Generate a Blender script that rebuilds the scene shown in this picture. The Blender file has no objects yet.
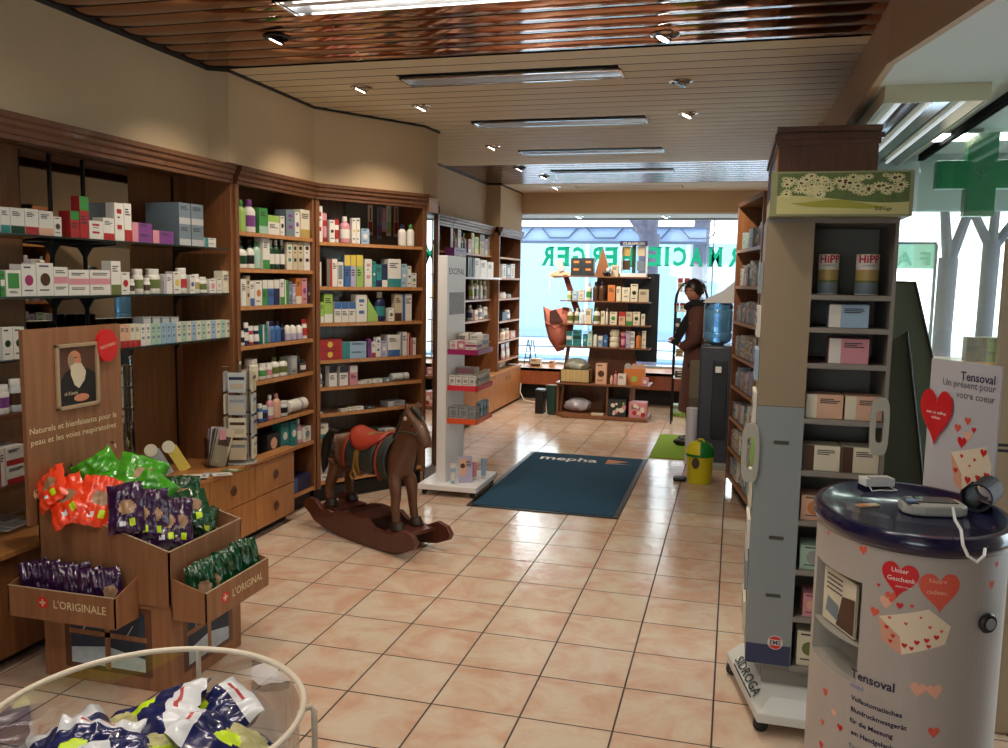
import bpy, bmesh, math, random
from mathutils import Vector, Matrix, Euler
R = math.radians
sc = bpy.context.scene
COL = sc.collection
rnd = random.Random(7)
# ------------------------------------------------------------------ camera
YAW, PITCH, ROLL = R(-14.939), R(-6.280), R(1.0329)
FPX, EYE = 855.38, 1.5514
fw = Vector((math.sin(YAW)*math.cos(PITCH), math.cos(YAW)*math.cos(PITCH), math.sin(PITCH)))
r0 = Vector((math.cos(YAW), -math.sin(YAW), 0)); u0 = r0.cross(fw)
rt = r0*math.cos(ROLL)+u0*math.sin(ROLL); up = -r0*math.sin(ROLL)+u0*math.cos(ROLL)
cd = bpy.data.cameras.new('camera'); cam = bpy.data.objects.new('camera', cd); COL.objects.link(cam)
mw = Matrix.Identity(4)
for i in range(3):
    mw[i][0], mw[i][1], mw[i][2] = rt[i], up[i], -fw[i]
mw[2][3] = EYE
cam.matrix_world = mw; cd.sensor_width = 36; cd.lens = FPX/1008*36; cd.clip_start = .02
sc.camera = cam
EV = Vector((0, 0, EYE))
def ray(x, y): return fw+rt*((x-504)/FPX)-up*((y-374)/FPX)
def atz(x, y, z): d = ray(x, y); return EV+d*((z-EYE)/d.z)
def atx(x, y, X): d = ray(x, y); return EV+d*(X/d.x)
def aty(x, y, Y): d = ray(x, y); return EV+d*(Y/d.y)
def hit(x, y, P, e):            # meets the vertical plane through P along e -> (s, z)
    d = ray(x, y); n = Vector((-e.y, e.x)); t = P.dot(n)/(d.x*n.x+d.y*n.y)
    q = EV+d*t; return (Vector((q.x, q.y))-P).dot(e), q.z
# ------------------------------------------------------------------ materials
def lin(c): return tuple(((v/12.92) if v <= .04045 else ((v+.055)/1.055)**2.4) for v in c)
MATS = {}
def mat(name, rgb, rough=.5, metal=0, spec=.5, coat=0, trans=None, emit=None, es=0, noise=0, nscale=20, bump=0, bscale=60, alpha=None):
    if name in MATS: return MATS[name]
    m = bpy.data.materials.new(name); m.use_nodes = True; nt = m.node_tree; b = nt.nodes['Principled BSDF']
    c = (*lin(rgb), 1)
    b.inputs['Base Color'].default_value = c; b.inputs['Roughness'].default_value = rough
    b.inputs['Metallic'].default_value = metal; b.inputs['Specular IOR Level'].default_value = spec
    b.inputs['Coat Weight'].default_value = coat; b.inputs['Coat Roughness'].default_value = .08
    if trans: b.inputs['Transmission Weight'].default_value = trans
    if alpha is not None: b.inputs['Alpha'].default_value = alpha
    if emit: b.inputs['Emission Color'].default_value = (*emit, 1); b.inputs['Emission Strength'].default_value = es
    tc = None
    if noise or bump: tc = nt.nodes.new('ShaderNodeTexCoord')
    if noise:
        n = nt.nodes.new('ShaderNodeTexNoise'); n.inputs['Scale'].default_value = nscale; n.inputs['Detail'].default_value = 4
        nt.links.new(tc.outputs['Object'], n.inputs['Vector'])
        mx = nt.nodes.new('ShaderNodeMix'); mx.data_type = 'RGBA'
        nt.links.new(n.outputs['Fac'], mx.inputs['Factor'])
        mx.inputs['A'].default_value = tuple(v*(1-noise) for v in c[:3])+(1,); mx.inputs['B'].default_value = tuple(min(1, v*(1+noise)) for v in c[:3])+(1,)
        nt.links.new(mx.outputs['Result'], b.inputs['Base Color'])
    if bump:
        n = nt.nodes.new('ShaderNodeTexNoise'); n.inputs['Scale'].default_value = bscale; n.inputs['Detail'].default_value = 3
        nt.links.new(tc.outputs['Object'], n.inputs['Vector'])
        bp = nt.nodes.new('ShaderNodeBump'); bp.inputs['Strength'].default_value = bump; bp.inputs['Distance'].default_value = .01
        nt.links.new(n.outputs['Fac'], bp.inputs['Height']); nt.links.new(bp.outputs['Normal'], b.inputs['Normal'])
    MATS[name] = m; return m
def wood(name, a, b_, rough=.42, sc_=(14, 14, 1.2), coat=.15):
    if name in MATS: return MATS[name]
    m = mat(name, a, rough, coat=coat); nt = m.node_tree; b = nt.nodes['Principled BSDF']
    tc = nt.nodes.new('ShaderNodeTexCoord'); mp = nt.nodes.new('ShaderNodeMapping'); mp.inputs['Scale'].default_value = sc_
    nt.links.new(tc.outputs['Object'], mp.inputs['Vector'])
    n = nt.nodes.new('ShaderNodeTexNoise'); n.inputs['Scale'].default_value = 3; n.inputs['Detail'].default_value = 6; n.inputs['Distortion'].default_value = .6
    nt.links.new(mp.outputs[0], n.inputs['Vector'])
    cr = nt.nodes.new('ShaderNodeValToRGB'); cr.color_ramp.elements[0].position = .3; cr.color_ramp.elements[1].position = .7
    cr.color_ramp.elements[0].color = (*lin(b_), 1); cr.color_ramp.elements[1].color = (*lin(a), 1)
    nt.links.new(n.outputs['Fac'], cr.inputs[0]); nt.links.new(cr.outputs[0], b.inputs['Base Color']); return m
def glassmat(name, tint, refl=.06, fm=.6):
    m = bpy.data.materials.new(name); m.use_nodes = True; nt = m.node_tree; nt.nodes.clear()
    o = nt.nodes.new('ShaderNodeOutputMaterial'); t = nt.nodes.new('ShaderNodeBsdfTransparent'); g = nt.nodes.new('ShaderNodeBsdfGlossy')
    g.inputs['Roughness'].default_value = .03; t.inputs['Color'].default_value = (*tint, 1)
    lw = nt.nodes.new('ShaderNodeLayerWeight'); lw.inputs['Blend'].default_value = .25
    ma = nt.nodes.new('ShaderNodeMath'); ma.operation = 'MULTIPLY_ADD'; ma.inputs[1].default_value = fm; ma.inputs[2].default_value = refl
    nt.links.new(lw.outputs['Fresnel'], ma.inputs[0]); mx = nt.nodes.new('ShaderNodeMixShader')
    nt.links.new(ma.outputs[0], mx.inputs[0]); nt.links.new(t.outputs[0], mx.inputs[1]); nt.links.new(g.outputs[0], mx.inputs[2]); nt.links.new(mx.outputs[0], o.inputs[0])
    MATS[name] = m; return m
RGB = dict(white=(.93, .91, .87), cream=(.92, .88, .76), grey=(.62, .64, .66), silver=(.75, .76, .77), black=(.06, .06, .07), navy=(.10, .13, .36), blue=(.20, .42, .75),
 teal=(.12, .58, .58), green=(.20, .62, .22), lime=(.62, .82, .28), mint=(.66, .84, .74), red=(.82, .12, .12), pink=(.92, .55, .62), magenta=(.75, .10, .40), purple=(.55, .22, .60),
 lilac=(.74, .70, .86), orange=(.92, .48, .16), peach=(.94, .70, .56), yellow=(.93, .80, .20), gold=(.78, .64, .28), beige=(.84, .77, .62), brown=(.34, .19, .10), sky=(.60, .76, .90),
 slate=(.46, .54, .60), charcoal=(.16, .17, .19), olive=(.42, .48, .18), darkgreen=(.05, .28, .14), clear=(.80, .84, .85))
def cm(c):
    r = RGB[c]; g = .3*r[0]+.55*r[1]+.15*r[2]
    return mat('print_'+c, tuple((v*.76+g*.24)*.93 for v in r), .42)
W_WARM = wood('cabinet_wood', (.52, .335, .20), (.43, .26, .145))
W_CORN = wood('cornice_wood', (.42, .265, .16), (.34, .20, .115), rough=.55)
W_BACK = wood('bay_back_wood', (.47, .33, .22), (.38, .26, .16))
W_LIGHT = wood('drawer_wood', (.72, .49, .28), (.62, .40, .22))
W_EDGE = wood('shelf_edge_wood', (.76, .54, .33), (.66, .44, .25))
W_DARK = wood('dark_wood', (.39, .235, .14), (.31, .175, .10))
W_CARD = wood('card_woodprint', (.60, .41, .27), (.50, .33, .21), rough=.6, sc_=(10, 10, .8), coat=0)
WALL = mat('wall_plaster', (.75, .65, .52), .85, noise=.05, nscale=6, bump=.05)
WHITE_CEIL = mat('white_ceiling', (.84, .86, .84), .8)
BLACK = mat('black_plastic', (.05, .05, .06), .4)
TOE = mat('plinth_black', (.06, .05, .045), .6)
CHROME = mat('chrome', (.86, .87, .88), .12, metal=1)
STEEL = mat('brushed_steel', (.62, .62, .62), .35, metal=1)
MIRROR = mat('mirror', (.80, .80, .78), .01, metal=1)
GLASS = glassmat('window_glass', (.95, .98, .97))
SHELFGLASS = glassmat('shelf_glass', (.45, .52, .48), .12)
PGLASS = glassmat('partition_glass', (.88, .93, .90), .03, .12)
ACRYL = glassmat('acrylic', (.93, .93, .92), .05)
GREYPL = mat('grey_plastic', (.60, .61, .60), .5)
WHITEPL = mat('white_plastic', (.90, .90, .90), .35)
# ------------------------------------------------------------------ mesh builder
class M:
    def __init__(s): s.v = []; s.f = []; s.m = []; s.mats = []
    def mi(s, m):
        if m not in s.mats: s.mats.append(m)
        return s.mats.index(m)
    def add(s, vs, fs, m):
        b = len(s.v); s.v += [Vector(p) for p in vs]; k = s.mi(m)
        for f in fs: s.f.append([b+i for i in f]); s.m.append(k)
        return s
    def box(s, x0, x1, y0, y1, z0, z1, m):
        if x0 > x1: x0, x1 = x1, x0
        if y0 > y1: y0, y1 = y1, y0
        return s.add([(x0, y0, z0), (x1, y0, z0), (x1, y1, z0), (x0, y1, z0), (x0, y0, z1), (x1, y0, z1), (x1, y1, z1), (x0, y1, z1)],
              [(0, 3, 2, 1), (4, 5, 6, 7), (0, 1, 5, 4), (1, 2, 6, 5), (2, 3, 7, 6), (3, 0, 4, 7)], m)
    def prism(s, pts, a0, a1, m, ax='z'):   # polygon extruded along an axis; pts are (u,v)
        n = len(pts)
        def P(u, v, w): return {'z': (u, v, w), 'y': (u, w, v), 'x': (w, u, v)}[ax]
        return s.add([P(u, v, a0) for u, v in pts]+[P(u, v, a1) for u, v in pts],
              [tuple(range(n))[::-1], tuple(range(n, 2*n))]+[(i, (i+1) % n, n+(i+1) % n, n+i) for i in range(n)], m)
    def lathe(s, cx, cy, prof, m, n=16, mf=None, sx=1, sy=1, cz=0):
        vs = []; fs = []
        for r, z in prof:
            for k in range(n): a = 2*math.pi*k/n; vs.append((cx+r*sx*math.cos(a), cy+r*sy*math.sin(a), z+cz))
        b = len(s.v); s.v += [Vector(p) for p in vs]
        for i in range(len(prof)-1):
            mm = s.mi(mf(i) if mf else m)
            for k in range(n):
                k2 = (k+1) % n; s.f.append([b+i*n+k, b+i*n+k2, b+(i+1)*n+k2, b+(i+1)*n+k]); s.m.append(mm)
        s.f.append([b+k for k in range(n)][::-1]); s.m.append(s.mi(mf(0) if mf else m))
        e = b+(len(prof)-1)*n; s.f.append([e+k for k in range(n)]); s.m.append(s.mi(mf(len(prof)-2) if mf else m)); return s
    def tube(s, pts, r, m, n=8, closed=False):
        pts = [Vector(p) for p in pts]; N = len(pts); b = len(s.v); k = s.mi(m); prev = None
        for i, p in enumerate(pts):
            a = pts[(i-1) % N] if (closed or i > 0) else p; c = pts[(i+1) % N] if (closed or i < N-1) else p
            t = (c-a).normalized()
            if prev is None: prev = t.orthogonal().normalized()
            u = (prev-t*prev.dot(t)); u = u.normalized() if u.length > 1e-6 else t.orthogonal().normalized(); prev = u; w = t.cross(u)
            rr = r[i] if isinstance(r, (list, tuple)) else r
            for j in range(n): q = 2*math.pi*j/n; s.v.append(p+u*(rr*math.cos(q))+w*(rr*math.sin(q)))
        for i in range(N if closed else N-1):
            i2 = (i+1) % N
            for j in range(n): j2 = (j+1) % n; s.f.append([b+i*n+j, b+i*n+j2, b+i2*n+j2, b+i2*n+j]); s.m.append(k)
        if not closed: s.f.append([b+j for j in range(n)][::-1]); s.m.append(k); s.f.append([b+(N-1)*n+j for j in range(n)]); s.m.append(k)
        return s
    def sphere(s, c, r, m, n=12, sq=(1, 1, 1)):
        c = Vector(c); prof = [(max(1e-4, r*math.sin(math.pi*i/8)), -r*math.cos(math.pi*i/8)) for i in range(9)]
        b = len(s.v); s.lathe(0, 0, prof, m, n)
        for i in range(b, len(s.v)): v = s.v[i]; s.v[i] = Vector((v.x*sq[0], v.y*sq[1], v.z*sq[2]))+c
        return s
    def xf(s, mtx, start=0):
        for i in range(start, len(s.v)): s.v[i] = mtx @ s.v[i]
        return s
    def text(s, body, size, m, T, bold=0, align='CENTER', width=None, depth=0):
        vs, fs = text_geo(body, bold, align)
        if not vs: return s
        if width:
            x0 = min(v[0] for v in vs); x1 = max(v[0] for v in vs); k = width/((x1-x0)*size or 1)
        else: k = 1
        return s.add([T(v[0]*size*k, v[1]*size) for v in vs], fs, m)
    def build(s, name, parent=None, local=False, smooth=.6, bevel=0, at=None):
        me = bpy.data.meshes.new(name)
        if parent is not None: o_ = Vector((0, 0, 0)) if local else WL[parent.name]
        elif at is not None: o_ = Vector(at)
        elif local: o_ = Vector((0, 0, 0))
        else:
            xs = [v.x for v in s.v]; ys = [v.y for v in s.v]; o_ = Vector(((min(xs)+max(xs))/2, (min(ys)+max(ys))/2, min(v.z for v in s.v)))
        me.from_pydata([v-o_ for v in s.v], [], s.f)
        for m in s.mats: me.materials.append(m)
        me.polygons.foreach_set('material_index', s.m)
        if smooth: me.shade_smooth(); me.set_sharp_from_angle(angle=smooth)
        me.update()
        ob = bpy.data.objects.new(name, me); COL.objects.link(ob)
        if parent is not None: ob.parent = parent; WL[ob.name] = o_
        elif local: WL[ob.name] = Vector((0, 0, 0))
        else: ob.location = o_; WL[ob.name] = o_.copy()
        if bevel:
            bm = ob.modifiers.new('bevel', 'BEVEL'); bm.width = bevel; bm.segments = 2; bm.limit_method = 'ANGLE'; bm.angle_limit = R(50)
        return ob
WL = {}
TG = {}
def text_geo(body, bold=0, align='CENTER'):
    k = (body, bold, align)
    if k in TG: return TG[k]
    cu = bpy.data.curves.new('t', 'FONT'); cu.body = body; cu.size = 1; cu.align_x = align; cu.offset = bold; cu.resolution_u = 2; cu.fill_mode = 'FRONT'
    ob = bpy.data.objects.new('t', cu); COL.objects.link(ob)
    dg = bpy.context.evaluated_depsgraph_get(); me = bpy.data.meshes.new_from_object(ob.evaluated_get(dg))
    r = ([tuple(v.co) for v in me.vertices], [tuple(p.vertices) for p in me.polygons])
    bpy.data.objects.remove(ob); bpy.data.curves.remove(cu); bpy.data.meshes.remove(me); TG[k] = r; return r
def tag(o, label=None, cat=None, group=None, kind=None):
    if label: o['label'] = label
    if cat: o['category'] = cat
    if group: o['group'] = group
    if kind: o['kind'] = kind
    return o
def thing(name, label, cat, loc=(0, 0, 0), rotz=0, group=None):
    o = bpy.data.objects.new(name, None); COL.objects.link(o); o.location = loc; o.rotation_euler = (0, 0, rotz); o.empty_display_size = .05
    WL[o.name] = Vector(loc); return tag(o, label, cat, group)
def struct(m, name, **k): return tag(m.build(name, **k), kind='structure')
# ------------------------------------------------------------------ products
INK = mat('print_ink', (.20, .20, .24), .5)
def lines(m, x0, x1, z, n, hh, ink, y=-.0007, r=None):
    for i in range(n):
        k = (r or rnd).uniform(.55, 1)
        m.add([(x0, y, z-i*hh*1.9), (x0+(x1-x0)*k, y, z-i*hh*1.9), (x0+(x1-x0)*k, y, z-i*hh*1.9+hh), (x0, y, z-i*hh*1.9+hh)], [(0, 1, 2, 3)], ink)
def rectf(m, x0, x1, z0, z1, mt, y=-.0005): m.add([(x0, y, z0), (x1, y, z0), (x1, y, z1), (x0, y, z1)], [(0, 1, 2, 3)], mt)
def discf(m, cx, cz, r, mt, y=-.0008, n=14, rz=None):
    rz = rz or r; m.add([(cx+r*math.cos(2*math.pi*k/n), y, cz+rz*math.sin(2*math.pi*k/n)) for k in range(n)], [tuple(range(n))], mt)
def carton(w, d, h, c, a, st):
    m = M(); b = cm(c); ac = cm(a); x0, x1 = -w/2, w/2
    m.box(x0, x1, 0, d, 0, h, b)
    if st == 'band': rectf(m, x0, x1, h*.42, h*.66, ac); lines(m, x0+w*.12, x1-w*.12, h*.85, 2, h*.035, INK); lines(m, x0+w*.12, x1-w*.12, h*.28, 2, h*.03, INK)
    elif st == 'top': rectf(m, x0, x1, h*.66, h, ac); lines(m, x0+w*.12, x1-w*.12, h*.5, 3, h*.04, INK)
    elif st == 'base': rectf(m, x0, x1, 0, h*.3, ac); lines(m, x0+w*.12, x1-w*.12, h*.82, 3, h*.035, INK)
    elif st == 'stripe': rectf(m, x0, x0+w*.3, 0, h, ac); lines(m, x0+w*.38, x1-w*.06, h*.8, 3, h*.04, INK)
    elif st == 'dot': discf(m, 0, h*.5, min(w, h)*.3, ac); lines(m, x0+w*.15, x1-w*.15, h*.88, 1, h*.05, INK); lines(m, x0+w*.15, x1-w*.15, h*.16, 1, h*.04, INK)
    elif st == 'panel': rectf(m, x0+w*.12, x1-w*.12, h*.3, h*.88, ac); lines(m, x0+w*.2, x1-w*.2, h*.18, 2, h*.03, INK)
    elif st == 'marks': rectf(m, x0+w*.25, x1-w*.25, h*.72, h*.84, ac); rectf(m, x0+w*.25, x1-w*.25, h*.3, h*.42, ac); lines(m, x0+w*.3, x1-w*.3, h*.6, 1, h*.04, INK)
    else: lines(m, x0+w*.14, x1-w*.14, h*.78, 4, h*.035, INK)
    return m, None
def bottle(w, d, h, c, a, st):
    r = w/2; sy = min(1, d/w); m = M(); b = cm(c); ac = cm(a)
    lab = (lambda i: ac if i in (3,) and st in ('label', 'dot', 'band') else b)
    m.lathe(0, d/2, [(r*.85, 0), (r, h*.02), (r, h*.16), (r*1.003, h*.18), (r*1.003, h*.52), (r, h*.54), (r, h*.64), (r*.82, h*.73), (r*.42, h*.79), (r*.40, h*.82)], b, 14, lambda i: (ac if i == 3 and st in ('label', 'band') else b), sy=sy)
    c_ = M(); c_.lathe(0, d/2, [(r*.48, h*.80), (r*.5, h*.81), (r*.47, h*.985), (r*.4, h)], cm(a if st == 'cap' else ('white' if c != 'white' else a)), 12, sy=max(sy, .8))
    return m, ('cap', c_)
def pump(w, d, h, c, a, st):
    m, _ = bottle(w, d, h*.9, c, a, 'label'); k = M(); r = w/2
    k.lathe(0, d/2, [(r*.4, h*.72), (r*.4, h*.8), (r*.12, h*.81), (r*.12, h*.93), (r*.3, h*.94), (r*.3, h)], cm(a if a != c else 'black'), 10); k.box(-r*.95, r*.1, d/2-r*.15, d/2+r*.15, h*.94, h*.985, cm(a if a != c else 'black'))
    return m, ('pump_head', k)
def roundb(w, d, h, c, a, st):
    r = w/2; m = M(); m.lathe(0, d/2, [(r*.85, 0), (r, h*.03), (r, h*.3), (r*.98, h*.45)], cm(a), 14, sy=min(1, d/w))
    k = M(); k.lathe(0, d/2, [(r*.96, h*.45), (r*.95, h*.7), (r*.75, h*.88), (r*.4, h*.97), (r*.1, h)], cm(c), 14, sy=min(1, d/w)); return m, ('cap', k)
def jar(w, d, h, c, a, st):
    r = w/2; m = M(); m.lathe(0, d/2, [(r*.9, 0), (r, h*.04), (r, h*.2), (r*1.004, h*.22), (r*1.004, h*.58), (r, h*.6), (r, h*.7), (r*.8, h*.78)], cm(c), 16, lambda i: (cm(a) if i == 3 and st in ('label', 'dot') else cm(c)), sy=min(1, d/w))
    if st == 'dot': pass
    k = M(); k.lathe(0, d/2, [(r*.84, h*.77), (r*.86, h*.79), (r*.86, h*.98), (r*.8, h)], cm('white' if c != 'brown' else 'black') if st != 'lid' else cm(a), 16, sy=min(1, d/w)); return m, ('lid', k)
def tube(w, d, h, c, a, st):
    m = M(); n = 12; vs = []; lv = [0, .08, .16, .45, .46, .7, .71, .96, 1.0]
    for t in lv:
        rx = w/2*(.82+.18*t); ry = d/2*max(.05, (1-max(0, t-.12)/.88))*.8
        for k in range(n): q = 2*math.pi*k/n; vs.append((rx*math.cos(q), d/2+ry*math.sin(q), h*(.16+.84*t)))
    for i in range(len(lv)-1):
        mt = cm(a) if (i in (3, 4) and st != 'plain') else cm(c)
        m.add([], [], mt)
    b = len(m.v); m.v += [Vector(p) for p in vs]
    for i in range(len(lv)-1):
        mt = m.mi(cm(a) if (i in (4,) and st != 'plain') else cm(c))
        for k in range(n): k2 = (k+1) % n; m.f.append([b+i*n+k, b+i*n+k2, b+(i+1)*n+k2, b+(i+1)*n+k]); m.m.append(mt)
    m.f.append([b+(len(lv)-1)*n+k for k in range(n)]); m.m.append(m.mi(cm(c)))
    k = M(); k.lathe(0, d/2, [(w*.36, 0), (w*.38, h*.01), (w*.36, h*.155), (w*.3, h*.165)], cm(a if st == 'cap' else 'white' if c != 'white' else a), 12, sy=min(1, d/w)); return m, ('cap', k)
def roll(w, d, h, c, a, st):
    m = M(); m.lathe(0, 0, [(h/2*.8, -w/2), (h/2, -w/2+.004), (h/2, w*.1), (h/2, w*.2), (h/2, w/2-.004), (h/2*.8, w/2)], cm(c), 14, lambda i: cm(a) if i == 2 else cm(c))
    m.xf(Matrix.Translation((0, h/2, h/2)) @ Matrix.Rotation(math.pi/2, 4, 'Y')); return m, None
KIND = dict(box=(carton, 'carton', 'carton'), flat=(carton, 'flat_carton', 'carton'), bot=(bottle, 'bottle', 'bottle'), pump=(pump, 'pump_bottle', 'bottle'), rb=(roundb, 'rounded_bottle', 'bottle'),
            jar=(jar, 'jar', 'jar'), tub=(tube, 'tube', 'tube'), roll=(roll, 'rolled_pack', 'pack'))
NOUN = dict(box='carton', flat='flat carton', bot='bottle', pump='pump bottle', rb='rounded bottle', jar='jar', tub='tube', roll='rolled pack')
STY = dict(band='with {} band', top='with {} top', base='with {} base', stripe='with {} side stripe', dot='with {} dot', panel='with {} panel', marks='with {} marks', label='with {} label', cap='with {} cap', lid='with {} lid')
class Unit:
    def __init__(s, P0, P1): s.P = Vector(P0); s.e = (Vector(P1)-s.P).normalized(); s.n = Vector((-s.e.y, s.e.x)); s.L = (Vector(P1)-s.P).length; s.rot = math.atan2(s.e.y, s.e.x)
    def xy(s, a, b): return s.P+s.e*a+s.n*b
    def mtx(s): return Matrix.Translation((s.P.x, s.P.y, 0)) @ Matrix.Rotation(s.rot, 4, 'Z')
PROTO = {}
def desc(k, c, a, st):
    t = c+' '+NOUN[k]
    if st in STY and a != c: t += ' '+STY[st].format(a)
    return t
ORD = ['leftmost', 'second from left', 'third from left', 'fourth from left', 'fifth from left', 'sixth from left', 'seventh from left', 'eighth from left', 'ninth from left', 'tenth from left', 'eleventh from left', 'twelfth from left', 'thirteenth from left', 'fourteenth from left', 'fifteenth from left', 'sixteenth from left', 'seventeenth from left', 'eighteenth from left', 'nineteenth from left', 'twentieth from left', 'twenty-first from left', 'twenty-second from left', 'twenty-third from left', 'twenty-fourth from left']
def row(U, z, where, spec, setb=.02, dep=.09, maxd=.2):
    its = []
    for tk in spec.strip().split(';'):
        p = tk.split()
        if not p: continue
        k = p[0]; n = 1
        if k[-2] == 'x' and k[-1].isdigit(): n = int(k[-1]); k = k[:-2]
        x0, x1, yt = map(float, p[1:4]); c = p[4]; a = p[5] if len(p) > 5 else c; st = p[6] if len(p) > 6 else 'plain'
        dd = float(p[7]) if len(p) > 7 else None; sb = float(p[8]) if len(p) > 8 else 0
        P = U.P+U.n*(setb+sb); s0, z0 = hit(x0, yt, P, U.e); s1, z1 = hit(x1, yt, P, U.e)
        w = max(.012, s1-s0)*.985; h = max(.012, (z0+z1)/2-z)
        for q in range(n): its.append([k, c, a, st, (s0+s1)/2, w, h/n, dd or min(dep, maxd, max(w*.8, .03)) , z+q*h/n, setb+sb, n, q])
    ds = [desc(*i[:4]) for i in its]; cols = {}
    for i, it in enumerate(its):
        k, c, a, st, s, w, h, d, zz, sb, n, q = it
        fn, nm, cat = KIND[k]
        if k in ('bot', 'pump', 'jar', 'rb', 'tub'): d = min(d, max(w, .02)); 
        m, sub = fn(w, d, h*.995, c, a, st); p = U.xy(s, sb)
        o = m.build(nm, local=True); o.location = (p.x, p.y, zz+.0006); o.rotation_euler = (0, 0, U.rot)
        if sub:
            so = sub[1].build(sub[0], local=True); so.parent = o
        same = [j for j in range(len(its)) if ds[j] == ds[i]]
        lab = ds[i]
        if len(same) > 1:
            if n > 1 and len(same) == n: lab += ', '+('bottom' if q == 0 else 'top' if q == n-1 else 'middle')+' of stack'
            elif n > 1: lab += ', '+ORD[[j for j in same if its[j][11] == q].index(i)]+', '+('lower' if q == 0 else 'upper')
            else: lab += ', '+ORD[same.index(i)]
        tag(o, lab+', '+where, cat, nm.replace('_', ' ')+'s '+where)
# wooden open bay: parts in local coords of a thing placed at unit start
def bay(U, label, shelves, z0, z1, depth, toe=.1, back=W_BACK, side=W_WARM, cornice=True, left=True, right=True, edge=W_EDGE, shthick=.022, pan=.03, group='wooden shelf bays along the walls'):
    t = thing('shelf_bay', label, 'shelving', (U.P.x, U.P.y, 0), U.rot, group); L = U.L
    if left: M().box(0, pan, 0, depth, z0, z1, side).build('side_panel', t, True, bevel=.002)
    if right: M().box(L-pan, L, 0, depth, z0, z1, side).build('side_panel', t, True, bevel=.002)
    M().box(0, L, depth-.012, depth, z0, z1, back).build('back_panel', t, True)
    for z in shelves:
        m = M(); m.box(pan if left else 0, L-pan if right else L, .004, depth-.012, z-shthick, z-.0005, side); m.box(pan if left else 0, L-pan if right else L, 0, .006, z-shthick-.001, z-.0002, edge); m.build('shelf', t, True)
    M().box(0, L, 0, depth, z1-.03, z1, side).build('top_panel', t, True)
    if toe: M().box(0, L, .05, depth, 0, z0, TOE).build('plinth', t, True)
    if cornice: corn(0, L, z1).build('cornice', t, True)
    return t
def corn(a, b, z1, d0=0):
    m = M(); prof = [(.02, -.07), (-.010, -.07), (-.010, -.052), (-.018, -.048), (-.018, -.028), (-.032, -.016), (-.032, .0), (-.042, .008), (-.042, .03), (.02, .03)]
    m.prism([(d0+y, z1+z) for y, z in prof], a, b, W_CORN, 'x'); return m
# ------------------------------------------------------------------ floor material
def floor_mat():
    m = mat('floor_tiles', (.8, .66, .52), .2); nt = m.node_tree; b = nt.nodes['Principled BSDF']; L = nt.links.new
    g = nt.nodes.new('ShaderNodeNewGeometry'); mp = nt.nodes.new('ShaderNodeMapping'); mp.vector_type = 'POINT'
    mp.inputs['Location'].default_value = (1.00754*3+30, -2.82444*3+60, 0); mp.inputs['Scale'].default_value = (3, 3, 3)
    L(g.outputs['Position'], mp.inputs['Vector'])
    br = nt.nodes.new('ShaderNodeTexBrick'); br.offset = 0; br.offset_frequency = 1; br.squash = 1
    for k, v in dict(Scale=1, **{'Mortar Size': .011, 'Mortar Smooth': .1, 'Brick Width': 1, 'Row Height': 1, 'Bias': 0}).items(): br.inputs[k].default_value = v
    br.inputs['Color1'].default_value = (0, 0, 0, 1); br.inputs['Color2'].default_value = (1, 1, 1, 1); br.inputs['Mortar'].default_value = (.5, .5, .5, 1)
    L(mp.outputs[0], br.inputs['Vector'])
    # per-tile offset so the clouding differs from tile to tile
    sn = nt.nodes.new('ShaderNodeVectorMath'); sn.operation = 'FLOOR'; L(mp.outputs[0], sn.inputs[0])
    wn = nt.nodes.new('ShaderNodeTexWhiteNoise'); L(sn.outputs[0], wn.inputs['Vector'])
    sc2 = nt.nodes.new('ShaderNodeVectorMath'); sc2.operation = 'MULTIPLY_ADD'; sc2.inputs[1].default_value = (20, 20, 20); L(wn.outputs['Color'], sc2.inputs[0]); L(mp.outputs[0], sc2.inputs[2])
    n = nt.nodes.new('ShaderNodeTexNoise'); n.inputs['Scale'].default_value = 1.7; n.inputs['Detail'].default_value = 5; n.inputs['Roughness'].default_value = .62; n.inputs['Distortion'].default_value = .5; L(sc2.outputs[0], n.inputs['Vector'])
    cr = nt.nodes.new('ShaderNodeValToRGB'); e = cr.color_ramp.elements; e[0].position = .36; e[1].position = .62
    e[0].color = (*lin((.80, .645, .55)), 1); e[1].color = (*lin((.83, .76, .68)), 1); L(n.outputs['Fac'], cr.inputs[0])
    mx = nt.nodes.new('ShaderNodeMix'); mx.data_type = 'RGBA'; L(br.outputs['Fac'], mx.inputs['Factor']); L(cr.outputs[0], mx.inputs['A']); mx.inputs['B'].default_value = (*lin((.16, .12, .10)), 1)
    L(mx.outputs['Result'], b.inputs['Base Color'])
    rg = nt.nodes.new('ShaderNodeMapRange'); b.inputs['Specular IOR Level'].default_value = .8; rg.inputs[3].default_value = .15; rg.inputs[4].default_value = .7; L(br.outputs['Fac'], rg.inputs[0]); L(rg.outputs[0], b.inputs['Roughness'])
    n2 = nt.nodes.new('ShaderNodeTexNoise'); n2.inputs['Scale'].default_value = 5; L(mp.outputs[0], n2.inputs['Vector'])
    bp = nt.nodes.new('ShaderNodeBump'); bp.inputs['Strength'].default_value = .12; bp.inputs['Distance'].default_value = .01; L(n2.outputs['Fac'], bp.inputs['Height'])
    b2 = nt.nodes.new('ShaderNodeBump'); b2.invert = True; b2.inputs['Strength'].default_value = .6; b2.inputs['Distance'].default_value = .002; L(br.outputs['Fac'], b2.inputs['Height']); L(bp.outputs[0], b2.inputs['Normal']); L(b2.outputs[0], b.inputs['Normal'])
    return m
FLOOR = floor_mat()
struct(M().add([(-3.1, -3, 0), (3.4, -3, 0), (3.4, 6.3, 0), (.5, 6.3, 0), (.5, 11.46, 0), (-3.1, 11.46, 0)], [(0, 1, 2, 3, 4, 5)], FLOOR), 'floor', smooth=0, at=(0, 0, 0))
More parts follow.
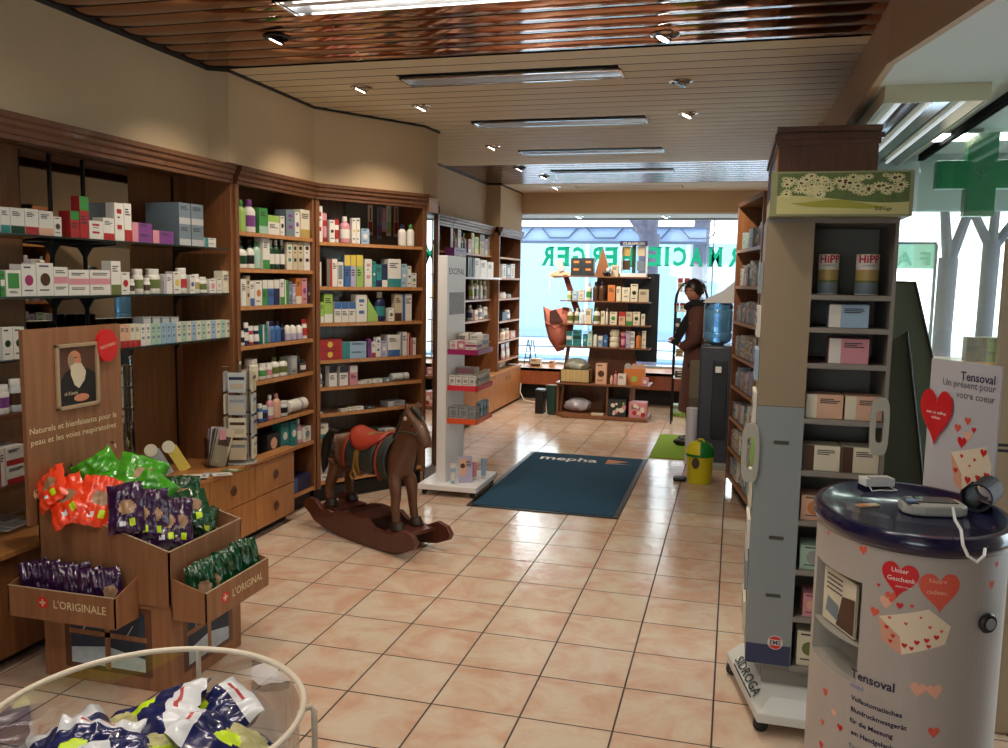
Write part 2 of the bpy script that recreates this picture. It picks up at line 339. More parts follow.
# ------------------------------------------------------------------ walls
CZ = 2.65
m = M(); m.box(-3.2, -3.1, -3, 11.46, 0, 2.75, WALL)
bul = [(-3.1, -3), (-2.78, -3), (-2.78, 4.15), (-2.69, 4.2), (-2.70, 5.2), (-2.225, 5.96), (-2.205, 6.22), (-2.80, 6.26), (-2.82, 9.65), (-2.665, 9.7), (-2.665, 10.75), (-3.1, 10.75)]
m.prism(bul, 2.162, CZ, WALL); struct(m, 'wall_left', smooth=0)
m = M(); m.box(-3.2, .6, 10.75, 11.55, 2.405, 2.75, WALL); m.box(.5, .6, 10.75, 11.55, 0, 2.405, WALL)
struct(m, 'wall_back', smooth=0)
m = M(); m.box(-3.1, .5, 10.76, 11.5, 2.385, 2.404, WHITE_CEIL); struct(m, 'trim_1', smooth=0)           # window soffit
m = M(); m.box(.5, .6, 6.3, 10.75, 0, 2.65, WALL); struct(m, 'wall_right', smooth=0)
PALEW = mat('wall_pale', (.86, .83, .78), .85)
m = M(); m.box(-3.2, -1.9, -3.1, -3, 0, 2.75, PALEW); m.box(.2, 3.5, -3.1, -3, 0, 2.75, PALEW); m.box(-1.9, .2, -3.1, -3, 0, 1.0, PALEW); m.box(-1.9, .2, -3.1, -3, 2.1, 2.75, PALEW); struct(m, 'wall_front', smooth=0)
struct(M().box(-1.9, .2, -3.06, -3.05, 1.0, 2.1, GLASS), 'fill_window_rear', smooth=0)  # window added out of view so daylight fills in from behind
m = M(); m.box(2.6, 2.7, -3, 2.9, 0, 2.75, PALEW); m.box(2.6, 2.7, 2.9, 6.4, 0, .2, PALEW); m.box(2.6, 2.7, 2.9, 6.4, 2.3, 2.75, PALEW); struct(m, 'wall_side', smooth=0)
struct(M().box(2.64, 2.65, 2.9, 6.3, .2, 2.3, GLASS), 'fill_window_side', smooth=0)  # window added out of view to bring daylight in from the right
HEAD = mat('header_grey', (.56, .60, .58), .6)
m = M(); m.box(.5, 3.5, 6.25, 6.4, 2.06, 2.5, HEAD); m.box(.5, 3.5, 6.25, 6.4, 0, .25, HEAD); struct(m, 'wall_far', smooth=0)
# sill platform under the far window
m = M(); m.box(-3.1, .5, 10.78, 11.42, .385, .42, W_EDGE); m.box(-3.1, .5, 10.78, 10.8, .21, .42, wood('sill_wood', (.62, .34, .20), (.55, .28, .16))); m.box(-3.1, .5, 10.98, 11.42, 0, .385, TOE)
struct(m, 'trim_2', smooth=0)
FR = mat('window_frame', (.62, .68, .74), .5)
g = M().box(-3.1, .5, 11.44, 11.45, .42, 2.4, GLASS); struct(g, 'window_1', smooth=0)
fr = M(); fr.box(-3.1, .5, 11.42, 11.47, .40, .45, FR); fr.box(-3.1, .5, 11.42, 11.47, 2.36, 2.4, FR); fr.box(-3.1, -3.0, 11.42, 11.47, .4, 2.4, FR); fr.box(-.30, -.285, 11.43, 11.46, .4, 2.4, FR)
struct(fr, 'trim_3', smooth=0)
struct(M().box(.62, 3.4, 6.31, 6.32, .25, 2.06, GLASS), 'window_2', smooth=0)
# ceiling: slats with gaps, bronze mirror zones, lamps recessed between them
BEIGE = mat('ceiling_slat_beige', (.88, .83, .71), .6, spec=.3)
BRONZE = mat('ceiling_slat_bronze', (.70, .47, .33), .09, metal=1)
BRONZE2 = mat('ceiling_slat_bronze_dimmed', (.56, .46, .44), .2, metal=1)  # same bronze, darkened with its lilac reflection put into the colour
BACKB = mat('ceiling_void', (.05, .035, .03), .8)
PIT = .1511; Y0 = 4.2-PIT*45
TROUGH = [3.31+1.355*k for k in range(-2, 6)]  # first two troughs are added fill lamps, out of view
cl = M()
def slat(m, xa, xb, ya, mt):
    yb = ya+PIT-(.011 if mt is BEIGE else .012); N = 5; vs = []
    for i in range(N+1):
        t = i/N; y = ya+(yb-ya)*t; z = CZ+(.0015 if mt is BEIGE else .006)*(2*t-1)**2
        vs += [(xa, y, z), (xb, y, z)]
    m.add(vs, [(2*i, 2*i+1, 2*i+3, 2*i+2) for i in range(N)], mt)
    m.add([(xa, ya, CZ+.01), (xb, ya, CZ+.01), (xb, ya, CZ+.03), (xa, ya, CZ+.03)], [(0, 1, 2, 3)], mt)
    m.add([(xa, yb, CZ+.01), (xb, yb, CZ+.01), (xb, yb, CZ+.03), (xa, yb, CZ+.03)], [(3, 2, 1, 0)], mt)
i = 0
while True:
    ya = Y0+PIT*i; i += 1
    if ya > 9.72: break
    yc = ya+PIT/2; mt = BRONZE if yc < 4.2 else BRONZE2 if 8.1 < yc < 9.75 else BEIGE
    xr = .55 if yc > 3.7 else .55+(3.7-yc)*.21
    if any(abs(yc-t) < .095 for t in TROUGH): slat(cl, -3.05, -1.845, ya, mt); slat(cl, -.63, xr, ya, mt)
    else: slat(cl, -3.05, xr, ya, mt)
cl.box(-3.1, .55, 9.75, 10.76, CZ, CZ+.03, mat('ceiling_flat', (.80, .72, .60), .7))
cl.box(-3.2, 3.5, -3.1, 11.5, CZ+.12, CZ+.16, BACKB)
struct(cl, 'ceiling', smooth=.5, at=(0, 0, CZ))
m = M(); SOF = [(.55, 11.0), (.55, 3.7), (1.95, -3), (3.5, -3), (3.5, 11.0)]
m.prism(SOF, 2.42, 2.45, WHITE_CEIL); FAS = mat('fascia_paint', (.74, .62, .50), .7)
m.prism([(.53, 10.75), (.53, 3.69), (1.93, -3), (1.96, -3), (.56, 3.7), (.56, 10.75)], 2.41, CZ+.1, FAS); struct(m, 'trim_4', smooth=0)
DK = mat('shadow_gap_trim', (.07, .05, .04), .6)
m = M()
for a, b in zip(bul[1:-1], bul[2:-1]):
    u = Unit(a, b); q = [u.xy(-.01, 0), u.xy(u.L+.01, 0), u.xy(u.L+.01, -.012), u.xy(-.01, -.012)]
    m.prism([(p.x, p.y) for p in q][::-1], CZ-.014, CZ+.02, DK)
struct(m, 'trim_5', smooth=0)
# ------------------------------------------------------------------ lights
def spot(loc, energy, size=R(115), blend=.6, col=(1, .86, .68), rad=.03, tgt=None):
    l = bpy.data.lights.new('spot', 'SPOT'); l.energy = energy; l.spot_size = size; l.spot_blend = .9; l.color = col; l.shadow_soft_size = rad
    o = bpy.data.objects.new('spot_light', l); COL.objects.link(o); o.location = loc
    if tgt: o.rotation_euler = (Vector(tgt)-Vector(loc)).to_track_quat('-Z', 'Y').to_euler()
    return o
BULB = mat('bulb_glow', (1, .95, .85), .5, emit=(1, .93, .78), es=14)
BULBOFF = mat('bulb_off', (.5, .5, .48), .3)
def downlight(x, y, z, lab, on=True, dark=False, e=16, tgt=None):
    t = thing('ceiling_spotlight', lab, 'light', (x, y, z), 0, 'recessed ceiling spotlights'); rm = BLACK if dark else CHROME
    rg = M(); rg.lathe(0, 0, [(.062, .004), (.066, -.002), (.052, -.008), (.047, -.004), (.047, .01)], rm, 20); rg.build('ring', t, True)
    h = M(); h.lathe(0, 0, [(.026, .006), (.036, -.006), (.038, -.019), (.030, -.02)], rm, 16); h.xf(Matrix.Rotation(R(25), 4, 'Y')); h.build('lamp_head', t, True)
    b = M(); b.lathe(0, 0, [(.001, -.0225), (.029, -.0225), (.029, -.0205), (.001, -.0205)], BULB if on else BULBOFF, 14); b.xf(Matrix.Rotation(R(25), 4, 'Y')); b.build('bulb', t, True)
    if on: spot((x-.02, y, z-.055), e, R(85 if e == 50 else 110), tgt=tgt or (x-.3, y, 0))
for a in [(-2.10, 3.69, 'black ceiling spotlight nearest the left wall', True, True, 20, (-2.7, 3.9, .2)), (-2.15, 4.73, 'chrome spotlight aimed at the plaster above the wooden bays, left of the long chrome lamp', True, False, 17, (-2.6, 5.1, .3)),
          (-1.99, 5.31, 'small chrome spotlight right of the one above the angled bay', True, False, 17, (-2.4, 5.7, .1)), (-1.99, 6.96, 'bright spotlight left of the fourth chrome lamp', True, False, 24, (-2.4, 7.4, .2)),
          (-.353, 4.0, 'big bright spotlight on the bronze mirror edge', True, False, 40, (-.3, 4.3, 0)), (-.337, 4.91, 'unlit spotlight ring right of the second chrome lamp', False, False), (-.347, 5.82, 'lit chrome spotlight right of the third chrome lamp', True, False, 50, (-.5, 8.3, 1.0)),
          (-2.1, 8.34, 'black spotlight on the far bronze strip near the beige edge', True, True, 45, (-1.6, 9.6, 1.1)), (-2.0, 9.0, 'black lit spotlight on the far bronze strip', True, True, 45, (-1.3, 9.7, .9)), (-2.09, 10.06, 'small lit spotlight in the flat ceiling before the far window', True, False, 14, (-2.2, 10.1, 0))]:
    x, y, lab, on = a[:4]; downlight(x, y, CZ-.001, lab, on, a[4], a[5] if len(a) > 5 else 0, a[6] if len(a) > 6 else None)
for x, w in ((-1.98, 'left'), (-.88, 'right')): downlight(x, 11.05, 2.384, 'white soffit spotlight over the far window, the '+w+' one', True, False, 14, (x, 11.05, 0))
REFL = mat('lamp_reflector', (.92, .93, .95), .33, metal=1, bump=.3, bscale=12)
TUBE = mat('lit_tube', (1, 1, 1), .5, emit=(1, .93, .82), es=3); TUBE_FILL = mat('fill_tube_bright', (1, 1, 1), .5, emit=(1, .93, .82), es=40); TUBE2 = mat('unlit_tube', (.86, .88, .92), .15)  # brightest tube serves only the added fill lamps out of view
for k, y in enumerate(TROUGH):
    k -= 2
    t = thing('recessed_lamp', 'long chrome recessed ceiling lamp, '+['nearest, with its tube lit', 'second from the front, below the bronze edge', 'third from the front', 'fourth from the front', 'in the far bronze strip', 'farthest, in the flat ceiling by the window', 'added fill light out of view, far one', 'added fill light out of view, near one'][k], 'lamp', ((-1.8375+.6)-.0, y, CZ), 0, 'long recessed ceiling lamps')
    h = M(); n = 8
    for i in range(n):
        a0 = math.pi*i/n; a1 = math.pi*(i+1)/n; p = lambda a: (-.085*math.cos(a), .002+.07*math.sin(a)); (ya, za), (yb, zb) = p(a0), p(a1)
        h.add([(-.6, ya, za), (.6, ya, za), (.6, yb, zb), (-.6, yb, zb)], [(0, 1, 2, 3)], REFL)
    for s in (-.6, .6): h.prism([(-.085*math.cos(math.pi*i/8), .002+.07*math.sin(math.pi*i/8)) for i in range(9)], s-.003, s+.003, CHROME, 'x')
    h.build('reflector', t, True, smooth=.8)
    f = M(); f.box(-.615, .615, -.098, -.086, -.006, .004, CHROME); f.box(-.615, .615, .086, .098, -.006, .004, CHROME); f.box(-.615, -.603, -.098, .098, -.006, .004, CHROME); f.box(.603, .615, -.098, .098, -.006, .004, CHROME); f.build('frame', t, True)
    M().tube([(-.57, 0, .03), (.57, 0, .03)], .013, TUBE if k == 0 else TUBE_FILL if k < 0 else TUBE2).build('tube', t, True)
# fluorescent louvre fixtures on the right soffit
def louvre(x, y, L, lab, on=3.5):
    t = thing('louvre_lamp', lab, 'lamp', (x, y, 2.42), 0, 'fluorescent fixtures on the right hand soffit'); HB = mat('fixture_cream', (.80, .78, .66), .5)
    h = M(); w = .2
    h.box(-w, w, 0, L, -.03, -.001, HB); h.box(-w-.01, w+.01, -.012, 0, -.075, -.001, HB); h.box(-w-.01, w+.01, L, L+.012, -.075, -.001, HB); h.box(-w-.01, -w, 0, L, -.07, -.001, HB); h.box(w, w+.01, 0, L, -.07, -.001, HB); h.build('housing', t, True)
    for i in range(3):
        c = -w+.067+i*.133; r_ = M(); r_.add([(c-.06, .0, -.07), (c-.06, L, -.07), (c-.02, L, -.032), (c-.02, 0, -.032)], [(0, 1, 2, 3)], CHROME); r_.add([(c+.06, .0, -.07), (c+.06, L, -.07), (c+.02, L, -.032), (c+.02, 0, -.032)], [(3, 2, 1, 0)], CHROME); r_.build('reflector', t, True)
        M().tube([(c, .02, -.05), (c, L-.02, -.05)], .009, mat('cool_tube', (1, 1, 1), .5, emit=(.85, .95, 1), es=.2)).build('tube', t, True)
louvre(.80, 4.14, 2.5, 'white louvred tube fixture on soffit beside the brown cabinet top')
pa_ = atz(930, 140, 2.415); pb0 = atz(1008, 128, 2.415)
t = thing('panel_lamp', 'flat bright ceiling lamp seen above the green cross', 'lamp', ((pa_.x+pb0.x)/2+.1, (pa_.y+pb0.y)/2, 2.42)); M().box(-.42, .42, -.14, .14, -.02, -.001, WHITEPL).build('housing', t, True); M().box(-.40, .40, -.12, .12, -.024, -.02, mat('panel_glow', (1, 1, 1), .5, emit=(.95, 1, .95), es=6)).build('diffuser', t, True)
# added fill spots out of view over the near floor, without fixtures
for x, y in ((-1.9, 2.3), (-1.9, .9), (-.4, 2.6), (-.4, 1.0)): spot((x, y, 2.6), 15, tgt=(x, y+.1, 0))
# daylight
w = bpy.data.worlds.new('World'); sc.world = w; w.use_nodes = True; bg = w.node_tree.nodes['Background']
bg.inputs[0].default_value = (.93, .965, 1, 1); bg.inputs[1].default_value = 2.5
sc.view_settings.view_transform = 'Standard'; sc.view_settings.look = 'None'; sc.view_settings.exposure = 1.3; sc.view_settings.gamma = 1
sc.view_settings.use_curve_mapping = False
sc.cycles.max_bounces = 8; sc.cycles.diffuse_bounces = 4; sc.cycles.glossy_bounces = 4; sc.cycles.transparent_max_bounces = 12; sc.cycles.sample_clamp_indirect = 6; sc.cycles.caustics_reflective = False; sc.cycles.caustics_refractive = False
# ------------------------------------------------------------------ outside
ROAD = mat('pavement_outside', (.74, .80, .85), .8, noise=.06, nscale=2)
m = M(); m.add([(-16, 11.6, -.02), (16, 11.6, -.02), (16, 40, -.02), (-16, 40, -.02)], [(0, 1, 2, 3)], ROAD); m.add([(.7, 6.45, -.02), (16, 6.45, -.02), (16, 11.6, -.02), (.7, 11.6, -.02)], [(0, 1, 2, 3)], ROAD); m.add([(2.72, -8, -.02), (16, -8, -.02), (16, 6.45, -.02), (2.72, 6.45, -.02)], [(0, 1, 2, 3)], ROAD); m.add([(-6, -12, -.02), (2.72, -12, -.02), (2.72, -3.12, -.02), (-6, -3.12, -.02)], [(0, 1, 2, 3)], ROAD)
tag(m.build('pavement', smooth=0), kind='structure')
BLU = mat('facade_blue', (.50, .64, .73), .4); BLU2 = mat('facade_band', (.34, .46, .58), .5); PALE = mat('facade_pale', (.66, .74, .80), .6); PURP = mat('lilac_panel', (.46, .56, .72), .5); STL = mat('canopy_steel', (.20, .26, .34), .5)
t = thing('opposite_building', 'pale blue glass building across the street behind the far window', 'building', (-2, 20, 0))
M().box(-9, 2.0, 20, 20.3, 0, 2.45, BLU).build('facade', t)
M().box(-9, 2.0, 19.95, 20, .22, .40, PURP).build('kick_rail', t); m = M(); m.box(-9, 2.0, 19.9, 20, 0, .2, PALE); m.build('base', t)
kb = M().box(-9, 5, 16.6, 17.3, -.015, .03, BLU2); tag(kb.build('kerb'), kind='structure')
for x in (-7.2, -5.7, -3.4, -1.1, 1.2): M().box(x, x+.09, 19.9, 20, .4, 2.45, FR).build('mullion', t)
t = thing('street_canopy', 'lilac street canopy with hexagonal steel truss seen over the green letters', 'canopy', (-3, 16, 2.2))
M().box(-5.6, -.55, 16.06, 16.1, 2.30, 2.54, PURP).build('panel', t)
for z, h in ((2.25, .05), (2.54, .03)): M().box(-5.6, -.5, 15.98, 16.06, z, z+h, STL).build('beam', t)
for i in range(6):
    x = -5.3+i*.86; M().tube([(x, 16.0, 2.54), (x+.16, 16.0, 2.36), (x+.52, 16.0, 2.36), (x+.68, 16.0, 2.54)], .016, STL, 6).build('truss_rod', t)
for x in (-5.5, -.55): M().tube([(x, 16.1, 0), (x, 16.1, 2.28)], .03, STL).build('post', t)
BARK = mat('bark', (.26, .27, .34), .9, noise=.35, nscale=9, bump=.4, bscale=12)
def tree(px, Y, r, lab, forks, split=3.0, seed=1):
    rr = random.Random(seed); x = aty(px, 280, Y).x; t = thing('plane_tree', lab, 'tree', (x, Y, 0), 0, 'bare trees outside')
    M().tube([(0, 0, -.02), (.01, 0, .3), (-.01, 0, split*.5), (0, 0, split)], [r*1.25, r, r*.95, r*1.0], BARK, 12).build('trunk', t, True)
    for a, b, l in forks:
        p = [(0, 0, split-.1)]; q = Vector((0, 0, split-.1)); d = Vector((a, b, 1)).normalized(); rad = [r*.62]
        for k in range(5): q = q+d*l/5; d = (d+Vector((rr.uniform(-.12, .12), 0, rr.uniform(.0, .15)))).normalized(); p.append(q.copy()); rad.append(r*.62*(1-.14*(k+1)))
        br = M().tube(p, rad, BARK, 8).build('branch', t, True)
        for s in range(4):
            st = p[2+s % 4]; e = Vector(st)+Vector((rr.uniform(-1, 1), rr.uniform(-.5, .5), rr.uniform(.3, .9))).normalized()*rr.uniform(.6, 1.2)
            M().tube([st, (Vector(st)+e)/2+Vector((0, 0, .08)), e], [r*.16, r*.11, r*.05], BARK, 6).build('twig', br, True)
tree(648, 14.5, .17, 'grey tree trunk outside above the small product house', [(-.75, 0, 1.9), (.16, 0, 2), (-.2, .3, 2)], 2.35, 3)
tree(700, 17, .16, 'thin tree behind the letters right of the far window centre', [(.5, 0, 2), (-.4, 0, 2), (.1, 0, 2)], 2.7, 5)
tree(947, 11, .105, 'twin stemmed tree outside the right window, left of its neighbour', [(-.12, 0, 2.4), (.28, 0, 2.4)], 1.9, 9)
tree(989, 10, .085, 'thick forked tree outside the right window below the green cross', [(-.5, 0, 2), (.03, 0, 2), (.65, 0, 2.2)], 2.05, 11)
# ------------------------------------------------------------------ lettering on the glass
def translucent(name, rgb):
    m = mat(name, rgb, .6); nt = m.node_tree; b = nt.nodes['Principled BSDF']; tr = nt.nodes.new('ShaderNodeBsdfTranslucent'); tr.inputs['Color'].default_value = (*lin(rgb), 1)
    mx = nt.nodes.new('ShaderNodeMixShader'); mx.inputs[0].default_value = .65; nt.links.new(b.outputs[0], mx.inputs[1]); nt.links.new(tr.outputs[0], mx.inputs[2]); nt.links.new(mx.outputs[0], nt.nodes['Material Output'].inputs['Surface']); return m
GREEN = translucent('letter_green', (.10, .62, .45))
def glassword(word, px, Y, zt, zb, lab, mirror=True, mtl=GREEN, serif=True, pw=15.0):
    t = None; m = M(); n = len(word)
    for i, ch in enumerate(word):
        vs, fs = text_geo(ch, .03, 'CENTER'); xs = [v[0] for v in vs]; ys = [v[1] for v in vs]; c = (min(xs)+max(xs))/2; ww = max(xs)-min(xs)
        X = aty(px[i], 256, Y).x; H = zt-zb; W = min(.17, .165 if ch not in 'I' else .05)
        k = W/ww; kz = H/(max(ys)-min(ys)); s = -1 if mirror else 1
        m.add([(X+s*(v[0]-c)*k, Y, zb+(v[1]-min(ys))*kz) for v in vs], fs, mtl)
        if serif:
            sw = .032; st = {'R': [-1], 'E': [-1], 'B': [-1], 'P': [-1], 'F': [-1], 'M': [-1, 1], 'A': [-1, 1], 'I': [0], 'H': [-1, 1]}.get(ch, [])
            for q in st:
                xc = X+s*q*(W/2-.02)
                for z in ((zb, zb+.014), (zt-.014, zt)):
                    if ch == 'A' and z[0] > zb: continue
                    m.box(xc-sw, xc+sw, Y-.0005, Y+.0005, z[0], z[1], mtl)
    return tag(m.build('window_lettering', smooth=0), lab, 'lettering')
zt, zb = aty(600, 247, 11.43).z, aty(600, 266.5, 11.43).z
glassword('REGREB', [547.5, 563, 579, 596, 611, 626.5], 11.43, zt, zb, 'green mirrored word BERGER on the far shop window')
zt, zb = aty(690, 247, 11.43).z, aty(690, 266.5, 11.43).z
glassword('EICAMR', [654.5, 667, 680, 696.5, 715.5, 735], 11.43, zt, zb, 'green mirrored letters of PHARMACIE on the far window beside the person')
PG = mat('pale_green_glass', (.70, .92, .82), .5)
a = aty(892, 244, 8.5); b = aty(934, 269, 8.5)
sg = thing('street_sign', 'pale green street sign with letters A F outside the right window', 'sign', (a.x, 8.5, b.z)); M().box(a.x-.3, b.x, 8.5, 8.53, b.z, a.z, PG).build('panel', sg); M().box(a.x-.3, b.x+.01, 8.49, 8.54, a.z, a.z+.02, STL).build('top_rail', sg)
M().box(b.x-.0, b.x+.02, 8.49, 8.54, 0, a.z, STL).build('post', sg)
m = M(); z0 = aty(905, 265, 8.48).z; zz = aty(905, 252, 8.48).z
for ch, px, w_ in (('A', 905, .13), ('F', 926, .09)):
    vs, fs = text_geo(ch, .02, 'CENTER'); X = aty(px, 258, 8.48).x; k = w_/(max(v[0] for v in vs)-min(v[0] for v in vs)); kz = (zz-z0)/max(v[1] for v in vs); m.add([(X-v[0]*k, 8.485, z0+v[1]*kz) for v in vs], fs, mat('faded_green', (.45, .74, .62), .6))
m.build('letters', sg, smooth=0)
# ------------------------------------------------------------------ left wall furniture
UA = Unit((-2.75, 1.4), (-2.75, 4.33)); UB = Unit((-2.735, 4.33), (-2.705, 5.21)); UC = Unit((-2.70, 5.215), (-2.21, 5.99))
UD = Unit((-2.75, 6.3), (-2.75, 8.19)); UE = Unit((-2.75, 8.2), (-2.75, 9.68)); UF = Unit((-2.67, 9.70), (-2.67, 10.74))
# bay A: mirror-backed, glass shelves
t = thing('mirror_bay', 'wooden wall bay with mirror back and glass shelves behind the candy display', 'shelving', (UA.P.x, UA.P.y, 0), UA.rot); L = UA.L
M().box(L-.03, L, 0, .33, .478, 2.13, W_WARM).build('side_panel', t, True, bevel=.002); M().box(0, .03, 0, .33, .478, 2.13, W_WARM).build('side_panel', t, True)
M().box(0, L, .33, .345, .478, 2.13, W_WARM).build('back_panel', t, True); M().box(0, L, 0, .33, 2.10, 2.13, W_WARM).build('top_panel', t, True); corn(0, L-.03, 2.13).build('cornice', t, True)
M().box(3.16-1.4, 3.86-1.4, .322, .3295, .5, 2.09, MIRROR).build('mirror', t, True)
for y in (3.33, 3.54, 4.22, 2.6):
    M().box(y-1.4-.004, y-1.4+.004, .312, .3215, .5, 2.09, BLACK).build('shelf_rail', t, True)
for z in (1.70, 1.45, 1.20):
    g = M().box(.04, 2.88, .005, .30, z-.009, z-.001, SHELFGLASS); g.box(.04, 2.88, .003, .005, z-.009, z-.001, mat('glass_edge', (.16, .2, .18), .2)); g.build('glass_shelf', t, True)
    for y in (3.33, 3.54, 4.22, 2.6): yy = y-1.4; b = M(); b.prism([(.312, z-.01), (.14, z-.01), (.14, z-.016), (.28, z-.03), (.300, z-.055), (.312, z-.075)], yy-.004, yy+.004, BLACK, 'x'); b.build('shelf_bracket', t, True)
for z, x1 in ((.985, 1.75), (.70, 1.75)):
    M().box(.03, x1, .005, .31, z-.022, z-.001, W_DARK).build('shelf', t, True)
SB = [1.80, 1.59, 1.372, 1.14, .92, .66, .45, .132]; SC = [1.782, 1.485, 1.24, .986, .80, .618, .445, .15]
bay(UB, 'straight wooden bay of lotions and bottles right of the leaflet spinner', SB, .10, 2.13, .30)
bay(UC, 'angled wooden bay of toothpaste behind the rocking horse', SC, .10, 2.13, .30)
SE = [1.83, 1.575, 1.33, 1.10, .84]
bay(UD, 'narrow dark bay just behind the white promotional stand', [1.825, 1.575, 1.33, 1.10, .84, .46], .10, 2.13, .33, toe=.1)
bay(UE, 'far wall bay with a bright pull-out shelf of leaning cards', SE, .47, 2.13, .33, toe=0); bay(UF, 'farthest wall bay touching the shop window', [1.82, 1.575, 1.33, 1.06, .82, .585], .47, 2.13, .30, toe=0)
M().box(.03, UE.L-.03, -.13, .2, 1.555, 1.575, WHITEPL).build('pull_out_shelf', bpy.data.objects['shelf_bay.003'], True)
# mirror pilaster beside the angled bay
t = thing('mirror_pilaster', 'narrow tall mirror in a wooden frame beside the angled bay, reflecting the window', 'mirror', (-2.205, 5.995, 0))
M().box(-2.225, -2.212, 6.0, 6.24, .0, 2.13, W_DARK).build('backing', t); M().box(-2.2115, -2.208, 6.005, 6.2, .12, 2.02, MIRROR).build('mirror', t)
M().box(-2.2115, -2.19, 6.2, 6.235, .1, 2.1, W_DARK).build('frame', t); M().box(-2.2115, -2.19, 6.0, 6.235, 2.04, 2.13, W_LIGHT).build('head', t)
# low drawer cabinets and worktop
def ringpull(m, x, z, y, mt=BLACK):
    m.lathe(0, 0, [(.026, 0), (.030, -.004), (.026, -.007), (.014, -.007), (.013, -.002), (.001, -.002)], W_DARK, 18); k = len(m.v)-18*6
    m.xf(Matrix.Translation((x, y, z)) @ Matrix.Rotation(math.pi/2, 4, 'X') @ Matrix.Scale(-1, 4, (0, 0, 1)), k)
t = thing('drawer_cabinet', 'low light wood drawer cabinet left of the rocking horse', 'cabinet', (-2.66, 1.4, 0), math.pi/2); L = 3.42
m = M(); m.box(0, 2.92, .012, .40, .055, .452, W_WARM); m.box(2.92, L, .012, .07, .055, .452, W_WARM); m.build('body', t, True); m = M(); m.box(0, 2.92, .09, .40, 0, .055, TOE); m.box(2.92, L, .06, .07, 0, .055, TOE); m.build('plinth', t, True)
xs = [L-.005-.455*k for k in range(5)]
for i in range(4):
    for z0, z1 in ((.058, .25), (.256, .448)):
        d = M().box(xs[i+1]+.004, xs[i], -.006, .012, z0, z1, W_LIGHT).build('drawer', t, True, bevel=.002); c = (xs[i]+xs[i+1])/2
        for q in (c,): k = M(); ringpull(k, q, (z0+z1)/2, -.0065); k.build('ring_pull', d, True)
wt = M().prism([(-3.05, 1.4), (-2.645, 1.4), (-2.645, 4.83), (-2.733, 4.83), (-2.733, 4.32), (-3.05, 4.32)], .4525, .477, W_LIGHT).build('worktop', bevel=.003); tag(wt, 'long light wood worktop running over the drawer cabinet', 'worktop')
t = thing('door_cabinet', 'low light wood door cabinet under the far wall bays', 'cabinet', (-2.65, 8.2, 0), math.pi/2); L = 2.56
M().box(0, L, .012, .38, .03, .44, W_LIGHT).build('body', t, True); M().box(-.0, L, -.012, .40, .4405, .462, W_EDGE).build('top', t, True)
for i in range(4):
    a = .005+i*.64; d = M().box(a, a+.63, -.004, .012, .035, .435, W_LIGHT).build('door', t, True, bevel=.002)
    k = M(); hx = a+(.56 if i % 2 == 0 else .07); k.box(hx-.02, hx+.02, -.0052, -.0042, .335, .385, BLACK); k.build('grip_hole', d, True)
# ------------------------------------------------------------------ stock on the shelves
row(UA, 1.70, 'on top glass shelf', '''box 0 9.3 207 white teal base;box 10 24 208 white darkgreen base;box 24.5 38 209 white red base;box 38.7 53 211 white peach base;box 53.5 61.3 216.8 white brown dot;
box 79 88.3 196.4 red green top;box 70 79 211 red green top .06;box 88.3 102.8 221 white red marks;box 103 114 218 white red base;box 114.2 123.4 203 white red marks;box 123.8 131 203.5 white red base''', dep=.08)
row(UA, 1.70, 'right on top glass shelf', 'boxx2 131.7 152 223 purple pink stripe .05;box 152.5 173.6 231 purple pink stripe .05;boxx2 178.7 190.2 203 slate silver base .2;boxx2 191 203 204.5 slate silver base .2;flatx2 204.8 216 238 white teal stripe .06', dep=.2)
row(UA, 1.45, 'on middle glass shelf', '''box 0 4.3 271 green white band;box 5.3 20.5 270 white green panel;box 21 35.6 264.3 white magenta dot;box 36 53 263 white brown dot;box 53.4 67.4 267 white pink band;box 68.6 89 270 white pink band;box 89.6 110 270 white pink band;
box 110.7 120.4 261 white olive base;box 121 129.5 272 white red dot;jar 130 136.5 279 white brown label;jar 136.8 145.6 269 white olive label;jar 145.8 151.8 278 white brown label;jar 152 163 269 white olive label;box 163.9 172.2 274 white lilac stripe;box 173.3 180.5 271.6 white yellow dot''', dep=.09)
row(UA, 1.45, 'on middle glass shelf near the side panel', 'jar 181 189.2 268 white red label;box 189.9 195 275 white blue dot;jar 195.5 201 274 white gold label;jar 201.7 209 277 white olive label;box 209.6 216 279 white pink dot;box 217 221.5 278 white beige dot;box 222.4 229.5 271 cream grey plain', dep=.07)
import itertools
sp = ''; x = 119.8
for k in range(22):
    x2 = x+(5.15 if k < 12 else 4.9); yt = 325-.0*k-(x-119.8)*.048
    sp += 'box %.2f %.2f %.1f %s %s %s .07;' % (x, x2-.2, yt, ('peach', 'cream', 'white', 'mint', 'sky')[min(4, k//2)] if k < 10 else ('mint', 'cream', 'sky', 'cream')[k % 4], 'red' if k < 4 else 'slate', 'base' if k < 4 else 'marks'); x = x2
row(UA, 1.20, 'on bottom glass shelf', sp)
row(UA, 1.20, 'on bottom glass shelf, far left', 'box 2 12 327.4 white darkgreen dot;box 12.8 24 327 white darkgreen dot')
row(UA, 1.265, 'lying on the row of small cartons', 'flat 143 151 317 grey silver panel .06;flat 152.3 160.5 317 grey silver panel .06;flat 161.7 169.5 317 grey silver panel .06;flat 170.6 178.8 317 grey silver panel .06', setb=.035)
row(UA, .985, 'on wood shelf at the left edge', 'jar 0 12 385 white purple dot;jar 13 24 379 clear brown label')
row(UA, .70, 'on low wood shelf at the left edge', 'box -2 4 449 white red stripe;boxx2 5.5 25 446 white red base .12', dep=.12)
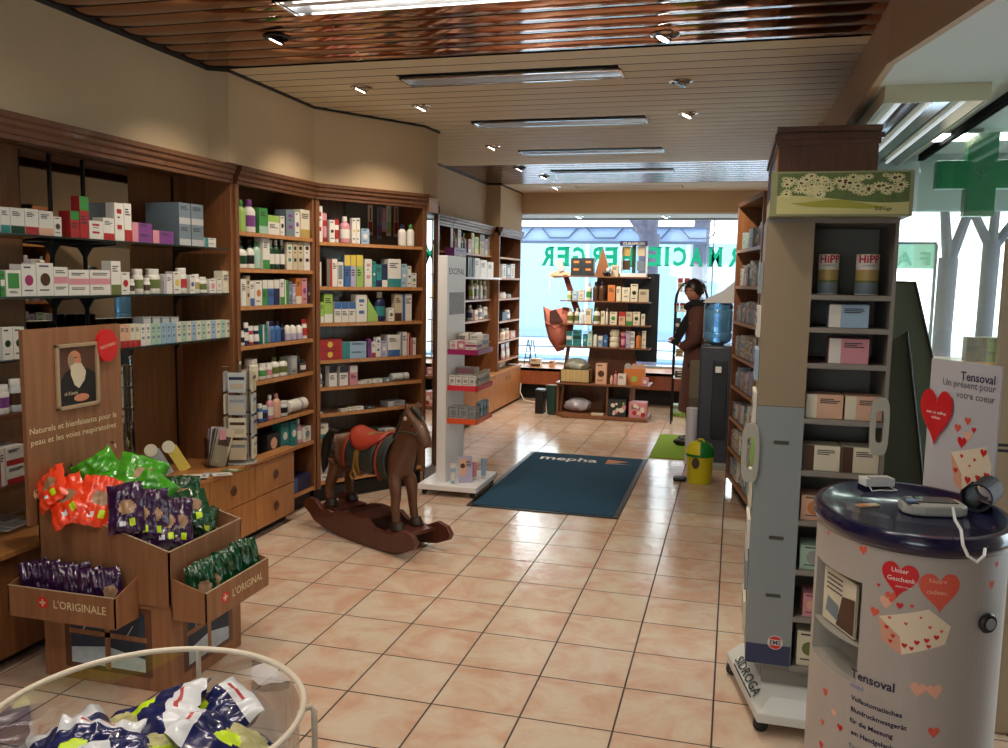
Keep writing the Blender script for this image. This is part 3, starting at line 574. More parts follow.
row(UB, SB[0], 'on first shelf of straight bay', 'bot 240.5 247.5 199.8 lime green cap;bot 249 258 199.6 white purple label;box 259 267.5 208 green mint base;box 268 279.5 215.6 white lime top;box 280.2 284.5 216 white black dot;box 286 294.6 210 slate purple marks;box 295 299.5 212 white purple dot;box 300.5 309.6 209.8 cream gold base')
row(UB, SB[1], 'on second shelf of straight bay', 'pump 240.5 249.8 241 white darkgreen label;pump 250.3 256 240 white black label;bot 256.3 262 241 mint green cap;box 262.6 269.5 238 white green base;bot 270.6 275.4 239.7 darkgreen white label;bot 276 281 239.7 darkgreen white label;bot 281.8 286 239.7 black white label;box 286.8 292.3 242 cream teal marks;box 292.8 297.3 242 beige black marks;box 297.8 303.2 242 beige black marks;box 304 310 242 white black marks')
row(UB, SB[2], 'on third shelf of straight bay', 'box 241 246 279 white olive plain;box 246.2 249.8 275.7 beige brown marks;box 250 254.4 281 white blue base;box 255 262 280.5 white orange dot;box 262.4 267.4 280 green white top;box 267.6 273.6 280 blue white top;box 274 279.4 280 navy white top;box 280 284.3 279 white green base;box 284.7 288.3 280 green white stripe;box 288.8 292 281.5 slate sky dot;box 292.5 295.7 284 lilac white dot;box 296 301.4 278 orange cream base;box 301.8 307 278 pink purple dot;box 307.4 310.5 284 charcoal grey dot')
row(UB, SB[3], 'on fourth shelf of straight bay', 'jar 242 245.6 331 white black label;jar 246 249.8 322.7 navy white label;tub 250.8 256.2 326 white red cap;tub 256.5 261.7 326 white navy cap;box 262.6 267.4 325 teal cream stripe;bot 268 271.7 321.6 slate grey cap;bot 272 277 321.6 blue navy cap;bot 277.5 282.2 321.4 blue navy cap;bot 282.5 285.8 324 navy black cap;rb 287.7 292.5 325 white lilac plain;rb 293 298 325 white lilac plain;rb 299.4 304.3 325 white lilac plain;tub 305 310 319 red white cap')
row(UB, SB[4], 'on fifth shelf of straight bay', 'jar 251.4 261.5 359 cream white plain;jar 262.5 268 363.5 white green label;jar 269 273.8 363 white pink label;bot 274.6 281 357.5 white olive label;bot 282.4 289.6 357 white olive label;box 291 297 356 grey silver panel;pump 297.3 301.5 348.5 charcoal black label;jar 303 307.4 360 brown white label')
row(UB, SB[5], 'on sixth shelf of straight bay', 'jar 260 263.6 404 blue white label;jar 264 269.4 406 blue navy label;bot 270 275.2 395 pink white label;bot 276.6 282.4 393.4 peach pink cap;jar 283.4 289.8 401 clear black dot;roll 291 309 399 white grey band .07')
row(UB, SB[6], 'on seventh shelf of straight bay', 'box 267.4 280 433.4 charcoal peach dot;box 281.3 288.8 423 teal white dot;box 290.6 297.3 421 teal white dot;bot 298.2 303.4 419 pink white label;box 304 310.8 426.5 white slate dot')
row(UB, SB[7], 'on bottom shelf of straight bay', 'box 281.5 290.5 474.6 lilac grey dot;flatx3 291.5 310.5 476 navy blue stripe .12', dep=.12)
row(UC, SC[0], 'on first shelf of angled bay', 'box 317.5 322.5 206 white red marks;tub 323.2 328 213 pink red cap;box 329.6 334.8 220 white brown dot;tub 335.2 340.4 219 red white cap;bot 342 351.7 216.4 pink white label;box 352.2 356 218 white yellow dot;box 356.4 360 218 white gold dot;box 361.5 369.3 228.7 sky white dot;bot 400.5 408 224.5 white navy cap;bot 409 416 224.5 white green cap')
row(UC, SC[1], 'on second shelf of angled bay', 'box 317.4 321.3 262 white red plain;box 330 337.2 259 white red stripe;box 337.6 343.3 262 white slate panel;box 344.5 350.5 255 blue yellow top;box 351 356 255 lilac yellow top;box 356.6 363 255 lime yellow top;box 364.8 372 259 white pink marks;box 372.5 376 261.4 teal white dot;box 376.4 381.6 264.4 teal navy base;box 382 387.4 264 navy white base;box 388 401 259 white teal base;box 401.7 407 264 sky white dot;box 407.6 411.4 266 white blue dot;box 412 416.5 273 white green dot')
row(UC, SC[2], 'on third shelf of angled bay', 'box 317.2 320 307 green lime plain;box 320.4 323.8 302 lime white base;box 324.2 332.6 294 lime white base;box 334.4 341.2 302 white blue top;box 341.6 348.4 302 white blue top;box 348.8 355.6 302 white blue top;box 356.2 367 294.8 white blue marks;bot 377 387 292 navy teal label;box 388.6 394 308 white olive dot;box 395 401.9 294 beige brown base;box 402.5 411.8 294 white blue stripe')
row(UC, SC[3], 'on fourth shelf of angled bay', 'boxx2 318 342 339.6 red yellow dot .06;boxx2 342.6 366.5 342 sky teal stripe .06;box 367.8 371.3 338.8 purple lilac plain;box 371.8 375.6 342 white red base;box 376 380.8 337 white blue marks;box 381.4 387 341 lilac white dot;box 387.8 400 334.8 white blue base;box 400.7 407 332 white slate stripe;box 407.6 410.8 333 red white stripe;box 411.4 416 338 white red stripe')
row(UC, SC[4], 'on fifth shelf of angled bay', 'bot 318.4 323 370 white slate label;box 329 337 366 white black top;box 339.7 348 366 white charcoal top;box 350 357.6 366 pink white top;flat 358.5 364 381.5 white grey plain;flat 364.5 371.5 380 white slate dot;flat 373.4 382.6 379 white sky dot;flat 383.6 391.6 378 slate white dot;roll 393 410 373 clear grey band .05')
row(UC, SC[5], 'on sixth shelf of angled bay', 'flat 318.4 322.6 412.5 white grey plain;flat 341.3 348 409 white grey plain;flat 349 355.8 407.5 cream grey plain;flat 356.4 363.6 406.5 white grey plain;flat 364.6 374 406 charcoal silver dot;flat 388 405 401 grey silver stripe .1')
row(UC, SC[6], 'on seventh shelf of angled bay', 'box 319 328.3 424 cream teal base;tub 371.8 380 427 darkgreen black cap;flat 381 395 429 white blue stripe')
row(UC, SC[7], 'on bottom shelf of angled bay', 'box 320 330 459 white grey panel;flat 331 343 461 navy blue stripe;flatx2 359 376 458 blue navy stripe')
row(UE, SE[0], 'on first shelf of the far bay', 'bot 455 457.6 232 white pink label;box 458 461 227.5 cream white plain;bot 461.6 464 234 white slate label;bot 464.4 467.4 233 white slate label;box 468.5 471.3 239 pink white base;box 471.6 474.6 233 yellow gold base;box 475.2 478.7 237 lime yellow base;box 480.2 484.7 234.7 gold brown top;box 485.4 488 239 lilac white base;box 488.4 491.6 236 beige grey top;box 492 494.2 241 magenta white base', dep=.08)
row(UE, SE[1], 'on pull-out shelf of the far bay', 'box 454.4 466.4 248 purple gold dot .1;box 468 472 257 charcoal grey stripe .05;box 473 480 258 white black stripe .05;box 480.6 487 260 white grey plain .05;box 487.6 493.6 262 white grey plain .05', setb=-.11)
row(UE, SE[2], 'on third shelf of the far bay', 'bot 472.4 475.6 280 white lime label;bot 476.4 480 279.5 white olive label;bot 480.8 484 280 white lime cap;bot 485 488 281 cream olive label;box 488.8 491.6 280 white gold stripe;bot 492 494.4 282 cream lime cap', dep=.07)
row(UE, SE[3], 'on fourth shelf of the far bay', 'bot 471.4 474 305 grey navy label;box 475 478 310 peach white top;bot 480 483.6 305 white slate label;box 484.2 487.4 307 white navy base;bot 488.4 491 310 grey white cap;jar 491.6 494 311 cream grey label', dep=.07)
row(UE, SE[4], 'on fifth shelf of the far bay', 'bot 493.4 497.4 327 orange brown cap;box 474 482 333 white pink band', dep=.07)
row(UE, .462, 'on top of the low door cabinet', 'bot 491.5 496 352 orange brown cap;flat 499 506 362 beige gold dot;flat 508 516 360 cream white dot', dep=.08, setb=.05)
row(UF, 1.575, 'on second shelf of window side bay', 'box 502.6 506.4 264 white grey dot;box 507 511 265 grey white dot;box 511.4 515 264 white beige dot', dep=.07)
row(UF, 1.06, 'on fourth shelf of window side bay', 'flat 502.5 507 312 charcoal grey plain;jar 508 511.5 310 slate white label')
row(UF, .82, 'on fifth shelf of window side bay', 'bot 502.8 506.4 329 cream peach label;bot 507 510.4 328 cream peach label;box 511 515.4 331 peach white dot', dep=.07)
row(UF, .585, 'on sixth shelf of window side bay', 'tub 503.5 507 344 white pink cap;tub 508 511.5 342.5 white peach cap', dep=.06)
row(UF, 1.33, 'on third shelf of window side bay', 'jar 503.5 507.5 292 white grey lid;jar 509 512.5 294 silver grey lid')
row(UD, 1.575, 'on second shelf of narrow dark bay', 'box 438.5 441.5 260 white grey dot;bot 442.2 445 262 clear grey cap;box 445.5 448.5 258 white red stripe;box 449 451.2 259 brown white dot', dep=.07)
# ------------------------------------------------------------------ right hand shelves
UR = Unit((-.005, 6.66), (.15, 5.72))
SR = [1.80, 1.54, 1.28, 1.03, .80, .56, .33, .12]
t = bay(UR, 'narrow wooden shelf unit of white packs at the right by the water cooler', SR, .08, 2.14, .26, group=None, cornice=False)
cols = ['white', 'white', 'cream', 'grey', 'sky', 'lilac', 'white', 'mint']
nth = ['first', 'second', 'third', 'fourth', 'fifth', 'sixth', 'seventh', 'bottom']
def row_s(U, z, where, items, setb=.02, d=.09):
    ds = [desc(*i[:4]) for i in items]; s = .045
    for i, (k, c, a, st, w, h) in enumerate(items):
        fn, nm, cat = KIND[k]; dd = min(d, w*1.2) if k != 'box' else d
        m, sub = fn(w, dd, h, c, a, st); p = U.xy(s+w/2, setb); s += w+.006
        if s > U.L-.03: break
        o = m.build(nm, local=True); o.location = (p.x, p.y, z+.0006); o.rotation_euler = (0, 0, U.rot)
        if sub: so = sub[1].build(sub[0], local=True); so.parent = o
        same = [j for j in range(len(items)) if ds[j] == ds[i]]
        tag(o, ds[i]+((', '+ORD[same.index(i)]) if len(same) > 1 else '')+', '+where, cat, nm.replace('_', ' ')+'s '+where)
for k, z in enumerate(SR):
    its = []; q = random.Random(40+k); s = 0
    while s < .82 and len(its) < 14:
        kd = q.choice(['box', 'box', 'box', 'bot', 'tub']) if k != 3 else 'box'; w = q.uniform(.05, .085)
        h = min(q.uniform(.10, .15)+(.05*s), (SR[k-1]-z-.05) if k else .26); its.append((kd, q.choice(cols), q.choice(['pink', 'sky', 'teal', 'gold', 'slate', 'lilac']), q.choice(['band', 'top', 'base', 'dot', 'stripe']) if kd == 'box' else 'label', w, h)); s += w+.006
    row_s(UR, z, 'on %s shelf of cooler-side unit' % nth[k], its)
# tall dark cabinet behind the tower
t = thing('tall_cabinet', 'tall brown cabinet end rising behind the daisy topper of the grey tower', 'cabinet', (.155, 4.3, 0))
M().box(.17, .605, 4.3, 5.45, 0, 2.27, W_DARK).build('body', t); m = M()
for z, o_ in ((2.20, .008), (2.225, .02), (2.26, .012)): m.box(.17-o_, .605+o_, 4.3-o_, 5.45, z, z+.025, W_DARK)
m.build('cornice', t); M().box(.162, .17, 4.32, 4.36, 0, 2.19, W_EDGE).build('stile', t); M().box(.162, .17, 5.38, 5.44, 0, 2.19, W_EDGE).build('stile', t)
# ------------------------------------------------------------------ grey display tower
PANEL = mat('tower_panel_grey', (.53, .565, .58), .45); PANELB = mat('tower_panel_beige', (.58, .51, .41), .5); TIN = mat('tower_inside', (.48, .46, .43), .6); TSH = mat('tower_shelf', (.52, .50, .48), .5)
TX0, TX1, TX2, TY0, TY1 = .095, .25, .513, 3.08, 3.42
t = thing('display_tower', 'tall grey rolling display tower of baby food tins and soaps, right', 'display', (.31, 3.25, 0))
m = M(); m.box(TX0, TX1, TY0, TY1, .20, 1.132, PANEL); m.box(TX0, TX1, TY0, TY1, 1.134, 1.76, PANELB); m.box(TX0, TX1, TY0+.002, TY1, 1.132, 1.134, BLACK)
for z in (1.0, .66, .45): m.box(.155, .205, TY0-.0008, TY0, z, z+.013, mat('slot_dark', (.25, .25, .22), .4))
m.build('front_panel', t)
M().box(TX2-.012, TX2, TY0, TY1, .2, 1.76, TSH).build('side_panel', t); M().box(TX1, TX2, TY1-.012, TY1, .2, 1.76, TIN).build('back_panel', t); M().box(TX0, TX2, TY0, TY1, 1.76, 1.775, TSH).build('top_panel', t)
ST = [1.468+.0, 1.312, 1.155, .882, .645, .43, .315, .212]
def zt(x, y, Y=3.1): return aty(x, y, Y).z
ST = [zt(850, 295, 3.1), zt(850, 328, 3.1), zt(850, 364, 3.1), zt(850, 420, 3.1), zt(840, 472, 3.1), zt(810, 520, 3.1), zt(805, 569, 3.1), zt(803, 616, 3.1), .205]
for z in ST: m = M(); m.box(TX1, TX2-.012, TY0+.01, TY1-.012, z-.012, z-.001, TIN); m.box(TX1, TX2-.012, TY0, TY0+.01, z-.018, z-.001, TSH); m.build('shelf', t)
for x0, x1, z0, z1 in ((.055, .1, .86, 1.07), (TX2-.046, TX2-.001, zt(893, 455), zt(893, 397))):
    m = M(); cx = (x0+x1)/2; o = []; i_ = []
    for k in range(20):
        a = 2*math.pi*k/20; sq = lambda v: math.copysign(abs(v)**.55, v)
        o.append((cx+.030*sq(math.cos(a)), (z0+z1)/2+(z1-z0)/2*sq(math.sin(a)))); i_.append((cx+.013*sq(math.cos(a))+.001, (z0+z1)/2+(z1-z0)*.28*sq(math.sin(a))))
    b = [(x, y, z) for y in (TY0-.013, TY0-.001) for x, z in o+i_]
    fs = []
    for k in range(20): k2 = (k+1) % 20; fs += [(k, k2, 20+k2, 20+k), (40+k, 60+k, 60+k2, 40+k2), (k, 40+k, 40+k2, k2), (20+k, 20+k2, 60+k2, 60+k)]
    m.add(b, fs, mat('handle_cream', (.66, .66, .62), .4)); m.build('side_handle', t, smooth=0)
EMS = mat('ems_red', (.80, .16, .14), .4); NAVYG = mat('navy_print', (.16, .20, .34), .4)
m = M(); rectf(m, TX0, TX1-.002, .202, .275, NAVYG, TY0-.0006); discf(m, .195, .285, .026, cm('white'), TY0-.0012, 24); discf(m, .195, .285, .0235, EMS, TY0-.0018, 24); rectf(m, .170, .220, .275, .296, cm('white'), TY0-.0022)
m.text('EMS', .022, cm('navy'), lambda x, y: (.195+x, TY0-.003, .278+y), .02); m.build('emblem', t, smooth=0)
# rolling foot
m = M(); bx = [(.02, 2.98), (.60, 2.98), (.60, 3.50), (-.0, 3.50)]
m.add([(.185, 3.0, .12), (.52, 3.0, .12), (.52, 3.44, .12), (.09, 3.44, .12), (.14, 2.94, .048), (.56, 2.94, .048), (.56, 3.46, .048), (.035, 3.42, .048), (.14, 2.94, .082), (.56, 2.94, .082), (.56, 3.46, .082), (.035, 3.42, .082)],
      [(0, 1, 2, 3), (8, 9, 1, 0), (9, 10, 2, 1), (10, 11, 3, 2), (11, 8, 0, 3), (4, 5, 9, 8), (5, 6, 10, 9), (6, 7, 11, 10), (7, 4, 8, 11), (7, 6, 5, 4)], mat('foot_white', (.80, .81, .80), .4)); m.build('foot', t, smooth=0, bevel=.004)
m = M(); a = Vector((.14, 2.94, .082)); b = Vector((.035, 3.42, .082)); c = Vector((.09, 3.44, .12)); e = (b-a).normalized(); v = (c-b); v = (v-e*v.dot(e)).normalized(); nn = e.cross(v); nn = nn if nn.z > 0 else -nn; FI = mat('foot_ink', (.12, .16, .16), .5)
m.text('SIDROGA', .052, FI, lambda x, y: (a+b)/2+nn*.005-e*x+v*(y+.014), .01, width=.30); m.build('lettering', t, smooth=0); m = M(); m.add([a+e*.10+nn*.005+v*.003, b-e*.12+nn*.005+v*.003, b-e*.12+nn*.005+v*.008, a+e*.10+nn*.005+v*.008], [(0, 1, 2, 3)], FI); m.build('underline', t, smooth=0)
for x, y in ((.155, 2.985), (.06, 3.40), (.53, 2.985), (.53, 3.42)):
    k = M(); k.lathe(0, 0, [(.02, -.014), (.026, -.012), (.026, .012), (.02, .014)], BLACK, 18); k.xf(Matrix.Translation((x, y, .027)) @ Matrix.Rotation(math.pi/2, 4, 'X')); k.box(x-.012, x+.012, y-.02, y+.02, .04, .05, BLACK); k.build('caster', t)
M().box(TX0+.06, TX2-.03, TY0+.03, TY1-.03, .12, .20, TSH).build('plinth', t)
# things on the tower
def place(kind, X, Y, z, w, d, h, c, a, st, label, rot=0, group=None):
    fn, nm, cat = KIND[kind]; m, sub = fn(w, d, h, c, a, st); o = m.build(nm, local=True); o.location = (X, Y, z+.0006); o.rotation_euler = (0, 0, rot)
    if sub: s = sub[1].build(sub[0], local=True); s.parent = o
    return tag(o, label, cat, group)
for px0, px1, top, bot_, i, lab, wd in ((819, 840, 254, 293, 0, 'left baby food tin on the tower top shelf', 'HiPP'), (857, 881, 254, 293, 0, 'right baby food tin on the tower top shelf', 'HiPP')):
    X0, X1 = aty(px0, 270, 3.12).x, aty(px1, 270, 3.12).x; z = ST[0]; h = zt(px0, top, 3.12)-z; r = (X1-X0)/2
    t = thing('baby_food_tin', lab, 'tin', ((X0+X1)/2, 3.12+r, z), 0, 'baby food tins on the tower')
    b = M(); b.lathe(0, 0, [(r*.97, .001), (r, .004), (r, h*.3), (r, h*.36), (r, h*.62), (r, h*.96)], cm('white'), 24, lambda k: {1: cm('slate'), 2: cm('olive'), 3: cm('gold')}.get(k, cm('white')))
    cyl = lambda x, y: (math.sin(x/r)*(r+.0008), -math.cos(x/r)*(r+.0008), y)
    b.text('HiPP', .036, mat('tin_red', (.72, .10, .22), .4), lambda x, y: cyl(x, y+h*.79), .03); b.text('COMBIOTIC', .009, INK, lambda x, y: cyl(x, y+h*.7), 0); b.build('body', t, True)
    k = M(); k.lathe(0, 0, [(r*1.02, h*.955), (r*1.02, h*.995), (r*.9, h)], cm('cream'), 24); k.build('lid', t, True)
    X = 0
def tbox(px0, px1, top, i, c, a, st, lab, txt=None, Yf=3.10, d=.1):
    X0, X1 = aty(px0, (top+10), Yf).x, aty(px1, top+10, Yf).x; z = ST[i]; return place('box', (X0+X1)/2, Yf, z, X1-X0, d, zt((px0+px1)/2, top, Yf)-z, c, a, st, lab, 0, 'cartons on the tower shelves')
tbox(829, 869, 305, 1, 'sky', 'white', 'stripe', 'pale blue soap carton on the second tower shelf'); tbox(829, 869, 339, 2, 'pink', 'white', 'stripe', 'pink soap carton on the third tower shelf')
tbox(806, 843, 395, 3, 'peach', 'cream', 'stripe', 'orange carton on the fourth tower shelf, left one'); tbox(845, 882.5, 397, 3, 'peach', 'cream', 'stripe', 'orange carton on the fourth tower shelf, right one by the handle')
tbox(803, 840, 446, 4, 'cream', 'brown', 'stripe', 'white and maroon carton on the fifth tower shelf, left one'); tbox(842, 879, 448, 4, 'cream', 'brown', 'stripe', 'white and maroon carton on the fifth tower shelf, right one')
tbox(801, 830, 496, 5, 'peach', 'orange', 'dot', 'peach carton on the sixth tower shelf beside the blue lid'); tbox(800, 828, 546, 6, 'mint', 'grey', 'dot', 'pale green carton on the seventh tower shelf'); tbox(803, 820, 594, 7, 'pink', 'peach', 'dot', 'small pink carton on the eighth tower shelf'); tbox(797, 822, 632, 8, 'cream', 'olive', 'dot', 'yellow green carton at the tower bottom')
# packs hanging on the left flank of the tower
for k in range(9):
    z = 1.52-.155*k; c = ['grey', 'white', 'sky', 'white', 'lime', 'cream', 'white', 'grey', 'cream'][k]
    if .84 < z < 1.08 : pass
    m, _ = carton(.2, .012, .11, c, 'slate', 'band'); o = m.build('carton', local=True); o.location = (TX0-.0135, 3.27, z); o.rotation_euler = (0, 0, -math.pi/2); tag(o, c+' pack on the left flank of the grey tower, '+['topmost', 'second from top', 'third from top', 'fourth from top', 'at handle height', 'just below the handle', 'third from bottom', 'second from bottom', 'lowest'][k], 'carton', 'packs on the tower flank')
# daisy topper
t = thing('topper_sign', 'green daisy meadow sign box on top of the grey tower', 'sign', (.31, 3.2, 1.776)); Xa, Xb, Ya, za, zb_ = aty(771, 190, 2.99).x, aty(914, 190, 2.99).x, 2.99, zt(840, 216, 2.99), zt(840, 171, 2.99)
m = M(); FRB = mat('topper_frame', (.56, .57, .42), .5); m.box(Xa, Xb, Ya, Ya+.33, za, zb_, FRB); m.build('box', t)
GR = mat('meadow_green', (.36, .44, .24), .6, noise=.5, nscale=60); YG = mat('lime_swoosh', (.62, .62, .22), .5); PAL = mat('pale_swoosh', (.78, .76, .52), .5); PET = mat('petal', (.86, .84, .64), .5); CEN = mat('daisy_eye', (.30, .20, .10), .5)
m = M(); x0, x1 = Xa+.02, Xb-.012; z0, z1 = za+.006, zb_-.006; y = Ya-.001
rectf(m, x0, x1, z0+.035, z1, GR, y); W = x1-x0
sw = [(x0+W*i/16, z0+.048+.012*math.sin(1.2+i/16*4.2)) for i in range(17)]; m.add([(a, y-.0006, b) for a, b in sw]+[(x1, y-.0006, z0), (x0, y-.0006, z0)], [tuple(range(19))], PAL)
sw2 = [(x0+W*.1+W*.75*i/16, z0+.044-.012*i/16-.008*math.cos(i/16*6.28)) for i in range(17)]; m.add([(a, y-.0012, b) for a, b in sw2]+[(a, y-.0012, b-.026*math.sin(math.pi*i/16)) for i, (a, b) in list(enumerate(sw2))[::-1]], [tuple(range(34))], YG)
q = random.Random(3)
for i in range(60):
    cx, cz, rr = q.uniform(x0+.02, x1-.02), q.uniform(z0+.06, z1-.008), q.uniform(.010, .024)
    for k in range(11):
        a = 2*math.pi*k/11; ca, sa = math.cos(a), math.sin(a); p = [(cx+ca*rr*.25-sa*rr*.13, cz+(sa*rr*.25+ca*rr*.13)*.6), (cx+ca*rr-sa*rr*.12, cz+(sa*rr+ca*rr*.12)*.6), (cx+ca*rr+sa*rr*.12, cz+(sa*rr-ca*rr*.12)*.6), (cx+ca*rr*.25+sa*rr*.13, cz+(sa*rr*.25-ca*rr*.13)*.6)]
        m.add([(min(x1, max(x0, u)), y-.0008-.00001*i, min(z1, v)) for u, v in p], [(0, 1, 2, 3)], PET)
    discf(m, cx, cz, rr*.3, CEN, y-.0012, 8, rr*.2)
m.text('Sidroga', .017, CEN, lambda a, b: (x1-.075+a, y-.0018, z0+.012+b), .02); m.build('daisy_print', t, smooth=0)
m = M(); xs_ = Xa-.0008; m.add([(xs_, Ya+.01, z0+.05), (xs_, Ya+.32, z0+.05), (xs_, Ya+.32, z1), (xs_, Ya+.01, z1)], [(0, 1, 2, 3)], mat('violet_print', (.28, .24, .36), .6, noise=.4, nscale=70)); m.add([(xs_, Ya+.01, z0), (xs_, Ya+.32, z0), (xs_, Ya+.32, z0+.05), (xs_, Ya+.01, z0+.05)], [(0, 1, 2, 3)], PAL); m.build('flank_print', t, smooth=0)
M().box(TX0+.05, TX2-.05, TY0+.02, TY1-.1, 1.776, za+.002, FRB).build('neck', t)
# ------------------------------------------------------------------ glass partition, cross, easel backs
t = thing('glass_partition', 'clear glass partition with black top seal on the right under the soffit lamp', 'partition', (1.13, 5, 0))
M().box(1.126, 1.134, 3.4, 6.2, .02, 2.37, PGLASS).build('pane', t); M().box(1.115, 1.145, 3.4, 6.2, 2.37, 2.412, mat('seal_black', (.02, .02, .02), .9, spec=.1)).build('top_seal', t)
M().box(1.115, 1.145, 3.4, 6.2, 0, .02, STEEL).build('floor_channel', t)
Yc = 5.3; cc = aty(980, 175, Yc); CG = mat('cross_green', (.10, .46, .28), .35); CG2 = mat('cross_rim', (.12, .50, .32), .3)
t = thing('pharmacy_cross', 'dark green pharmacy cross hanging from the soffit behind the glass', 'sign', (cc.x, Yc, cc.z)); a_, l_ = .076, .225
pl = [(-a_, -l_), (a_, -l_), (a_, -a_), (l_, -a_), (l_, a_), (a_, a_), (a_, l_), (-a_, l_), (-a_, a_), (-l_, a_), (-l_, -a_), (-a_, -a_)]
m = M().prism([(u, v) for u, v in pl], -.04, .04, CG2, 'y'); m.build('body', t, True, smooth=0, bevel=.004); m = M().prism([(u*.9, v*.95) for u, v in pl], -.043, -.041, CG, 'y'); m.build('face', t, True, smooth=0)
m = M(); m.tube([(0, -.045, -.06), (.004, -.046, 0), (-.01, -.046, .03), (.012, -.046, .05)], .004, CG2, 6); m.tube([(-.04, -.045, .03), (-.03, -.045, .0), (0, -.045, -.012), (.03, -.045, .0), (.04, -.045, .03)], .004, CG2, 6); m.build('emblem', t, True)
M().tube([(0, 0, l_), (0, 0, 2.42-cc.z)], .02, WHITEPL).build('hanger', t, True)
EB = mat('easel_back', (.33, .36, .29), .7); EB2 = mat('easel_back_dark', (.24, .26, .21), .7); EL = mat('easel_edge', (.04, .04, .04), .6)
def easel(Y, pts, mt, nm, lab, edge):
    P = [aty(x, y, Y) for x, y in pts]; t = thing(nm, lab, 'display', (P[0].x, Y, 0)); n = len(P)
    M().prism([(p.x, p.z) for p in P], Y, Y+.012, mt, 'y').build('board', t, smooth=0); M().tube([Vector((aty(x, y, Y-.004))) for x, y in edge], .006, EL, 6).build('edge_trim', t)
    M().prism([(Y+.02, P[0].z*.8), (Y+.22, .0), (Y+.26, 0), (Y+.03, P[0].z*.8)], P[0].x+.05, P[0].x+.06, mt, 'x').build('strut', t, smooth=0)
b0 = aty(905, 1100, 4.0).z
easel(4.0, [(893, 282), (915, 282), (940, 400), (958, 640), (985, 780), (880, 780)], EB, 'card_easel', 'olive grey back of a tall card display right of the tower', [(893, 282), (915, 282), (932, 356), (941, 405), (960, 640)])
easel(3.75, [(886, 345), (907, 331), (925, 500), (935, 640), (940, 800), (870, 800)], EB2, 'card_easel', 'darker low pointed card back leaning before the olive grey one', [(907, 331), (915, 405), (925, 500), (935, 640)])
# window ledge boxes on the right
t = aty(985, 362, 5.9)
M_ = M().box(t.x-.4, t.x+.45, 5.85, 6.24, t.z-.05, t.z, W_EDGE); M_.box(t.x-.4, t.x+.45, 5.95, 6.2, 0, t.z-.05, TOE); tag(M_.build('window_ledge'), 'wooden ledge under the right hand window', 'ledge')
for k in range(2):
    m, _ = carton(.11, .12, .075, 'olive', 'brown', 'stripe'); o = m.build('carton', local=True); o.location = (t.x+.02, 5.88, t.z+.001+.077*k); tag(o, 'olive carton with brown stripe by the right window, '+('lower' if k == 0 else 'upper')+' of two', 'carton', 'olive cartons by the right window')
m, _ = carton(.07, .1, .15, 'brown', 'black', 'band'); o = m.build('carton', local=True); o.location = (t.x-.08, 5.88, t.z+.001); tag(o, 'dark brown carton left of the olive pair by the right window', 'carton')
X = aty(1001, 300, 3.2).x
pb = thing('printed_post', 'beige printed cardboard post at the right edge behind the white show card', 'display', (X+.09, 3.2, 0)); M().box(X, X+.2, 3.2, 3.22, 0, 1.72, mat('post_beige', (.70, .64, .54), .6)).build('post', pb, bevel=.01)
m = M(); lines(m, X+.015, X+.09, 1.02, 2, .01, INK, 3.199); m.build('small_print', pb, smooth=0)
# ------------------------------------------------------------------ oval blood pressure display drum
DX, DY, DA, DB, DZ = .455, 2.32, .222, .285, 1.0
t = thing('display_drum', 'white oval display drum with red hearts and dark blue lid, front right', 'display', (DX, DY, 0)); DW = mat('drum_white', (.68, .65, .63), .4)
def dr(ang, off=0, z=0): return ((DA-.004+off)*math.cos(ang), (DB-.004+off)*math.sin(ang), z)
A0, A1 = R(186), R(232)      # opening with leaflet pocket on the left
m = M(); N = 96; zs = [0, .55, .86, .955]
zo0, zo1 = .612, .858
def ring(m, a0, a1, z0, z1, n): 
    for k in range(n):
        p, q = a0+(a1-a0)*k/n, a0+(a1-a0)*(k+1)/n; m.add([dr(p, 0, z0), dr(q, 0, z0), dr(q, 0, z1), dr(p, 0, z1)], [(0, 1, 2, 3)], DW)
ring(m, 0, 2*math.pi, 0, zo0, 96); ring(m, 0, 2*math.pi, zo1, .955, 96); ring(m, A1, A0+2*math.pi, zo0, zo1, 80); m.build('body', t, True, smooth=1)
m = M(); DI = mat('drum_pocket', (.62, .60, .57), .6); a, b = Vector(dr(A0)), Vector(dr(A1)); c = Vector(dr((A0+A1)/2))*.55
m.add([a+Vector((0, 0, zo0)), a*.7+Vector((0, 0, zo0)), a*.7+Vector((0, 0, zo1)), a+Vector((0, 0, zo1))], [(0, 1, 2, 3)], DI); m.add([b+Vector((0, 0, zo0)), b*.7+Vector((0, 0, zo0)), b*.7+Vector((0, 0, zo1)), b+Vector((0, 0, zo1))], [(3, 2, 1, 0)], DI)
m.add([a*.7+Vector((0, 0, zo0)), b*.7+Vector((0, 0, zo0)), b*.7+Vector((0, 0, zo1)), a*.7+Vector((0, 0, zo1))], [(0, 1, 2, 3)], DI)
for z in (zo0, zo1, .70): m.add([Vector(dr(A0+(A1-A0)*i/12, -.001, z)) for i in range(13)]+[b*.7+Vector((0, 0, z)), a*.7+Vector((0, 0, z))], [tuple(range(15))], DI)
m.build('pocket', t, True, smooth=0)
LID = mat('lid_navy', (.07, .07, .22), .22, coat=.5)
m = M(); m.lathe(0, 0, [(.965, .95), (1.0, .953), (1.035, .965), (1.035, .985), (1.01, .998), (.96, 1.0), (.93, .998), (.88, .985), (.2, .984), (.001, .984)], LID, 64); m.xf(Matrix.Diagonal((DA, DB, 1, 1))); m.build('lid', t, True, smooth=.9)
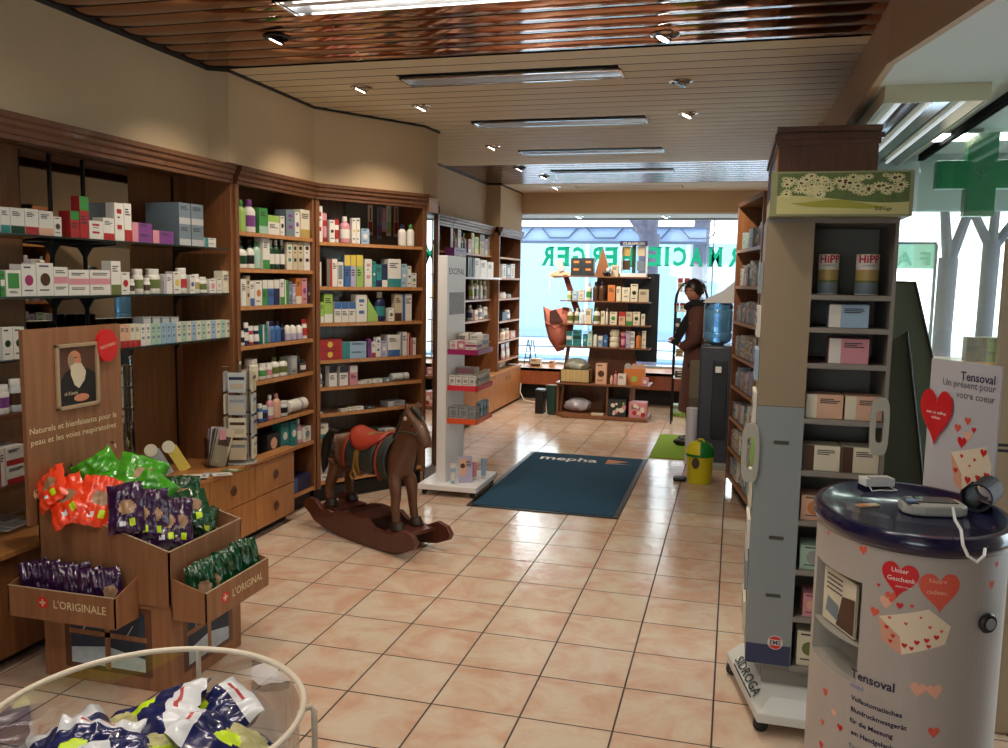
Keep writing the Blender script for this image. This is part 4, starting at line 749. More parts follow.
# prints wrapped on the drum
def front_ang(px, y=600):   # angle on the oval where the ray meets it
    d = ray(px, y); ox, oy = -DX/DA, -DY/DB; dx, dy = d.x/DA, d.y/DB; A = dx*dx+dy*dy; B = ox*dx+oy*dy; Cc = ox*ox+oy*oy-1; D = B*B-A*Cc
    if D < 0: return None
    tt = (-B-math.sqrt(D))/A; return math.atan2(oy+dy*tt, ox+dx*tt), EYE+d.z*tt
AC, _ = front_ang(905); 
def arc(u):  # arc length from AC (metres, positive to the right) -> angle
    a = AC; s = 0; st = .004 if u > 0 else -.004
    while abs(s) < abs(u): a += st/2; s += math.hypot(DA*math.sin(a), DB*math.cos(a))*st/2
    return a
AT = [arc(-.30+.005*i) for i in range(131)]
def wrap(u, z, off=.0012):
    f = min(129.99, max(0, (u+.30)/.005)); i = int(f); a = AT[i]+(AT[i+1]-AT[i])*(f-i); return dr(a, .004*0+off, z)
def uz(px, y):
    a, z = front_ang(px, y); i = min(range(131), key=lambda k: abs(AT[k]-a) if abs(AT[k]-a) < 3 else abs(abs(AT[k]-a)-2*math.pi)); return -.30+.005*i, z
def heart(m, px, y, w, mt, tilt=0, off=.0012, hs=1.15):
    r_ = uz(px, y)
    if not r_: return
    u0, z0 = r_; P = [(0, .32)]; n = 40; pts = []
    for k in range(n):
        a = 2*math.pi*k/n; x = 16*math.sin(a)**3/32; z = (13*math.cos(a)-5*math.cos(2*a)-2*math.cos(3*a)-math.cos(4*a))/32*hs; x, z = x*math.cos(tilt)-z*math.sin(tilt), x*math.sin(tilt)+z*math.cos(tilt); pts.append((x*w, z*w))
    m = M(); m.add([wrap(u0, z0-.06*w, off)]+[wrap(u0+x*f, z0+z*f-.06*w*(1-f), off) for f in (.25, .5, .75, 1) for x, z in pts], [(0, 1+(k+1) % n, 1+k) for k in range(n)]+[(1+g*n+k, 1+g*n+(k+1) % n, 1+(g+1)*n+(k+1) % n, 1+(g+1)*n+k) for g in range(3) for k in range(n)], mt); m.build('heart_print', t, True, smooth=0)
HR = mat('heart_red', (.80, .10, .14), .45); HO = mat('heart_coral', (.86, .36, .28), .45); HP = mat('heart_pale', (.90, .68, .58), .5); HT = mat('drum_text', (.16, .16, .30), .5); HG = mat('drum_text_grey', (.42, .42, .46), .5); HW = mat('drum_text_white', (.95, .9, .88), .5)
m = M()
for px, y, w, mt, tl in [(862, 550, .022, HO, .1), (827, 533, .012, HO, 0), (877, 585, .009, HR, 0), (890, 597, .026, HO, .1), (874, 612, .022, HO, -.2), (930, 623, .012, HR, 0), (899, 606, .016, HR, 0), (913, 607, .010, HO, 0), (998, 565, .016, HR, 0), (993, 585, .022, HO, 0), (950, 627, .008, HR, 0),
                         (824, 692, .022, HO, .1), (832, 712, .020, HP, 0), (821, 722, .018, HO, 0), (839, 728, .018, HR, .1), (918, 690, .034, HP, -.1), (936, 692, .034, HP, .2), (934, 733, .026, HO, 0), (820, 745, .02, HR, 0), (885, 602, .03, HP, 0)]: heart(m, px, y, w, mt, tl, .0006)
heart(m, 898, 578, .080, HR, -.05, .0014); heart(m, 941, 591, .088, HO, .05, .0011)
def ptext(s, size, mt, px, y, al='CENTER', bold=.01, off=.002, k=1):
    u0, z0 = uz(px, y); m = M(); m.text(s, size, mt, lambda a, b: wrap(u0+a*k, z0+b, off), bold, al); m.build('lettering', t, True, smooth=0)
ptext('Unser', .015, HW, 899, 573); ptext('Geschenk.', .015, HW, 901, 582); ptext('gültig bis solange', .005, HW, 902, 588); ptext('Notre', .015, HP, 938, 584); ptext('cadeau.', .015, HP, 938, 595)
ptext('Tensoval', .030, HT, 850, 676, 'LEFT', .02); ptext('mobil', .016, mat('text_blue', (.45, .50, .72), .5), 850, 686, 'LEFT')
for i, s in enumerate(['Vollautomatisches', 'Blutdruckmessgerät', 'für die Messung', 'am Handgelenk.']): ptext(s, .0165, HT, 850, 699+i*11.5, 'LEFT', .02)
for i, s in enumerate(['Tensiomètre auto-', 'matique pour la', 'mesure au poignet.']): ptext(s, .0165, HG, 848, 747+i*11.5, 'LEFT')
# printed gift box picture
m = M(); gm_ = m; BXW = mat('gift_cream', (.90, .84, .74), .5); BXR = mat('gift_side', (.84, .62, .52), .5)
def q4(pts, mt, off):
    c = [uz(x, y) for x, y in pts]; N = 10; vs = []
    for i in range(N+1):
        for j in range(N+1):
            a, b = i/N, j/N; f = lambda k: (c[0][k]*(1-a)+c[1][k]*a)*(1-b)+(c[3][k]*(1-a)+c[2][k]*a)*b; vs.append(wrap(f(0), f(1), off))
    m.add(vs, [(i*(N+1)+j, i*(N+1)+j+1, (i+1)*(N+1)+j+1, (i+1)*(N+1)+j) for i in range(N) for j in range(N)], mt)
q4([(878, 616), (930, 610), (951, 627), (900, 637)], BXW, .0010); q4([(878, 616), (900, 637), (900, 655), (882, 640)], BXR, .0012); q4([(900, 637), (951, 627), (946, 645), (900, 655)], BXW, .0011)
for px, y, w in [(890, 618, .008), (905, 624, .008), (920, 618, .006), (930, 628, .008), (886, 627, .010), (892, 636, .010), (889, 641, .009), (905, 646, .012), (916, 643, .012), (926, 641, .012), (937, 638, .012), (942, 632, .008), (912, 649, .010), (928, 647, .010)]: heart(m, px, y, w, HR if w > .0085 else HO, 0, .0018)
gm_.build('gift_box_print', t, True, smooth=0)
# leaflet in the pocket
lf = M(); pa = Vector(dr(A0+R(5)))*.93; pb_ = Vector(dr(A1-R(6)))*.93; d_ = (pb_-pa); nrm = Vector((d_.y, -d_.x, 0)).normalized()
def lp(u, z, o=0): p = pa+d_*u+nrm*o; return (p.x+DX, p.y+DY, z)
lf.add([lp(0, .705), lp(1, .705), lp(1, .84), lp(0, .84), lp(0, .705, -.006), lp(1, .705, -.006), lp(1, .84, -.006), lp(0, .84, -.006)], [(0, 1, 2, 3), (7, 6, 5, 4), (0, 4, 5, 1), (3, 2, 6, 7)], cm('cream'))
lf.add([lp(.45, .71, .001), lp(.98, .71, .001), lp(.98, .80, .001), lp(.6, .79, .001)], [(0, 1, 2, 3)], cm('brown')); lf.add([lp(.1, .73, .001), lp(.5, .72, .001), lp(.5, .76, .001), lp(.15, .77, .001)], [(0, 1, 2, 3)], cm('slate'))
for k in range(4): lf.add([lp(.1, .825-.012*k, .001), lp(.6, .825-.012*k, .001), lp(.6, .829-.012*k, .001), lp(.1, .829-.012*k, .001)], [(0, 1, 2, 3)], INK)
tag(lf.build('leaflet'), 'photo leaflet standing in the pocket of the white drum', 'leaflet')
# devices on the lid
LZ = .9855
def onlid(x, y, z=LZ): return atz(x, y, z)
p = onlid(930, 512); t = thing('pressure_monitor', 'grey blood pressure monitor with display on the blue lid', 'monitor', (p.x, p.y, LZ), R(8))
GL = mat('monitor_grey', (.70, .70, .68), .4); m = M(); o = [(-.075, -.02), (-.06, -.045), (-.03, -.052), (.06, -.045), (.078, -.03), (.078, .03), (.06, .05), (-.04, .05), (-.07, .03)]
m.prism(o, 0, .028, GL); m.build('case', t, True, smooth=0, bevel=.006); M().box(-.035, .06, -.02, .035, .0282, .031, mat('lcd', (.16, .18, .16), .15)).build('screen', t, True); M().lathe(-.052, -.015, [(.013, .028), (.013, .033), (.01, .034)], mat('button_blue', (.50, .60, .78), .3), 18).build('button', t, True)
M().box(-.07, -.04, -.04, .025, .0281, .0295, BLACK).build('key_panel', t, True)
p = onlid(876, 489); t = thing('wrist_monitor', 'white wrist monitor with cable at the back left of the blue lid', 'monitor', (p.x, p.y, LZ), R(20)); m = M(); m.box(-.042, .042, -.022, .022, .012, .034, WHITEPL); m.box(-.03, .03, -.0225, .0, .034, .036, GREYPL); m.build('case', t, True, bevel=.006)
M().tube([(-.03, -.02, .012), (-.028, -.03, .002), (-.02, -.032, .003), (-.005, -.03, .004), (.02, -.036, .004), (.045, -.03, .004), (.045, -.015, .004), (.03, -.005, .012)], .002, WHITEPL).build('cable', t, True)
p = onlid(868, 506); m = M(); m.box(-.03, .03, -.012, .012, 0, .004, cm('beige')); m.box(-.03, -.005, -.012, .012, .0041, .0045, cm('orange')); m.xf(Matrix.Translation((p.x, p.y, LZ)) @ Matrix.Rotation(R(30), 4, 'Z')); tag(m.build('card_slip'), 'small beige and orange card lying on the blue lid', 'card')
CUF = mat('cuff_navy', (.07, .08, .14), .7, bump=.2, bscale=200); p = onlid(982, 507); t = thing('arm_cuff', 'dark blue arm cuff curled up on the lid beside the monitor', 'cuff', (p.x, p.y, LZ), R(-25))
m = M(); n = 30; pts = []
for i in range(n+1): a = R(-200+470*i/n); r_ = .040-.010*i/n; pts.append((r_*math.cos(a), .038+r_*math.sin(a)))
for j in range(n):
    (x0, z0), (x1, z1) = pts[j], pts[j+1]; k0 = .0+.015*j/n
    m.add([(x0, -.075+k0, z0), (x1, -.075+k0, z1), (x1, .06+k0, z1), (x0, .06+k0, z0), (x0*.88, -.075+k0, .038+(z0-.038)*.88), (x1*.88, -.075+k0, .038+(z1-.038)*.88), (x1*.88, .06+k0, .038+(z1-.038)*.88), (x0*.88, .06+k0, .038+(z0-.038)*.88)], [(0, 1, 2, 3), (7, 6, 5, 4), (0, 4, 5, 1), (3, 2, 6, 7)], CUF)
m.build('cuff', t, True, smooth=.9); M().box(-.05, .0, -.07, .05, .0, .006, CUF).build('flap', t, True)
pts = [onlid(953, 508, LZ+.03)]+[aty(x, y, Y) for x, y, Y in ((955, 520, 2.10), (961, 530, 2.06), (963, 545, 2.02), (968, 556, 2.01), (977, 562, 2.01), (984, 556, 2.02), (985, 549, 2.05))]
m = M().tube(pts, .0035, WHITEPL); tag(m.build('security_cord'), 'white coiled cord hanging over the rim of the blue lid', 'cord')
p = aty(985, 546, 2.07); m = M().sphere(p, .008, WHITEPL); tag(m.build('cord_stop'), 'small white round stud on the lid rim at the cord end', 'stud')
a, z_ = front_ang(985, 622); pp = Vector(dr(a, .012, 0)); t = thing('gauge_sticker', 'small black gauge clipped to the right side of the white drum', 'gauge', (pp.x+DX, pp.y+DY, z_)); k = M(); k.lathe(0, 0, [(.022, -.006), (.024, 0), (.020, .006), (.001, .006)], BLACK, 24); k.xf(Matrix.Rotation(a-math.pi/2-math.pi, 4, 'Z') @ Matrix.Rotation(math.pi/2, 4, 'X')); k.build('case', t, True); k = M(); k.lathe(0, 0, [(.013, .0062), (.013, .009), (.001, .009)], cm('grey'), 20); k.xf(Matrix.Rotation(a-math.pi/2-math.pi, 4, 'Z') @ Matrix.Rotation(math.pi/2, 4, 'X')); k.build('dial', t, True)
# show card behind the drum
c0, c1 = aty(932, 358, 2.72), aty(1002, 373, 2.50); P = Vector((c0.x, 2.72)); e = (Vector((c1.x, 2.50))-P); W_ = e.length; e.normalize(); zt_ = c0.z; zb2 = zt_-.47; ea = math.atan2(e.y, e.x)
t = thing('show_card', 'white show card with red heart and gift box picture standing behind the blue lid', 'card', (P.x, P.y, zb2), ea); CW = mat('card_white', (.74, .73, .76), .5)
M().box(0, W_, 0, .006, 0, zt_-zb2, CW).build('card', t, True)
H_ = zt_-zb2; m = M()
def cuv(px, y): s, z = hit(px, y, P, e); return s, z-zb2
def ct(s, size, mt, px, y, al='RIGHT', b=.01): u, v = cuv(px, y); m.text(s, size, mt, lambda a, c: (u+a, -.0012, v+c), b, al)
ct('Tensoval', .034, HT, 996, 385, b=.012); m.build('heading_print', t, True, smooth=0); m = M(); ct('Un présent pour', .028, HG, 996, 393); m.build('slogan_print', t, True, smooth=0); m = M(); ct('votre coeur', .028, HG, 995, 404); m.build('slogan_print', t, True, smooth=0); m = M()
def ch(px, y, w, mt, yy=-.001, hs=1.15):
    u0, v0 = cuv(px, y); pts = []
    for k in range(40): a = 2*math.pi*k/40; pts.append((u0+16*math.sin(a)**3/32*w, yy, v0+(13*math.cos(a)-5*math.cos(2*a)-2*math.cos(3*a)-math.cos(4*a))/32*hs*w))
    hm_ = M(); hm_.add([(u0, yy, v0)]+pts, [(0, 1+(k+1) % 40, 1+k) for k in range(40)], mt); hm_.build('heart_print' if w < .1 else 'heart_cutout', t, True, smooth=0)
for px, y, w, mt in [(968, 421, .022, HO), (958, 428, .024, HO), (974, 430, .016, HR), (968, 436, .03, HP), (962, 442, .032, HR)]: ch(px, y, w, mt)
def cq(pts, mt, yy): m.add([(cuv(x, y)[0], yy, cuv(x, y)[1]) for x, y in pts], [(0, 1, 2, 3)], mt)
cq([(951, 452), (986, 447), (992, 466), (962, 474)], BXW, -.001); cq([(951, 452), (962, 474), (962, 492), (954, 482)], BXR, -.0012); cq([(962, 474), (992, 466), (990, 485), (962, 492)], BXW, -.0011)
for px, y, w in [(962, 456, .012), (975, 460, .01), (984, 453, .022), (970, 466, .008), (956, 470, .016), (968, 480, .022), (978, 478, .018), (987, 476, .02), (972, 488, .02), (982, 484, .02)]: ch(px, y, w, HR, -.0016)
m.build('gift_box_print', t, True, smooth=0); m = M(); ch(937.5, 413, .125, HR, -.006, 1.45); u0, v0 = cuv(938, 412)
for i, s in enumerate(('avec un coffret', 'cadeau')): m.text(s, .0125, HW, lambda a, c: (u0+a, -.0066, v0-.005-.014*i+c), .01)
m.build('heart_lettering', t, True, smooth=0)
# ------------------------------------------------------------------ mats
MATB = mat('mat_teal', (.07, .26, .36), .95, noise=.25, nscale=300); MATG = mat('mat_green', (.46, .60, .14), .95, noise=.3, nscale=200)
t = thing('floor_mat', 'large teal blue entrance mat with white lettering in the middle of the floor', 'mat', (-1.19, 6.48, 0)); M().box(-1.685, -.71, 5.53, 7.44, .001, .010, MATB).build('carpet', t, bevel=.003)
m = M(); m.box(-1.72, -.675, 5.50, 5.53, .001, .006, BLACK); m.box(-1.72, -.675, 7.44, 7.47, .001, .006, BLACK); m.box(-1.72, -1.685, 5.53, 7.44, .001, .006, BLACK); m.box(-.71, -.675, 5.53, 7.44, .001, .006, BLACK); m.build('rubber_border', t)
m = M(); m.text('mepha', .20, cm('white'), lambda x, y: (-1.33+x, 7.16+y, .0108), .02, width=.5); m.build('lettering', t, smooth=0); m = M(); m.add([(-1.0, 7.14, .0108), (-.81, 7.27, .0108), (-1.0, 7.32, .0108)], [(0, 1, 2)], cm('orange')); m.add([(-1.0, 7.13, .0109), (-.78, 7.16, .0109), (-.95, 7.20, .0109)], [(0, 1, 2)], cm('slate')); m.build('emblem', t, smooth=0)
gm = M().box(-.67, .0, 7.58, 8.78, .001, .012, MATG); tag(gm.build('floor_mat', bevel=.003), 'bright green mat on the floor beside the blue one', 'mat')
# ------------------------------------------------------------------ white promotional stand
SW = mat('stand_white', (.93, .93, .94), .35)
t = thing('promo_stand', 'tall white promotional stand on castors with magenta, red and orange edged shelves', 'display', (-1.92, 5.95, 0))
M().box(-2.14, -1.70, 5.67, 6.23, .045, .085, SW).build('base', t, bevel=.004)
for x, y in ((-2.10, 5.71), (-1.74, 5.71), (-1.74, 6.19), (-2.10, 6.19)): k = M(); k.lathe(0, 0, [(.012, -.008), (.021, -.007), (.021, .007), (.012, .008)], BLACK, 14); k.xf(Matrix.Translation((x, y, .022)) @ Matrix.Rotation(math.pi/2, 4, 'X')); k.build('caster', t)
PH = 1.715
M().box(-2.03, -1.96, 5.75, 6.18, .085, PH, SW).build('panel', t, bevel=.003)
m = M(); TI = mat('stand_ink', (.20, .24, .30), .5); X = -1.9595
m.text('EXCIPIAL', .062, TI, lambda a, b: (X, 5.965+a, PH-.13+b), .01, width=.36); m.build('lettering', t, smooth=0); m = M()
m.add([(X, 5.80, PH-.42), (X, 6.15, PH-.42), (X, 6.15, PH-.26), (X, 5.80, PH-.26)], [(0, 1, 2, 3)], mat('photo_grey', (.62, .64, .68), .5, noise=.4, nscale=18)); m.build('photo_print', t, smooth=0)
EDG = {0: mat('edge_magenta', (.62, .12, .38), .4), 1: mat('edge_red', (.86, .20, .28), .4), 2: mat('edge_orange', (.90, .36, .18), .4)}
PSH = []
for i, (x, y) in enumerate(((447, 350), (447, 386), (447, 419))):
    z = hgt = aty(x, y, 5.78).z; PSH.append(z); s = M().box(-1.96, -1.74, 5.78, 6.17, z-.02, z, SW).build('shelf', t); e_ = M(); e_.box(-1.96, -1.738, 5.775, 5.781, z-.03, z+.008, EDG[i]); e_.box(-1.742, -1.736, 5.775, 6.175, z-.03, z+.008, EDG[i]); e_.build('edge_strip', s)
def grid_boxes(z, spec, where, grp):
    for i, (x0, x1, y0, y1, h, c, a, st, lb) in enumerate(spec):
        m, _ = carton(x1-x0, y1-y0, h, c, a, st); k = len(m.v); w = y1-y0
        rectf(m, 0, 0, 0, 0, cm(a)) if 0 else None
        m.add([((x1-x0)/2+.0006, .005, h*.3), ((x1-x0)/2+.0006, w-.005, h*.3), ((x1-x0)/2+.0006, w-.005, h*.6), ((x1-x0)/2+.0006, .005, h*.6)], [(0, 1, 2, 3)], cm(a))
        o = m.build('carton', local=True); o.location = ((x0+x1)/2, y0, z+.0006); tag(o, lb+' '+where, 'carton', grp)
grid_boxes(PSH[0], [(-1.955, -1.90, 5.80, 5.95, .065, 'white', 'pink', 'dot', 'pink and white carton nearest the panel'), (-1.895, -1.84, 5.80, 5.95, .065, 'pink', 'white', 'dot', 'pink carton, middle of front row'), (-1.835, -1.755, 5.80, 5.95, .065, 'white', 'magenta', 'band', 'white carton with magenta band at outer corner'),
  (-1.95, -1.87, 5.98, 6.14, .11, 'white', 'grey', 'plain', 'tall white carton, back left'), (-1.86, -1.76, 5.98, 6.14, .10, 'white', 'slate', 'band', 'tall white carton, back right')], 'on the magenta shelf', 'cartons on the magenta edged shelf')
grid_boxes(PSH[1], [(-1.955+.05*i, -1.91+.05*i, 5.80, 5.86, .075, 'white', 'grey', 'dot', ['leftmost', 'second', 'third', 'rightmost'][i]+' small white carton of front row') for i in range(4)]+[(-1.79, -1.75, 5.88+.055*i, 5.925+.055*i, .085+.003*i, 'cream', 'slate', 'band', ['nearest', 'second', 'third', 'fourth', 'farthest'][i]+' cream carton of outer row') for i in range(5)]+[(-1.95, -1.82, 5.95, 6.1, .115, 'white', 'pink', 'top', 'pink topped carton at the back')], 'on the red shelf', 'small cartons on the red edged shelf')
grid_boxes(PSH[2], [(-1.955, -1.885, 5.80, 5.9, .09, 'grey', 'slate', 'dot', 'grey carton nearest the panel'), (-1.88, -1.81, 5.80, 5.9, .09, 'grey', 'slate', 'dot', 'grey carton, middle one'), (-1.805, -1.755, 5.80, 5.9, .085, 'grey', 'slate', 'dot', 'grey carton at outer corner')]+[(-1.79, -1.75, 5.93+.075*i, 5.98+.075*i, .11, 'sky', 'teal', 'band', ['nearest', 'middle', 'farthest'][i]+' pale blue pack of outer row') for i in range(3)], 'on the orange shelf', 'cartons on the orange edged shelf')
place('bot', -1.91, 6.05, PSH[0]+.11, .05, .05, .09, 'white', 'grey', 'cap', 'small white bottle standing on tall carton of the magenta shelf') if 0 else None
m = M(); m.box(-.05, .05, 0, .006, 0, .19, cm('lilac')); m.add([(-.045, -.0006, .05), (.0, -.0006, .05), (.02, -.0006, .17), (-.045, -.0006, .17)], [(0, 1, 2, 3)], cm('peach')); lines(m, .005, .045, .15, 4, .006, INK); discf(m, -.02, .12, .018, cm('brown'), -.001)
o = m.build('leaflet', local=True); o.location = (-1.82, 5.80, .0875); o.rotation_euler = (R(-12), 0, R(25)); tag(o, 'lilac portrait leaflet leaning on the white stand base', 'leaflet')
place('tub', -1.90, 5.73, .086, .04, .03, .15, 'white', 'sky', 'cap', 'white tube with pale blue cap on the front of the stand base'); place('tub', -1.735, 5.95, .086, .045, .03, .15, 'sky', 'white', 'plain', 'pale blue tube standing at the outer side of the stand base'); place('tub', -1.79, 5.90, .086, .04, .03, .13, 'pink', 'white', 'plain', 'pink tube behind the leaflet on the stand base')
# ------------------------------------------------------------------ wooden stand in front of the window
GY = 9.62; UG = Unit((aty(554, 400, GY).x, GY), (aty(649, 400, GY).x, GY)); gx0, gx1 = UG.P.x, UG.P.x+UG.L; gc = (gx0+gx1)/2
def gz(y): return aty(600, y, GY).z
GW = wood('stand_wood', (.54, .36, .24), (.45, .28, .18))
t = thing('wooden_stand', 'wooden free-standing product stand with four shelves before the far window', 'display', (gc, GY+.2, 0))
m = M(); m.prism([(gx0, GY+.05), (gx0+.12, GY-.12), (gx1-.0, GY-.12), (gx1, GY+.4), (gx0, GY+.4)], .005, .04, GW); m.build('base', t)
M().box(gx0+.03, gx0+.05, GY, GY+.38, .04, gz(384)-.02, GW).build('side_panel', t); M().box(gx1-.22, gx1-.2, GY+.02, GY+.38, .04, gz(384)-.02, GW).build('side_panel', t); M().box(aty(606, 400, GY).x, aty(606, 400, GY).x+.02, GY+.02, GY+.38, .04, gz(384)-.02, GW).build('divider', t); M().box(gx0+.03, gx1-.2, GY+.38, GY+.4, .04, gz(384)-.02, GW).build('back_panel', t)
M().box(gx0+.02, gx1, GY-.03, GY+.42, gz(384)-.02, gz(384)+.0, GW).build('deck', t)
bp = [(aty(585, 380, GY+.3).x, gz(384)), (aty(640, 380, GY+.3).x, gz(384)), (aty(634, 345, GY+.3).x, gz(348)), (aty(622, 290, GY+.3).x, gz(277)), (aty(597, 290, GY+.3).x, gz(277)), (aty(590, 345, GY+.3).x, gz(348))]
m = M(); m.prism(bp, GY+.3, GY+.32, GW, 'y'); m.build('back_board', t, smooth=0)
m = M(); bb0, bb1 = aty(598, 300, GY+.36).x, aty(659, 300, GY+.36).x; m.box(bb0, bb1, GY+.34, GY+.36, aty(630, 361, GY+.36).z, aty(630, 273.5, GY+.36).z, mat('black_board', (.05, .05, .08), .4)); m.build('black_board', t)
SG = [347, 324.4, 301, 276.3]
for y, x0 in zip(SG, (559, 560, 560, 552)): xx = aty(x0, y, GY).x; M().box(xx, aty(649.5, y, GY).x, GY-.02, GY+.29, gz(y)-.014, gz(y)-.001, GW).build('shelf', t)
row(UG, gz(347), 'on lowest shelf of window stand', 'box 566.5 572 331 teal white band;box 573 580.8 330 teal darkgreen band;box 583 587.4 334 teal mint dot;box 588.3 592.5 331 mint cream dot;bot 593.3 597.5 331 white black cap;box 598.4 602.6 336 sky white top;box 603.4 607.7 335 blue sky dot;jarx3 609.3 619.7 330 cream white plain;tub 620.6 625.8 332 pink magenta cap;box 626.2 630.3 331 lilac pink dot;box 630.7 634.8 331.5 white grey band;bot 636 641.5 332 orange brown cap;box 642.2 646 331 cream gold dot', dep=.1)
row(UG, gz(324.4), 'on middle shelf of window stand', 'bot 567 573.2 308.5 cream olive label;bot 574.4 579.4 308 cream olive label;bot 580.2 584.6 309.5 white cream plain;box 585.2 591.8 308.5 cream olive plain;bot 593.2 600 307.5 white olive label;box 601 605 311 cream beige plain;bot 605.8 608.4 308 white grey cap;box 610 617 312 cream green dot;box 619 625.5 312 peach red top;box 626.3 632.6 312 beige green base;box 633.3 640 312 cream darkgreen dot;box 641.3 645 314 cream olive plain', dep=.1)
row(UG, gz(301), 'on upper shelf of window stand', 'jar 567 571.4 291 cream lime label;box 572.2 577.8 291 sky white marks;box 578.6 584.2 290 cream lilac dot;bot 586 591.8 283 cream green label;bot 592.8 598.6 281.5 brown navy cap;bot 599.2 605 281.5 brown navy cap;box 608 615.4 285 orange brown plain;box 616.6 621 286.5 cream beige plain;box 622 630 287.5 cream grey marks;box 630.8 638 284 cream black dot;box 638.8 648.4 289.5 beige olive plain', dep=.1)
row(UG, gz(276.3), 'on top shelf of window stand', 'box 571 582 258 charcoal orange marks;box 583 594 258 charcoal orange marks;box 611.5 618.5 265 beige cream plain', dep=.1)
z = gz(276.3); a, b, ap = aty(594, 275, GY).x, aty(611, 275, GY).x, aty(602.5, 247.5, GY)
m = M(); m.prism([(a, z), (b, z), (ap.x, ap.z)], GY+.02, GY+.07, wood('pyramid_wood', (.55, .36, .22), (.48, .30, .18)), 'y'); tag(m.build('wooden_triangle', smooth=0), 'pointed wooden triangle on the top shelf of the window stand', 'ornament')
m = M(); p = aty(606, 272, GY); m.sphere((p.x, GY-.005, z+.035), .035, BLACK, sq=(1, .6, 1)); m.sphere((p.x+.03, GY-.01, z+.07), .03, cm('silver'), sq=(1, .6, 1)); tag(m.build('ornament_figure'), 'small black and silver figure before the wooden triangle', 'ornament')
a, b = aty(620, 270, GY).x, aty(646.5, 270, GY).x; ztp = gz(241); t = thing('sample_house', 'small white toothbrush showcase with navy name board on the stand top', 'showcase', ((a+b)/2, GY+.05, z))
m = M(); m.box(a, b, GY, GY+.12, z+.0005, z+.04, WHITEPL); m.box(a, a+.012, GY, GY+.12, z+.04, gz(245), WHITEPL); m.box(b-.012, b, GY, GY+.12, z+.04, gz(245), WHITEPL); m.build('frame', t)
M().box(a+.012, b-.012, GY+.05, GY+.055, z+.04, gz(245), ACRYL).build('back', t); m = M(); mid = (a+b)/2; m.box(mid-.02, mid+.02, GY+.04, GY+.05, z+.04, gz(245), cm('darkgreen')); m.build('column', t)
for i, (u, v, c) in enumerate(((.08, .62, 'gold'), (.08, .12, 'brown'), (.62, .62, 'beige'), (.62, .1, 'slate'))): xx = a+(b-a)*u; zz = z+.04+(gz(245)-z-.04)*v; m = M().box(xx, xx+(b-a)*.28, GY+.03, GY+.045, zz, zz+(gz(245)-z)*.3, cm(c)); m.build('sample', t)
m = M(); m.box(a-.01, b+.005, GY-.01, GY+.0, gz(245.5), ztp, cm('navy')); m.text('CURAPROX', .04, cm('white'), lambda x, y: (mid+x, GY-.0105, gz(245.2)+.006+y), .01, width=.24); m.build('name_board', t, smooth=0)
# goods on and under its deck
z = gz(384); t = thing('basket', 'cream wicker box holding a clear bag on the deck of the window stand', 'basket', (aty(573, 380, GY).x, GY+.1, z)); a, b = aty(560, 380, GY).x, aty(589.5, 380, GY).x; h = gz(371)-z
WK = wood('wicker', (.80, .72, .52), (.66, .56, .38), sc_=(60, 1, 1)); m = M(); m.box(a, b, GY, GY+.01, z+.001, z+h, WK); m.box(a, b, GY+.19, GY+.2, z+.001, z+h, WK); m.box(a, a+.01, GY, GY+.2, z+.001, z+h, WK); m.box(b-.01, b, GY, GY+.2, z+.001, z+h, WK); m.box(a, b, GY, GY+.2, z+.001, z+.01, WK); m.build('body', t)
def lump(c, r, mt, seed, n=18, sq=(1, .7, .6), amp=.25, name='bag', lab='', cat='bag', parent=None):
    q = random.Random(seed); ph = [q.uniform(0, 6.28) for _ in range(8)]; m = M(); rows = 10; vs = []
    for i in range(rows+1):
        th = math.pi*i/rows
        for k in range(n):
            a = 2*math.pi*k/n; d = 1+amp*(math.sin(3*a+ph[0]+2*th)*.4+math.sin(5*a+ph[1]-3*th)*.3+math.sin(7*a+4*th+ph[2])*.3)*math.sin(th)
            vs.append((c[0]+r*sq[0]*math.sin(th)*math.cos(a)*d, c[1]+r*sq[1]*math.sin(th)*math.sin(a)*d, c[2]-r*sq[2]*math.cos(th)*d))
    m.add(vs, [(i*n+k, i*n+(k+1) % n, (i+1)*n+(k+1) % n, (i+1)*n+k) for i in range(rows) for k in range(n)], mt)
    if parent: return m.build(name, parent, smooth=.5)
    return tag(m.build(name, smooth=.5), lab, cat)
FOIL = mat('clear_foil', (.74, .74, .80), .15, coat=.5)
lump(((a+b)/2, GY+.1, z+h+.045), .15, mat('clear_bag_film', (.62, .64, .60), .2, coat=.4), 5, sq=(.9, .5, .55), lab='crumpled translucent bag piled in the cream wicker box')
place('box', aty(601, 375, GY).x, GY, z, .125, .1, gz(363.5)-z, 'peach', 'brown', 'dot', 'peach carton with brown print in the middle of the stand deck')
place('bot', aty(611.5, 375, GY).x, GY, z, .035, .03, gz(375)-z, 'peach', 'white', 'cap', 'tiny peach bottle left of the pink one on the deck'); place('bot', aty(615.5, 375, GY).x, GY, z, .045, .04, gz(371)-z, 'pink', 'magenta', 'cap', 'pink bottle on the deck of the window stand')
place('box', aty(622, 378, GY).x, GY-.01, z, .09, .05, gz(373)-z, 'white', 'grey', 'plain', 'small white carton in front of the baby pack')
a, b = aty(624, 375, GY+.06).x, aty(645, 375, GY+.06).x; t = thing('baby_pack', 'orange pack with three rounded baby faces on the stand deck', 'pack', ((a+b)/2, GY+.06, z)); zt2 = gz(366); m = M(); m.box(a, b, GY+.05, GY+.13, z+.001, zt2-.02, cm('orange')); discf(m, (a+b)/2, z+.07, .035, cm('lime'), GY+.0485); m.build('box', t)
